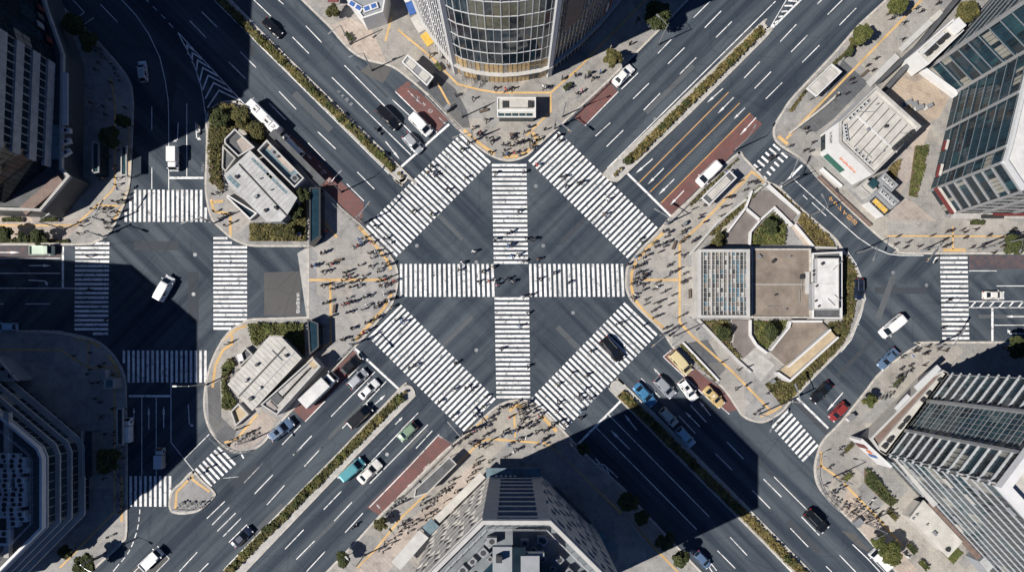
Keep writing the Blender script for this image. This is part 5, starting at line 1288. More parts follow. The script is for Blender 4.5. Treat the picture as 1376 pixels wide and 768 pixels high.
def make_small_truck(box=True):
    t = thing('truck', '', 'truck'); cab(t, .75, 2.05, .80, .95, 1.75); mirrors(t, 1.7, .82, 1.35)
    mb = MB()
    if box: mb.box((-.72, 0, 1.42), (2.7, 1.6, 1.5), PAINT)
    else:
        mb.box((-.72, 0, .80), (2.75, 1.56, .12), PAINT)
        for s in (-1, 1): mb.box((-.72, s*.77, 1.0), (2.75, .06, .32), PAINT)
        mb.box((-2.07, 0, 1.0), (.06, 1.56, .32), PAINT); mb.box((.62, 0, 1.15), (.06, 1.56, .6), PAINT)
    mb.build('cargo_box' if box else 'cargo_bed', t)
    mb = MB(); mb.box((-.2, 0, .55), (3.9, 1.2, .22), 'car_trim'); mb.build('chassis', t); lights(t, 2.02, -2.08, .78, .75, .62)
    for x in (-1.35, 1.35):
        for y in (-.68, .68): wheel(t, x, y, .29, .2)
    return t
def make_bus():
    t = thing('bus', '', 'bus'); mb = MB()
    loft(mb, [(-4.3,1.10,1.0,.4,2.75),(-4.2,1.2,1.14,.32,2.95),(3.9,1.2,1.14,.32,2.95),(4.2,1.16,1.06,.34,2.85),(4.32,1.05,.9,.4,2.4)], PAINT); mb.build('body', t)
    for s in (-1, 1):
        for i in range(5): g = MB(); g.face([(-3.9+i*1.5, s*1.212, 1.5), (-2.55+i*1.5, s*1.212, 1.5), (-2.55+i*1.5, s*1.19, 2.3), (-3.9+i*1.5, s*1.19, 2.3)], 'car_glass'); g.build('side_window', t)
    g = MB(); g.face([(4.335, -1.0, 1.4), (4.335, 1.0, 1.4), (4.30, .9, 2.45), (4.30, -.9, 2.45)], 'car_glass'); g.build('windscreen', t)
    for x, w, d in ((-1.6, 1.8, 1.2), (1.9, 1.3, 1.1), (-3.3, .6, .6)): g = MB(); g.box((x, 0, 3.05), (w, d, .2), 'wall_white'); g.box((x, .2, 3.16), (w*.5, d*.3, .05), 'metal_dark'); g.build('roof_unit', t)
    lights(t, 4.25, -4.3, 1.05, .8, 1.0); mirrors(t, 4.2, 1.15, 2.2)
    for x in (-2.6, 2.7):
        for y in (-1.08, 1.08): wheel(t, x, y, .46, .28)
    return t
TEMPL = {}
MAKE = dict(sedan=make_sedan, hatch=make_hatch, suv=make_suv, van=make_van, boxtruck=make_box_truck, minitruck=lambda: make_small_truck(True), pickup=lambda: make_small_truck(False), bus=make_bus)
LENG = dict(sedan=4.66, hatch=4.1, suv=4.72, van=4.84, boxtruck=7.3, minitruck=4.1, pickup=4.1, bus=8.65)
def vehicle(kind, px, py, hx, hy, colour, label, Lpx=None, group=None, cat=None, z=1.2):
    """hx,hy: heading in picture directions (y down)"""
    first = kind not in TEMPL
    if first: TEMPL[kind] = MAKE[kind](); o = TEMPL[kind]
    else: o = copy_tree(TEMPL[kind]); o.scale = (1, 1, 1)
    p = P(px, py, z); o.location = (p.x, p.y, 0.008); o.rotation_euler = (0, 0, atan2(-hy, hx))
    s = (Lpx*S/LENG[kind]) if Lpx else 1.0; s = min(1.22, max(0.9, s)); o.scale = (s, s*1.02, min(s, 1.08))
    tag(o, label, cat or o['category'], group or 'vehicles on the roads')
    for c in walk(o):
        if c.type != 'MESH': continue
        for i, sl in enumerate(c.material_slots):
            if c.data.materials[i] == PAINT: sl.link = 'OBJECT'; sl.material = PC[colour]
    return o
SE_, NE_, SW_, NW_ = (1, 1), (1, -1), (-1, 1), (-1, -1)
VEH = [
 ('sedan',365,36,*SE_,'black','black sedan alone on the upper left avenue near the top edge',31),
 ('hatch',190,95,-.12,-1,'silver','pale silver car in shade on the curved road at the upper left',28),
 ('minitruck',233,214,0,1,'white','small white truck waiting before the upper left crosswalk',30),
 ('bus',356,159,*NW_,'white','white bus standing by the planted corner on the upper left avenue',54),
 ('van',391,197,*NW_,'white','white van at the upper left kerb, right behind the white bus',37),
 ('van',521,158,*SE_,'black','large black van heading for the upper left stop line',36),
 ('van',565,167,*SE_,'white','white van first at the upper left stop line beside the red lane',35),
 ('hatch',554,192,1,1.1,'silver','silver car at the upper left stop line, left of the white van',31),
 ('sedan',838,100,1,-1.02,'white','white sedan driving off beside the pavement on the upper right avenue',34),
 ('van',953,233,*SW_,'white','white van on the red lane beside the dark roofed bus shelter',38),
 ('van',220,387,.55,-1,'white','white van turning across the left side street at the shadow edge',36),
 ('pickup',55,336,1,0,'palegreen','pale green pickup truck at the left stop line on the faded red lane',31),
 ('hatch',7,439,-1,0,'lightblue','pale blue car in shade cut off by the left edge',27),
 ('minitruck',171,577,0,-1,'white','white box truck parked in shade at the left lower kerb',32),
 ('minitruck',215,615,0,-1,'silver','small silver box truck in shade above the lower left crosswalk',27),
 ('pickup',202,752,1.05,-1,'white','white pickup in a painted box at the lower left',34),
 ('sedan',324,722,1.05,-1,'navy','dark navy sedan beside the lower left median near the bottom',33),
 ('suv',377,577,1.25,-1,'steelblue','steel blue car at the kerb below the lower pavilion',38),
 ('boxtruck',430,523,1.05,-1,'white','white box truck with a long pale cargo box on the lower left red lane',55),
 ('sedan',472,489,1.1,-1,'black','black sedan ahead of the white box truck on the red lane',34),
 ('hatch',480,509,1.05,-1,'silver','silver hatchback in the lane next to the red lane, lower left',31),
 ('sedan',495,523,1.05,-1,'white','white sedan second from the lower left median, near the stop line',32),
 ('van',483,559,1.1,-1,'black','black van beside the lower left median',38),
 ('hatch',547,580,-1.1,1,'green','green car right of the lower left median, driving away',30),
 ('van',473,631,1.15,-1,'teal','teal blue van right of the lower left median',38),
 ('sedan',496,634,1.05,-1,'pearl','cream white sedan right beside the teal blue van',38),
 ('suv',823,469,.85,1,'black','black car rolling over the lower right diagonal crosswalk',38),
 ('sedan',867,530,.95,1,'blue','blue sedan beside the tip of the lower right median',37),
 ('hatch',894,520,.95,1,'grey','grey and white car between the blue and the white car, lower right',35),
 ('suv',925,524,.75,1,'white','white car at the shadow edge left of the yellow taxi',33),
 ('hatch',899,560,.95,1,'beige','beige car in shade behind the blue sedan, lower right',29),
 ('hatch',922,587,.9,1,'lightblue','light blue car in shade farthest down the lower right avenue',30),
 ('sedan',960,533,.95,1,'yellow','yellow taxi on the lower right red lane',34),
 ('van',915,487,.9,1,'straw','pale yellow van at the upper end of the lower right red lane',37),
 ('suv',1098,700,1,1,'black','black car alone at the lower right, left of the bicycle parking',36),
 ('pickup',1184,753,-.95,-1,'white','white pickup parked in a kerb bay by the tree, bottom right',38),
 ('suv',1156,388,0,1,'navy','dark navy car at the planted edge right of the white block',28),
 ('van',1200,438,-1.2,1,'white','white van turning in the right side street',37),
 ('sedan',1338,396,1,0,'pearl','cream white sedan on the right side street before the crosswalk',29),
 ('sedan',1195,482,-1,1.05,'steelblue','dark blue sedan at the kerb above the lower right tower',33),
 ('sedan',1105,527,-1,1,'black','black sedan at the lower right side stop line',34),
 ('hatch',1128,553,-1,1.05,'red','red car close to the kerb at the lower right side street',29),
 ('hatch',945,752,.95,1,'steelblue','steel blue car in shade in the hatched kerb bay at the bottom',27),
]
for v in VEH: vehicle(*v)
# taxi lamp: a part of the yellow taxi
for o in list(COL.objects):
    if o.get('label', '').startswith('yellow taxi'):
        mb = MB(); mb.box((-.3, 0, 1.53), (.2, .5, .14), 'lamp_lens'); q = mb.build('roof_sign'); q.parent = o

# ---- two-wheelers
def make_bike():
    t = thing('bicycle', '', 'bicycle')
    for x in (-.52, .52):
        mb = MB(); k = 14
        for i in range(k):
            a, b = 2*pi*i/k, 2*pi*(i+1)/k; mb.tube([(x+.33*cos(a), 0, .34+.33*sin(a)), (x+.33*cos(b), 0, .34+.33*sin(b))], .025, 'tyre', 4)
        mb.build('wheel', t)
    mb = MB()
    for a, b in (((-.52,0,.34),(-.08,0,.3)), ((-.08,0,.3),(-.22,0,.85)), ((-.2,0,.75),(.36,0,.8)), ((-.08,0,.3),(.38,0,.7)), ((-.52,0,.34),(-.2,0,.75)), ((.52,0,.34),(.34,0,.95))): mb.tube([a, b], .022, 'metal_grey', 5)
    mb.build('frame', t)
    mb = MB(); mb.box((-.22, 0, .9), (.26, .16, .07), 'car_trim'); mb.build('saddle', t)
    mb = MB(); mb.tube([(.26, -.28, 1.02), (.36, -.1, 1.0), (.36, .1, 1.0), (.26, .28, 1.02)], .02, 'metal_grey', 5); mb.build('handlebar', t)
    mb = MB(); mb.box((.55, 0, .86), (.28, .34, .22), 'metal_dark'); mb.build('basket', t)
    return t
def make_scooter():
    t = thing('scooter', '', 'scooter'); mb = MB()
    loft(mb, [(-.85,.10,.08,.45,.7),(-.7,.17,.15,.35,.82),(-.2,.18,.15,.3,.8),(-.1,.15,.13,.22,.36),(.3,.15,.13,.22,.36),(.42,.18,.12,.3,.95),(.55,.14,.08,.4,.9)], PAINT); mb.build('body', t)
    mb = MB(); loft(mb, [(-.75,.12,.1,.8,.88),(-.3,.15,.12,.8,.9),(-.12,.1,.08,.78,.86)], 'car_trim'); mb.build('seat', t)
    mb = MB(); mb.tube([(.32,-.32,1.05),(.42,0,1.02),(.32,.32,1.05)], .025, 'car_trim', 5); mb.build('handlebar', t)
    for x in (-.6, .62): wheel(t, x, 0, .24, .12)
    mb = MB(); mb.box((-.78, 0, 1.02), (.32, .34, .28), 'car_trim'); mb.build('top_box', t)
    mb = MB(); mb.box((.56, 0, .85), (.08, .2, .14), 'lamp_lens'); mb.build('headlight', t)
    return t
BK, SC = None, None
def bikes(where, base, n, step, ang, label, jit=0.6):
    global BK
    r = random.Random(int(base[0]))
    for i in range(n):
        if BK is None: BK = make_bike(); o = BK
        else: o = copy_tree(BK)
        p = G(base[0]+step[0]*i, base[1]+step[1]*i); o.location = (p.x+r.uniform(-.35,.35), p.y+r.uniform(-.35,.35), KZ); o.rotation_euler = (r.uniform(-.06,.1), 0, ang+r.uniform(-jit, jit)); tag(o, label, 'bicycle', 'bicycles parked '+where)
bikes('by the lower right tower', (1148,676), 12, (3.0, 3.0), 0.7, 'bicycle in the dense row parked on the pavement below the ledged white tower')
bikes('by the lower right kerb', (1112,660), 11, (3.4, 3.6), 0.9, 'bicycle in the row parked along the kerb of the lower right pavement')
bikes('in front of the lower right tower', (1214,500), 10, (-3.6, 4.2), 0.1, 'bicycle in the row parked beside the white canopy of the ledged white tower')
bikes('under the lower pavilion', (312,594), 7, (5.2, -1.6), 1.1, 'bicycle in the short row parked on the pavement below the lower pavilion')
bikes('beside the octagonal tower', (598,655), 7, (-3.4, 3.2), 0.2, 'bicycle in the row parked along the left side of the octagonal stone tower')
bikes('by the bus shelter', (538,668), 5, (-3.4, 3.4), 0.2, 'bicycle in the row parked near the red lane left of the octagonal tower')
bikes('on the traffic island', (240,676), 8, (5.0, 0.5), 1.2, 'bicycle in the row parked on the small traffic island at the lower left')
bikes('by the curved tower', (624,103), 7, (4.0, 1.6), 1.4, 'bicycle in the row parked under the gold base of the curved glass tower')
bikes('in the lower left shade', (160,610), 9, (0.2, 8.2), 0.2, 'bicycle in the shaded row along the lower left kerb')
bikes('in the upper left shade', (128,60), 8, (5.0, 6.4), -0.8, 'bicycle in the shaded row along the upper left curved kerb')
def scooters(pts, colour, ang):
    global SC
    for i, (x, y, lab) in enumerate(pts):
        if SC is None: SC = make_scooter(); o = SC
        else: o = copy_tree(SC)
        p = G(x, y); o.location = (p.x, p.y, KZ if len(lab) and 'road' not in lab else 0.008); o.rotation_euler = (0, 0, ang[i]); tag(o, lab, 'scooter', 'scooters')
        for c in walk(o):
            if c.type == 'MESH':
                for k, sl in enumerate(c.material_slots):
                    if c.data.materials[k] == PAINT: sl.link = 'OBJECT'; sl.material = PC[colour[i]]
scooters([(509,178,'dark scooter on the road between the black van and the silver car'), (269,176,'white scooter in shade on the road right of the small white truck'), (1255,349,'white scooter on the road just left of the right side crosswalk'),
          (1169,672,'white scooter parked first in the lower right bicycle row'), (1180,690,'black scooter parked among the bicycles below the ledged white tower'), (1125,655,'silver scooter parked at the upper end of the lower right kerb row'), (1216,745,'white scooter parked right of the tree, bottom right'), (478,705,'black scooter parked at the kerb left of the octagonal tower')],
         ['navy','white','white','white','black','silver','white','black'], [-.8,-1.6,1.0,.7,.8,.9,-.7,.8])
# ------------------------------------------------------------------ people
def body_mesh(pose):
    """one continuous body grown from a jointed skeleton; +x is forward"""
    if pose == 'stand': lf, rf, la, ra, kl, kr = 0.02, -0.02, 0.02, 0.0, 0.03, 0.02
    elif pose == 'walk': lf, rf, la, ra, kl, kr = 0.30, -0.32, -0.22, 0.24, 0.20, -0.06
    elif pose == 'stride': lf, rf, la, ra, kl, kr = -0.34, 0.28, 0.22, -0.24, -0.06, 0.20
    else: lf, rf, la, ra, kl, kr = 0.03, -0.03, 0.0, 0.28, 0.03, 0.02      # holding a phone
    V = [((0,0,.95),(.155,.125)), ((0,0,1.14),(.14,.105)), ((.01,0,1.33),(.165,.115)), ((.01,0,1.45),(.085,.075)), ((.025,0,1.53),(.06,.06)), ((.04,0,1.63),(.095,.105)), ((.03,0,1.72),(.075,.085))]
    E = [(0,1),(1,2),(2,3),(3,4),(4,5),(5,6)]
    def add(co, r, par): V.append((co, (r, r) if not isinstance(r, tuple) else r)); E.append((par, len(V)-1)); return len(V)-1
    for s, fx, kx in ((1, lf, kl), (-1, rf, kr)):
        h = add((0, s*.095, .88), .105, 0); k = add((kx, s*.105, .49), .07, h); a = add((fx, s*.105, .09+max(0, -fx)*.25), .045, k); add((fx+.15, s*.12, .045+max(0, -fx)*.05), .04, a)
    for s, hx in ((1, la), (-1, ra)):
        h = add((0, s*.19, 1.41), .065, 2)
        if pose == 'phone' and s < 0: e = add((-.02, s*.25, 1.14), .048, h); w = add((.22, s*.12, 1.20), .036, e); add((.30, s*.09, 1.24), .034, w)
        else: e = add((hx*.25-.03, s*.245, 1.13), .05, h); w = add((hx, s*.25, .90), .036, e); add((hx+.03, s*.245, .80), .034, w)
    me = bpy.data.meshes.new('person_body'); me.from_pydata([v[0] for v in V], E, []); o = bpy.data.objects.new('tmp', me); COL.objects.link(o)
    sk = o.modifiers.new('s', 'SKIN'); sk.branch_smoothing = 0.5; ss = o.modifiers.new('u', 'SUBSURF'); ss.levels = 1; ss.render_levels = 1
    if not me.skin_vertices: 
        pass
    for i, v in enumerate(V): me.skin_vertices[0].data[i].radius = v[1]
    me.skin_vertices[0].data[0].use_root = True
    dg = bpy.context.evaluated_depsgraph_get(); out = bpy.data.meshes.new_from_object(o.evaluated_get(dg)); bpy.data.objects.remove(o)
    out.materials.clear()
    for _ in range(5): out.materials.append(M['skin'])
    for p in out.polygons:
        c = p.center; p.use_smooth = True
        if c.z > 1.66 or (c.z > 1.56 and c.x < .03): k = 3
        elif c.z > 1.50: k = 0
        elif c.z < .10: k = 4
        elif abs(c.y) > .2 and c.z < .92 and c.z > .6: k = 0
        elif c.z < .95: k = 2
        else: k = 1
        p.material_index = k
    return out
CL = dict(black=(.012,.012,.014), charcoal=(.04,.042,.046), navy=(.018,.026,.06), grey=(.20,.20,.21), white=(.78,.77,.75), beige=(.46,.38,.27), brown=(.13,.075,.045), red=(.42,.05,.04), blue=(.06,.16,.36), denim=(.06,.09,.16), olive=(.10,.11,.05), pink=(.55,.25,.27))
for k, c in CL.items(): mat('cloth_'+k, c, 0.9, var=0.12, scale=6)
OUTFITS = [('black coat','black','black',8), ('charcoal jacket','charcoal','black',7), ('navy top','navy','charcoal',6), ('denim trousers','black','denim',5), ('grey top','grey','black',4), ('white shirt','white','charcoal',3), ('beige coat','beige','black',2), ('brown jacket','brown','denim',2), ('blue top','blue','charcoal',2), ('olive jacket','olive','black',2), ('red top','red','black',1), ('pink top','pink','denim',.8)]
POSES = {p: body_mesh(p) for p in ('stand', 'walk', 'stride', 'phone')}
PM = {}
def person_mesh(pose, outfit):
    if (pose, outfit) not in PM:
        me = POSES[pose].copy(); me.name = 'person'; _, t, b, _ = OUTFITS[outfit]
        me.materials[1] = M['cloth_'+t]; me.materials[2] = M['cloth_'+b]; me.materials[3] = M['hair']; me.materials[4] = M['cloth_black']; PM[(pose, outfit)] = me
    return PM[(pose, outfit)]
prg = random.Random(3)
PPL = []      # area, px, py, on pavement?, forced outfit
def people(area, x0, y0, sc, s, pave=True):
    for q in s.split(';'):
        a = q.split(); w = None
        if len(a) > 2: w = 5
        PPL.append((area, x0+float(a[0])/sc, y0+float(a[1])/sc, pave, w))
CT, DT, GH, OT = 'the curved tower plaza', 'the pavilion plaza', 'the grid hall plaza', 'the octagonal tower plaza'
people(CT, 540, 150, 4.8, '455 100;490 140;505 130;545 50;575 190;590 180;655 210;700 150;715 145;700 215;730 205;750 195;775 190;795 185;820 95;835 190;850 185;885 170;925 110;840 230;565 260;655 275;680 270;725 260;760 280')
people('the upper left diagonal crosswalk', 540, 150, 4.8, '430 195;385 240;190 350;200 395 w;215 405;170 390;410 420;290 500;190 660;70 640', False)
people('the upper middle crosswalk', 540, 150, 4.8, '600 388;790 385;755 640', False)
people('the upper right diagonal crosswalk', 540, 150, 4.8, '1010 150;1020 185;870 340;1030 415;1055 415;1140 455;1165 450;1060 480;1330 560;1310 660', False)
people(CT, 540, 0, 4.8, '455 630;300 425;265 365;345 610;670 575;710 565;600 565;915 555 w;935 560;1035 500;1080 560;1120 480;1185 490;1210 465;1235 500;1280 460;1135 600;1160 580;180 345')
people('the shaded curved tower pavement', 810, 0, 4.8, '55 300;180 275;230 125;300 170')
people(DT, 270, 300, 4.8, '775 190;800 180;715 275;740 268;820 265;845 260;785 310;815 305;925 315;950 305;965 350;1015 365;780 400;805 395;845 420;875 412;960 410;1010 405;790 515;820 505;910 525;945 515;965 510;990 500;1050 475;1080 465;1070 530;1120 540;1150 520;1180 505;1215 490;1225 540;1250 485;940 575;960 570;830 600;970 680;790 665;1060 640;1090 630;1120 615;1140 600;1020 720;1050 700;1085 680;905 750;925 745;980 750;1010 140;990 150;1035 125;1020 100;1060 85;1095 120;1080 190;1110 185;1130 180;1165 205;1185 200;1195 270;1220 260;1090 275;1140 375;1165 365;1190 355;1225 340;1155 400;1185 395 w;1220 385;1245 370;1180 455;1205 450;805 45')
people('the upper left diagonal crosswalk', 270, 300, 4.8, '1180 95;1120 15', False)
people('the lower left diagonal crosswalk', 270, 300, 4.8, '1255 625;1300 635', False)
people('the middle of the crossing', 540, 300, 4.8, '465 180 w;600 370 w;615 395;660 365;690 355;715 375;835 100;860 100;880 230', False)
people('the left middle crosswalk', 540, 300, 4.8, '390 255 w;585 280;520 310;365 300;490 375;560 370', False)
people('the upper middle crosswalk', 540, 300, 4.8, '600 105;680 65;705 50;795 100 w;685 140;705 135;710 210;750 200;785 245', False)
people('the right middle crosswalk', 540, 300, 4.8, '835 460;980 320;885 360;1075 380', False)
people('the lower middle crosswalk', 540, 300, 4.8, '780 470 w;810 580;765 660', False)
people('the lower middle crosswalk', 540, 450, 4.8, '810 205;640 90', False)
people('the lower left diagonal crosswalk', 540, 450, 4.8, '45 210;85 195;330 350;345 180;410 340;450 350;240 430;330 520;470 520;525 465;540 400', False)
people('the lower right diagonal crosswalk', 540, 450, 4.8, '1095 250;1195 260;1220 105;1005 320;1010 440;995 495;1145 390;1185 350;1160 415;1215 410;1155 490;1150 540;1020 560;1050 580', False)
people(OT, 540, 450, 4.8, '625 475;650 465;670 460;700 460;740 435;755 490;780 480;800 450;815 435;820 470;860 475;850 500;795 510;770 550;790 545;695 530;560 540;590 520;570 560;900 510;880 520;870 550;820 600;850 580;700 630;725 620;750 610;780 600;800 580;645 650;665 640;865 630;920 620;945 605;970 580;1000 570;575 680;530 650;560 635;445 700;465 710;490 690;500 720;440 640;470 615;500 600;540 595;380 680;410 660;690 710;750 680;775 670;800 660;900 690;915 675;725 750;750 740;330 715')
people(GH, 810, 300, 4.8, '160 265;215 215;270 180;290 205;330 125;340 150;365 185;390 130;430 115;395 50;430 55;470 195;520 205;500 120;530 95;580 115;600 100;195 285;235 275;255 265;225 320;250 350;270 335;285 325;205 360;215 380;225 400;190 390;240 370;265 395;195 470;215 460 w;200 490;265 430;355 410;440 320;475 305;525 325;540 365;450 465;280 490;270 525;360 510;380 500;315 570;345 550;325 610;350 600;365 595;395 680;460 670;490 605;520 590;430 720')
people('the lower right diagonal crosswalk', 810, 300, 4.8, '90 650;125 640;260 660;25 740 w', False)
people('the upper right diagonal crosswalk', 810, 300, 4.8, '255 120;240 100', False)
people('the dark bus shelter pavement', 810, 150, 4.8, '945 455;975 450;990 460;915 505;825 545;770 615;805 605;765 670')
people('the white shop pavement', 810, 150, 4.8, '1310 110;1320 130;1210 220;1310 245')
people('the small upper right crosswalk', 810, 150, 4.8, '1075 290;1090 300;1110 290;1000 365', False)
people('the upper right pavement', 1080, 0, 4.649, '265 350;400 405;455 360;435 435;625 240;635 135;555 110;740 65;710 45;845 15;300 490;310 515;210 595;270 580')
people('the white shop pavement', 1080, 150, 4.649, '10 100;60 190;10 240;45 245')
people('the right side pavement', 1080, 300, 4.649, '890 100 w;905 50;1015 90 w;1015 55;1165 75;885 145;580 130;640 150;1320 45;1195 185')
people('the right side crosswalk', 1080, 300, 4.649, '920 478;880 655;985 685', False)
people('the pavement by the taxi bay', 810, 450, 4.8, '775 175;880 225;940 210;930 325;1070 375;865 350;985 510;1010 490;1040 460')
people('the lower right side crosswalk', 810, 450, 4.8, '1140 570', False)
people('the upper left corner pavement', 0, 150, 4.8, '725 575;760 575;795 535;790 570;590 625;625 625;670 628;745 650;740 470;670 430 w;635 435 w;430 650 w;680 720;700 745')
people('the upper pavilion pavement', 270, 150, 4.8, '75 530;105 520;80 640;140 660;115 690;160 660;150 730;190 710')
people('the left side crosswalk', 0, 300, 4.8, '565 212 w;570 425;680 620', False)
people('the shaded lower left corner', 0, 450, 4.8, '670 180;470 135;650 520 w;560 250;720 255')
people('the lower pavilion pavement', 270, 450, 4.8, '155 60;180 45;230 610;255 600;190 675;300 635;330 620')
people('the small lower left crosswalk', 270, 600, 4.571, '90 50;170 75;42 130', False)
people('the octagonal tower side pavement', 270, 600, 4.571, '1240 340;1155 435;1180 425;1245 475;1220 520;1190 560;1120 645;1095 635')
people('the octagonal tower side pavement', 540, 600, 4.571, '445 110;470 100;410 185;290 215;320 205;275 270;130 325;145 345;125 390;155 380;65 465;90 470')
people('the bicycle parking pavement', 1080, 600, 4.57, '230 15;240 50;165 130;225 210;250 170;140 240;400 430;440 400')
people('the pavement beside the blue sedan', 1080, 450, 4.649, '600 260;620 140;700 90;775 115')
def scatter(area, quad, n):
    q = [tuple(p) for p in quad]; xs = [p[0] for p in q]; ys = [p[1] for p in q]; k = 0
    while k < n:
        p = (prg.uniform(min(xs), max(xs)), prg.uniform(min(ys), max(ys)))
        if inside(p, q): PPL.append((area, p[0], p[1], True, None)); k += 1
scatter(OT, [(640,575),(690,542),(745,570),(760,596),(720,625),(640,622),(600,640),(590,625)], 20)
scatter(GH, [(900,310),(920,330),(920,430),(900,445),(852,400),(850,365)], 18)
scatter(DT, [(500,335),(528,362),(526,405),(490,445),(470,440),(430,380)], 20)
scatter(CT, [(640,180),(720,175),(715,200),(690,208),(660,200)], 12)
scatter(GH, [(925,330),(985,265),(1005,235),(990,225),(905,305)], 12)
scatter(OT, [(600,645),(640,615),(650,630),(560,715),(500,745),(520,715)], 25)
scatter(OT, [(1105,625),(1150,670),(1220,745),(1200,745),(1120,665)], 6)
scatter(OT, [(80,300),(150,262),(165,275),(140,315),(90,322)], 10)
scatter(OT, [(1195,310),(1370,305),(1370,335),(1235,336)], 12)
scatter(OT, [(1190,505),(1240,465),(1290,465),(1200,520)], 10)
scatter(OT, [(110,470),(150,480),(165,530),(166,700),(130,740),(132,560)], 24)
scatter(OT, [(120,60),(150,90),(172,140),(170,240),(130,240),(118,120)], 16)
print('PEOPLE', len(PPL))
def choose(): return prg.choices(range(len(OUTFITS)), [o[3] for o in OUTFITS])[0]
recs = []; CNT = {}
for (ar, x, y, pv, w) in PPL:
    of = w if w is not None else choose()
    for _t in range(60):
        if CNT.get((ar, of), 0) < 10 or len(recs) >= 300: break
        of = choose()
    CNT[(ar, of)] = CNT.get((ar, of), 0)+1; recs.append([ar, x, y, pv, of, choose])
recs.sort(key=lambda r: -hypot(r[1]-NX, r[2]-NY)) if False else None
SOLO, REST = recs[:300], recs[300:]
from collections import defaultdict
grp = defaultdict(list)
for r in SOLO: grp[(r[0], r[4])].append(r)
ORD = ['first','second','third','fourth','fifth','sixth','seventh','eighth','ninth','tenth','eleventh','twelfth','thirteenth','fourteenth','fifteenth','sixteenth','seventeenth','eighteenth','nineteenth','twentieth']
for (ar, of), rs in grp.items():
    rs.sort(key=lambda r: r[1])
    for i, r in enumerate(rs):
        nm = OUTFITS[of][0]; n = len(rs)
        if n == 1: lab = f'only person in {nm} on {ar}'
        elif i == n-1 and n > 1: lab = f'person in {nm} on {ar}, last such from left'
        elif i == 0: lab = f'person in {nm} on {ar}, first such from left'
        else: lab = f'person in {nm} on {ar}, {ORD[i]} such from left'
        walkers = not r[3]
        pose = prg.choice(('walk', 'stride')) if walkers or prg.random() < 0.5 else prg.choice(('stand', 'phone', 'stand'))
        o = bpy.data.objects.new('person', person_mesh(pose, of)); COL.objects.link(o)
        p = P(r[1], r[2], 1.2); s = prg.uniform(0.94, 1.06)
        o.location = (p.x, p.y, (KZ+.012) if r[3] else 0.012); o.rotation_euler = (0, 0, prg.uniform(0, 2*pi)); o.scale = (s*1.42, s*1.42, s*1.0)
        tag(o, lab, 'person', 'pedestrians on '+ar)
if REST:
    bm = bmesh.new()
    for r in REST:
        me = person_mesh(prg.choice(('walk', 'stand')), 0); n0 = len(bm.verts); bm.from_mesh(me); bm.verts.ensure_lookup_table()
        p = P(r[1], r[2], 1.2); mt = Matrix.Translation((p.x, p.y, (KZ+.012) if r[3] else .012)) @ Matrix.Rotation(prg.uniform(0, 6.28), 4, 'Z')
        for v in bm.verts[n0:]: v.co = mt @ v.co
    me = bpy.data.meshes.new('crowd'); bm.to_mesh(me); bm.free()
    for m_ in person_mesh('stand', 0).materials: me.materials.append(m_)
    o = bpy.data.objects.new('crowd', me); COL.objects.link(o); tag(o, 'scattered dark clothed walkers spread over the plazas and outer pavements', 'people', kind='stuff')

# ------------------------------------------------------------------ trees and planting
trng = random.Random(9)
def tree(name, label, px, py, rpx, h, leafm, base=KZ, dens=1.0):
    r = rpx*S; k = (H-h*0.7)/H; p = G(NX+(px-NX)*k, NY+(py-NY)*k)
    t = thing(name, label, 'tree', (p.x, p.y, base)); mb = MB()
    hc = h*0.55; mb.tube([(p.x, p.y, base), (p.x+.05, p.y, base+hc*.6), (p.x+.1, p.y+.05, base+hc)], .07*r+.06, 'bark', 7, .05)
    limbs = []
    for i in range(6):
        a = trng.uniform(0, 2*pi); q = (p.x+cos(a)*r*.6, p.y+sin(a)*r*.6, base+hc+trng.uniform(.1,.5)*h*.45); limbs.append(q)
        mb.tube([(p.x+.08, p.y, base+hc*trng.uniform(.7,1.0)), ((p.x+q[0])/2, (p.y+q[1])/2, base+hc+.1), q], .05, 'bark', 5, .015)
    mb.build('trunk', t)
    mb = MB(); cl = []
    for i in range(int(9+r*5)):
        a = trng.uniform(0, 2*pi); d = r*math.sqrt(trng.random())*0.82; rc = r*trng.uniform(.26,.46)
        cl.append((p.x+cos(a)*d, p.y+sin(a)*d, base+hc+(h-hc)*(.25+.55*(1-(d/r)**2))*trng.uniform(.7,1.15), rc))
    n = int(1500*r*dens*max(.5, r/1.6))
    for i in range(n):
        c = trng.choice(cl); u = Vector((trng.gauss(0,1), trng.gauss(0,1), trng.gauss(0,1))).normalized()*c[3]*trng.uniform(.55,1.05)
        leaf(mb, (c[0]+u.x, c[1]+u.y, max(base+.3, c[2]+u.z*.8)), trng.uniform(.10,.22), leafm, trng)
    mb.build('crown', t); return t
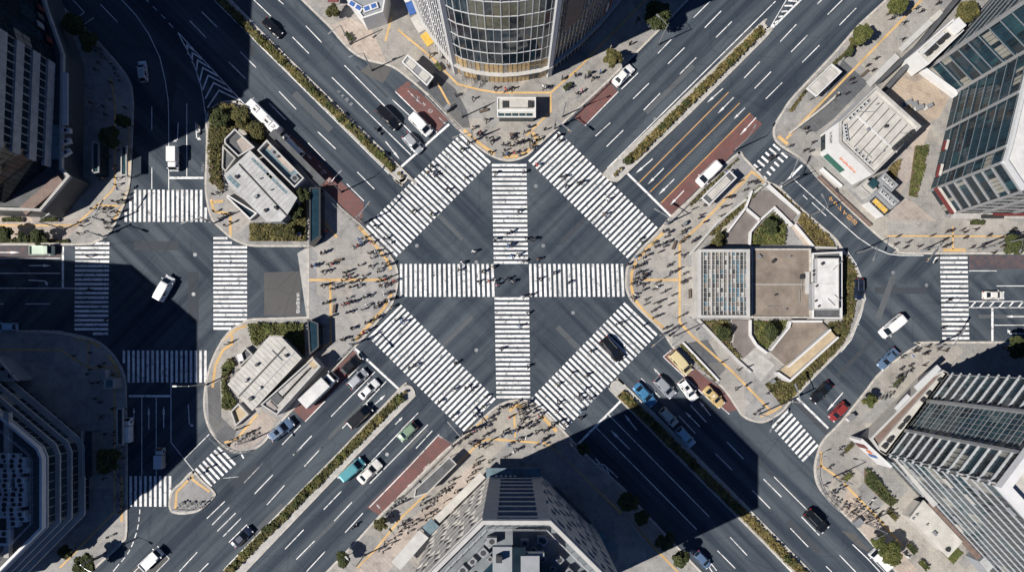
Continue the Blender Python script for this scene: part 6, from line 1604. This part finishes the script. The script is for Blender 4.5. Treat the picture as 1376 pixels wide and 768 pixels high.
TREES = [(1160,48,12.5,5,'leaf_green','round green tree at the kerb of the upper right avenue, lower of two'), (1146,58,6.5,2.6,'leaf_olive','small yellowish bush touching the round kerb tree, upper right'), (1205,8,13,5,'leaf_green','round green tree at the top of the upper right pavement'), (1299,20,15,5,'leaf_olive','broad olive tree left of the upper right glass tower'),
 (822,80,12,5,'leaf_olive','yellow green tree at the kerb right of the curved glass tower'), (884,22,17,6,'leaf_dark','dark shaded tree at the kerb near the top middle'), (1362,328,13,5,'leaf_dark','dark green tree on the right side pavement at the edge'), (448,15,9,3,'leaf_olive','shrub beside the red canopy tent at the top'),
 (512,703,9,3,'leaf_olive','bright green bush at the kerb below the lower left red lane'), (463,750,11,3.5,'leaf_dark','green tree at the bottom kerb left of the octagonal tower'), (1197,742,15,4.5,'leaf_green','leafy tree beside the white pickup, bottom right'), (1180,728,10,3.5,'leaf_green','smaller tree just above the leafy tree, bottom right'), (1168,538,9,3.5,'leaf_green','young green tree at the kerb left of the ledged white tower'),
 (407,264,9.5,4,'leaf_dark','round dark tree touching the right corner of the upper pavilion roof'), (396,284,10,3.5,'leaf_dark','dark tree just below the right corner of the upper pavilion roof'), (390,312,8,2.6,'leaf_olive','small tree in the bed below the upper pavilion'), (346,177,13,3.4,'leaf_olive','olive tree at the top right of the upper pavilion'), (326,157,13,3.4,'leaf_olive','olive tree nearest the white bus'), (295,160,12,3.4,'leaf_dark','dark tree at the top left tip of the pavilion island'),
 (1033,305,11,3,'leaf_dark','dark round tree between the two brown ramp arms above the deck'), (965,322,8,2.6,'leaf_olive','small tree above the glass grid roof'), (1036,446,11,3,'leaf_dark','dark tree beside the tan ramp below the deck'), (972,446,9,2.8,'leaf_dark','small dark tree below the glass grid roof'),
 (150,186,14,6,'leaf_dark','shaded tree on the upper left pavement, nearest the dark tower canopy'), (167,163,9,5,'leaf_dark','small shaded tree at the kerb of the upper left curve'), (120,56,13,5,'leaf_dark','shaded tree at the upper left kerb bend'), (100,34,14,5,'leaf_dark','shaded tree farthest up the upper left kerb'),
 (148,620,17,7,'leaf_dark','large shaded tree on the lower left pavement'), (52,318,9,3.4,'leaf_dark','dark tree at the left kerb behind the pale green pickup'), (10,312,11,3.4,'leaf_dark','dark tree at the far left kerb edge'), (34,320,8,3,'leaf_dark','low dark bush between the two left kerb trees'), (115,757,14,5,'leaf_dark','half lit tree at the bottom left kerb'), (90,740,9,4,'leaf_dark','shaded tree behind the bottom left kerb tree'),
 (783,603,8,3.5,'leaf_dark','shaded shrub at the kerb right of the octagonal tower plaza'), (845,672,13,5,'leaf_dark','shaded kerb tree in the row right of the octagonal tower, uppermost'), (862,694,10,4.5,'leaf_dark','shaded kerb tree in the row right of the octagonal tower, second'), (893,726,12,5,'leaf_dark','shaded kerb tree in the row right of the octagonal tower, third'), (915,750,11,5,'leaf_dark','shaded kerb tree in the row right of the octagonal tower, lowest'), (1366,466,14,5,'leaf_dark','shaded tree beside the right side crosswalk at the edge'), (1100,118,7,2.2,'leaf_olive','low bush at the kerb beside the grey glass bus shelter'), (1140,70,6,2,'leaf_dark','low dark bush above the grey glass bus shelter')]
for (x, y, r, h, lf, lab) in TREES: tree('tree' if h > 2.8 else 'shrub', lab, x, y, r, h, lf)
BEDS = [
 ('shrub_bed', 'dense olive shrubs wrapping the upper left of the upper pavilion', [(283,150),(300,140),(316,141),(338,162),(362,188),(350,196),(322,172),(303,188),(299,200),(299,234),(303,252),(300,260),(284,245),(281,200)], .3, 1.7, 'leaf_olive'),
 ('shrub_bed', 'dark shrubs below the upper pavilion', [(398,268),(413,252),(413,325),(336,325),(336,300),(384,302)], .2, 1.3, 'leaf_olive'),
 ('shrub_bed', 'green shrubs above the lower pavilion', [(334,434),(410,433),(411,478),(405,474),(381,451),(361,451),(346,466),(338,458)], .2, 1.3, 'leaf_green'),
 ('shrub_bed', 'narrow green shrubs on the left of the lower pavilion', [(299,492),(312,478),(319,488),(306,512),(308,522),(320,540),(311,552),(300,548)], .2, 1.1, 'leaf_green'),
 ('hedge', 'thin hedge along the plaza side of the brown ramp, right plaza', [(1018,250),(1028,250),(1006,272),(966,312),(957,318),(950,316)], .2, .8, 'leaf_olive'),
 ('shrub_bed', 'triangle of golden green planting right of the brown ramp', [(1033,248),(1046,254),(1072,280),(1116,320),(1122,332),(1096,332),(1070,298),(1075,288)], .1, .7, 'leaf_gold'),
 ('shrub_bed', 'small corner bed above the glass grid roof', [(949,331),(962,318),(975,306),(975,331)], .2, .9, 'leaf_olive'),
 ('shrub_bed', 'bed of shrubs between the ramp arms above the brown deck', [(1008,330),(1010,313),(1022,300),(1038,284),(1056,304),(1054,330)], .2, 1.0, 'leaf_green'),
 ('shrub_bed', 'long curved bed around the right and lower edge of the deck island', [(1134,342),(1146,356),(1153,376),(1150,400),(1146,424),(1138,452),(1126,470),(1098,497),(1066,532),(1050,546),(1026,516),(1042,506),(1056,513),(1114,462),(1122,452),(1110,440),(1112,432),(1131,431),(1131,342)], .1, .8, 'leaf_olive'),
 ('shrub_bed', 'sparse bed with a dark bush below the glass grid roof', [(944,430),(978,430),(984,446),(980,460),(996,480),(990,482)], .15, .9, 'leaf_olive'),
 ('shrub_bed', 'round bed of green shrubs between brown ramp and tan ramp', [(1010,430),(1056,430),(1054,440),(1029,470),(1014,456)], .15, .9, 'leaf_green'),
 ('hedge', 'narrow hedge behind the taxi bay', [(911,463),(917,461),(964,511),(960,513)], .15, .6, 'leaf_olive'),
 ('shrub_bed', 'leaf shaped green planter in front of the lower right tower', [(1160,627),(1169,631),(1204,672),(1196,681),(1183,671),(1160,648)], .4, 1.1, 'leaf_dark'),
 ('shrub_bed', 'green strip beside the tan footpath left of the glass tower', [(1228,196),(1249,195),(1238,240),(1232,266),(1219,264)], .1, .5, 'leaf_green'),
 ('shrub_bed', 'dry brown bed between the white roofed shop and the tan footpath', [(1192,226),(1205,214),(1212,214),(1202,244),(1192,234)], .1, .6, 'leaf_gold'),
 ('hedge', 'hedge along the wall of the left kerb beside the pale green pickup', [(-30,320),(95,322),(95,327),(-30,327)], .2, .8, 'leaf_dark'),
 ('hedge', 'thin weedy hedge along the kerb of the upper right shelter', [(1058,150),(1080,120),(1120,82),(1150,56),(1152,60),(1122,88),(1084,124),(1064,152)], .1, .6, 'leaf_olive'),
 ('hedge', 'thin weedy hedge along the red lane by the dark roofed bus shelter', [(925,275),(950,250),(990,212),(993,214),(952,254),(928,279)], .1, .6, 'leaf_olive'),
]
for nm, lab, pts, h0, h1, lf in BEDS: beds(nm, lab, ccw(GP(pts)), h0, h1, lf, 26 if h1 > 1 else 20, .24, 'shrubs' if nm == 'shrub_bed' else 'hedge')
mb = MB(); q = ccw(GP([(1262,738),(1275,725),(1293,742),(1280,757)])); mb.prism(q, KZ, KZ+.12, 'soil', 'grass'); fill_leaves(mb, q, 30, KZ+.1, KZ+.25, .15, 'leaf_green', trng)
stuff(mb, 'lawn', 'small square lawn at the bottom right', 'grass')
# rocks and flower pots at the median tips
for (x, y) in ((829,232),(834,228),(826,236),(541,238),(537,234),(545,526),(541,530)):
    mb = MB(); p = G(x, y); mb.box((p.x, p.y, KZ+.3), (.7, .6, .5), 'kerb_stone', trng.random()*3, taper=0.8); 
    fill_leaves(mb, [(p.x-.3,p.y-.3),(p.x+.3,p.y-.3),(p.x+.3,p.y+.3),(p.x-.3,p.y+.3)], 60, KZ+.5, KZ+.8, .16, 'leaf_gold', trng)
    tag(mb.build('planter'), 'stone planter with golden leaves on a median tip', 'planter', 'planters on the median tips')

# ------------------------------------------------------------------ street furniture
def make_lamp(h=7.5, arm=2.2):
    t = thing('street_lamp', '', 'street lamp'); mb = MB(); mb.tube([(0,0,0),(0,0,h)], .15, 'metal_grey', 8, .09); mb.build('pole', t)
    mb = MB(); mb.tube([(0,0,h-.1),(arm*.5,0,h+.25),(arm,0,h+.3)], .05, 'metal_grey', 6, .04); mb.build('arm', t)
    mb = MB(); mb.box((arm+.3,0,h+.3), (.8,.3,.14), 'metal_grey'); mb.box((arm+.3,0,h+.22), (.6,.22,.04), 'lamp_lens'); mb.build('lamp_head', t)
    mb = MB(); mb.disc((0,0,0), .22, 'metal_dark', 10, .4); mb.build('base', t); return t
def make_signal(h=5.6, arm=3.6):
    t = thing('traffic_signal', '', 'traffic signal'); mb = MB(); mb.tube([(0,0,0),(0,0,h+.5)], .17, 'metal_grey', 8, .12); mb.build('pole', t)
    mb = MB(); mb.tube([(0,0,h),(arm,0,h+.15)], .10, 'metal_grey', 6, .08); mb.tube([(0,0,h-1.0),(arm*.5,0,h+.05)], .035, 'metal_grey', 5); mb.build('arm', t)
    mb = MB(); mb.box((arm-.3,0,h+.15), (1.25,.18,.42), 'metal_grey'); q = mb.build('signal_head', t)
    for i, m_ in enumerate(('green_panel','yellow_panel','red_panel')): g = MB(); g.tube([(arm-.7+.4*i,-.09,h+.15),(arm-.7+.4*i,-.17,h+.15)], .15, m_, 10); o_ = g.build('lens', q)
    mb = MB(); mb.box((.22,0,2.8), (.3,.26,.7), 'metal_dark'); mb.build('pedestrian_signal', t)
    mb = MB(); mb.box((0,.15,1.6), (.36,.26,.7), 'metal_grey'); mb.build('control_box', t); return t
def make_post():
    t = thing('sign_post', '', 'road sign'); mb = MB(); mb.tube([(0,0,0),(0,0,3.0)], .04, 'metal_grey', 6); mb.build('pole', t)
    mb = MB(); mb.tube([(.02,0,2.6),(.06,0,2.6)], .32, 'blue_panel', 14); mb.build('sign_disc', t); 
    mb = MB(); mb.box((.04,0,2.05), (.03,.5,.28), 'wall_white'); mb.build('sign_plate', t); return t
FT = {}
def furn(kind, x, y, ang, label):
    mk = dict(lamp=make_lamp, signal=make_signal, post=make_post)[kind]
    if kind not in FT: FT[kind] = mk(); o = FT[kind]
    else: o = copy_tree(FT[kind])
    p = G(x, y); o.location = (p.x, p.y, KZ); o.rotation_euler = (0, 0, radians(ang)); tag(o, label, None, {'lamp':'street lamps','signal':'traffic signals','post':'road signs'}[kind]); return o
for q in (
 ('lamp',459,258,45,'street lamp at the kerb by the upper left red lane, arm over the road'), ('lamp',621,158,210,'street lamp at the left kerb of the plaza below the curved tower'), ('lamp',756,157,20,'street lamp at the right kerb of the plaza below the curved tower'), ('lamp',986,203,60,'street lamp at the tip of the pavement by the dark roofed bus shelter'),
 ('lamp',1052,250,200,'street lamp at the small upper right stop line'), ('lamp',905,452,220,'street lamp behind the pale yellow van bay'), ('lamp',1020,556,250,'street lamp at the rounded lower corner of the right plaza'), ('lamp',612,588,150,'street lamp at the left kerb of the octagonal tower plaza'),
 ('lamp',471,60,220,'street lamp in front of the white kiosk at the top'), ('lamp',500,95,200,'street lamp at the kerb bend below the white kiosk'), ('lamp',88,308,30,'street lamp on the left corner pavement above the crosswalk'), ('lamp',1088,290,120,'street lamp at the edge of the golden planting, upper right road'),
 ('lamp',1163,702,200,'street lamp among the parked bicycles, lower right'), ('lamp',1120,640,170,'street lamp at the kerb of the lower right corner pavement'), ('lamp',340,590,-60,'street lamp below the lower pavilion'), ('lamp',279,516,180,'street lamp on the left kerb of the lower pavilion island'), ('lamp',530,680,130,'street lamp by the lower left red lane beside the long shelter'), ('lamp',490,745,130,'street lamp at the bottom kerb left of the octagonal tower'), ('lamp',885,60,140,'street lamp at the kerb under the dark tree, top middle'), ('lamp',1150,340,250,'street lamp at the planted edge above the navy car'), ('lamp',1335,330,250,'street lamp on the right side pavement near the edge'), ('lamp',142,742,-30,'street lamp at the bottom left kerb corner'),
 ('signal',489,300,50,'traffic signal at the upper kerb of the pavilion plaza'), ('signal',636,190,200,'traffic signal left of the plaza tip below the curved tower'), ('signal',744,174,-40,'traffic signal right of the plaza tip below the curved tower'), ('signal',893,302,150,'traffic signal at the upper kerb of the plaza left of the grid hall'), ('signal',887,450,220,'traffic signal at the lower kerb of the plaza left of the grid hall'), ('signal',766,594,-50,'traffic signal at the shaded right kerb of the octagonal tower plaza'), ('signal',622,582,130,'traffic signal at the left kerb of the octagonal tower plaza'), ('signal',478,462,-50,'traffic signal at the lower kerb of the pavilion plaza'),
 ('signal',140,318,-20,'traffic signal at the left corner above the crosswalk'), ('signal',150,300,60,'traffic signal at the upper left corner beside the crosswalk'), ('signal',288,300,200,'traffic signal on the left tip of the upper pavilion island'), ('signal',1237,337,230,'traffic signal at the right side kerb near the crosswalk'), ('signal',1310,335,200,'traffic signal right of the right side crosswalk, above the road'), ('signal',1256,464,60,'traffic signal at the lower kerb of the right side crosswalk'), ('signal',1046,250,70,'traffic signal at the upper tip of the deck island'), ('signal',1060,538,110,'traffic signal at the lower tip of the deck island'),
 ('post',514,332,0,'round blue road sign at the right kerb of the pavilion plaza'), ('post',853,352,180,'round blue road sign at the kerb of the plaza left of the grid hall'), ('post',412,334,45,'round blue road sign at the dead end road beside the pavilion plaza'), ('post',1100,610,90,'round blue road sign at the lower right corner kerb'), ('post',262,640,30,'round blue road sign on the small traffic island'), ('post',1216,478,45,'round blue road sign at the kerb above the lower right tower'), ('post',168,258,0,'round blue road sign at the upper left corner kerb'), ('post',970,236,60,'round blue road sign beside the dark roofed bus shelter'),
): furn(*q)
def rail_thing(pts, label, m='metal_grey'):
    ln = smooth_line(GP(pts), 3); o = railing(None, ln, KZ, .85, m, False, 'guard_rail', 2.0, .045); tag(o, label, 'guard rail')
rail_thing([(418,246),(436,262),(460,287),(484,310)], 'guard rail along the upper kerb of the pavilion plaza')
rail_thing([(473,465),(455,484),(440,500)], 'guard rail along the red lane kerb below the pavilion plaza')
rail_thing([(572,131),(600,160),(614,175)], 'guard rail along the left kerb of the plaza below the curved tower')
rail_thing([(762,165),(800,129),(818,112)], 'guard rail along the right kerb of the plaza below the curved tower')
rail_thing([(896,303),(926,273),(950,249)], 'guard rail along the upper kerb of the right plaza')
rail_thing([(906,466),(935,496),(962,517)], 'guard rail along the taxi bay kerb of the right plaza')
rail_thing([(609,599),(560,648),(515,692)], 'guard rail along the red lane kerb of the octagonal tower pavement')
rail_thing([(774,600),(800,625),(836,658)], 'guard rail on the shaded kerb right of the octagonal tower plaza')
rail_thing([(1050,205),(1080,222),(1096,240)], 'guard rail at the kerb below the white roofed shop')
rail_thing([(1100,610),(1097,640),(1108,668),(1126,686)], 'guard rail around the lower right corner kerb')
rail_thing([(284,588),(300,602),(318,608),(338,605)], 'guard rail around the lower tip of the lower pavilion island')
rail_thing([(60,446),(90,449),(125,457)], 'guard rail on the shaded lower left corner', 'metal_white')
rail_thing([(232,685),(262,685),(284,668)], 'white guard rail around the small traffic island', 'metal_white')
def util(x, y, d, m, rz, label, name='utility_box', cat='utility box'):
    mb = MB(); p = G(x, y); mb.box((p.x, p.y, KZ+d[2]/2), d, m, rz); mb.box((p.x, p.y, KZ+d[2]+.03), (d[0]+.1, d[1]+.1, .06), 'metal_grey', rz); tag(mb.build(name), label, cat)
for q in ((1244,145,(1.1,.7,1.2),'metal_white',.5,'white utility box on the tan footpath below the courtyard'), (918,302,(.9,.5,1.2),'metal_dark',.8,'dark utility box at the upper end of the right plaza'), (1217,140,(1.4,.8,.9),'blue_panel',.4,'blue covered crate in the tan courtyard'), (1224,143,(1.2,1.2,1.0),'ramp_tan',.2,'tan crate beside the blue crate in the courtyard'), (636,66,(1.2,.8,1.5),'metal_grey',.3,'grey cabinet under the curved glass tower') if False else (602,148,(1.2,.7,1.4),'metal_grey',.8,'grey cabinet at the left kerb of the plaza below the curved tower'),
          (1231,147,(1.6,.9,1.1),'roof_cream',.3,'cream crate right of the tan crate in the courtyard'), (1036,512,(.8,.6,1.1),'metal_grey',.7,'grey utility box on the grey terrace by the tan ramp'), (404,556-240,(.7,.7,.9),'orange_paint',.2,'orange marker box in the bed below the upper pavilion'), (1140,560,(1.5,.9,1.2),'wall_white',.7,'white utility box at the kerb left of the ledged white tower'), (1150,700,(1.6,1.3,1.0),'metal_grey',.7,'grey utility cabinet amid the parked bicycles'), (146,502,(.5,1.6,1.4),'metal_white',0,'white utility cabinet on the shaded lower left corner')): util(*q)

for x, y, w_, d_, rz_, lab in ((1136,640,2.2,1.0,.8,'rectangular planter at the upper end of the lower right corner pavement'),(1196,690,2.6,1.0,-.8,'planter between the bicycles and the leaf shaped bed'),(1222,735,2.4,1.1,-.8,'planter left of the tan roofed pavilion, bottom right'),(1238,757,2.0,1.0,-.8,'planter in the bottom right corner left of the grey annex'),(1138,600,2.0,.8,.8,'planter in front of the white shop wall of the lower right tower'),(470,52,1.8,.9,-.8,'planter beside the white kiosk at the top'),(20,296,4.0,.8,0,'long planter below the dark tower at the left'),(70,296,3.4,.8,0,'shorter planter below the dark tower, nearer the crosswalk'),(1310,300,3.0,.8,0,'planter under the canopy of the upper right glass tower'),(590,92,1.6,.8,-.9,'planter beside the small subway entrance'),(762,118,1.8,.8,.7,'planter right of the curved tower base'),(1205,512,2.6,.9,.85,'planter among the bicycles beside the lower right tower canopy')):
    mb = MB(); p = G(x, y); mb.box((p.x, p.y, KZ+.28), (w_, d_, .55), 'concrete', rz_, 'soil'); ca, sa = cos(rz_), sin(rz_)
    q = [(p.x+u*ca-v*sa, p.y+u*sa+v*ca) for u, v in ((-w_/2,-d_/2),(w_/2,-d_/2),(w_/2,d_/2),(-w_/2,d_/2))]
    fill_leaves(mb, q, 45, KZ+.55, KZ+1.1, .2, trng.choice(('leaf_green','leaf_olive','leaf_dark')), trng); tag(mb.build('planter'), lab, 'planter')
for x, y, rz_, lab in ((455,350,.2,'bench near the upper left of the pavilion plaza'),(450,415,1.4,'bench near the lower left of the pavilion plaza'),(905,330,1.2,'bench near the upper corner of the grid hall plaza'),(926,395,1.57,'bench along the pale wall of the glass grid hall'),(650,150,.3,'bench left of the white subway entrance'),(1160,100,.75,'bench on the upper right pavement before the bench walls')):
    t = thing('bench', lab, 'bench', (*G(x, y), KZ), None, rz_)
    mb = MB(); mb.box((0+t.location.x, t.location.y, KZ+.44), (1.8, .5, .08), 'bark', 0); mb.build('seat', t)
    for s_ in (-.7, .7): mb = MB(); mb.box((s_+t.location.x, t.location.y, KZ+.2), (.1, .42, .4), 'metal_dark', 0); mb.build('leg', t)
# ------------------------------------------------------------------ camera, sun, sky
cam = bpy.data.cameras.new('camera'); co = bpy.data.objects.new('camera', cam); COL.objects.link(co)
co.location = (0, 0, H); co.rotation_euler = (0, 0, 0)
cam.sensor_width = 36.0; cam.lens = 36.0*H/(1376*S); cam.shift_y = (NY-384)/1376.0
cam.clip_start = 1.0; cam.clip_end = 5000; scene.camera = co
EL, AZ = 46.0, 25.0                               # shadows run 25 degrees above the picture's right
sl = bpy.data.lights.new('sun', 'SUN'); so = bpy.data.objects.new('sun', sl); COL.objects.link(so)
d = Vector((cos(radians(AZ))*cos(radians(EL)), sin(radians(AZ))*cos(radians(EL)), -sin(radians(EL))))
so.rotation_euler = d.to_track_quat('-Z', 'Y').to_euler(); so.location = (-60, -30, 80)
sl.energy = 5.0; sl.angle = radians(0.5); sl.color = (1.0, 0.945, 0.875)
w = bpy.data.worlds.new('World'); scene.world = w; w.use_nodes = True
nt = w.node_tree; bg = nt.nodes['Background']; sky = nt.nodes.new('ShaderNodeTexSky'); sky.sky_type = 'NISHITA'
sky.sun_disc = False; sky.sun_elevation = radians(EL)
sd = -d; sky.sun_rotation = atan2(sd.x, sd.y)
sky.altitude = 6000; sky.air_density = 1.0; sky.dust_density = 0.2; sky.ozone_density = 10.0
nt.links.new(sky.outputs['Color'], bg.inputs['Color']); bg.inputs['Strength'].default_value = 0.07
scene.view_settings.view_transform = 'Standard'; scene.view_settings.look = 'None'
scene.view_settings.exposure = 0.36; scene.view_settings.gamma = 1.0
scene.render.engine = 'CYCLES'
bpy.context.view_layer.update()
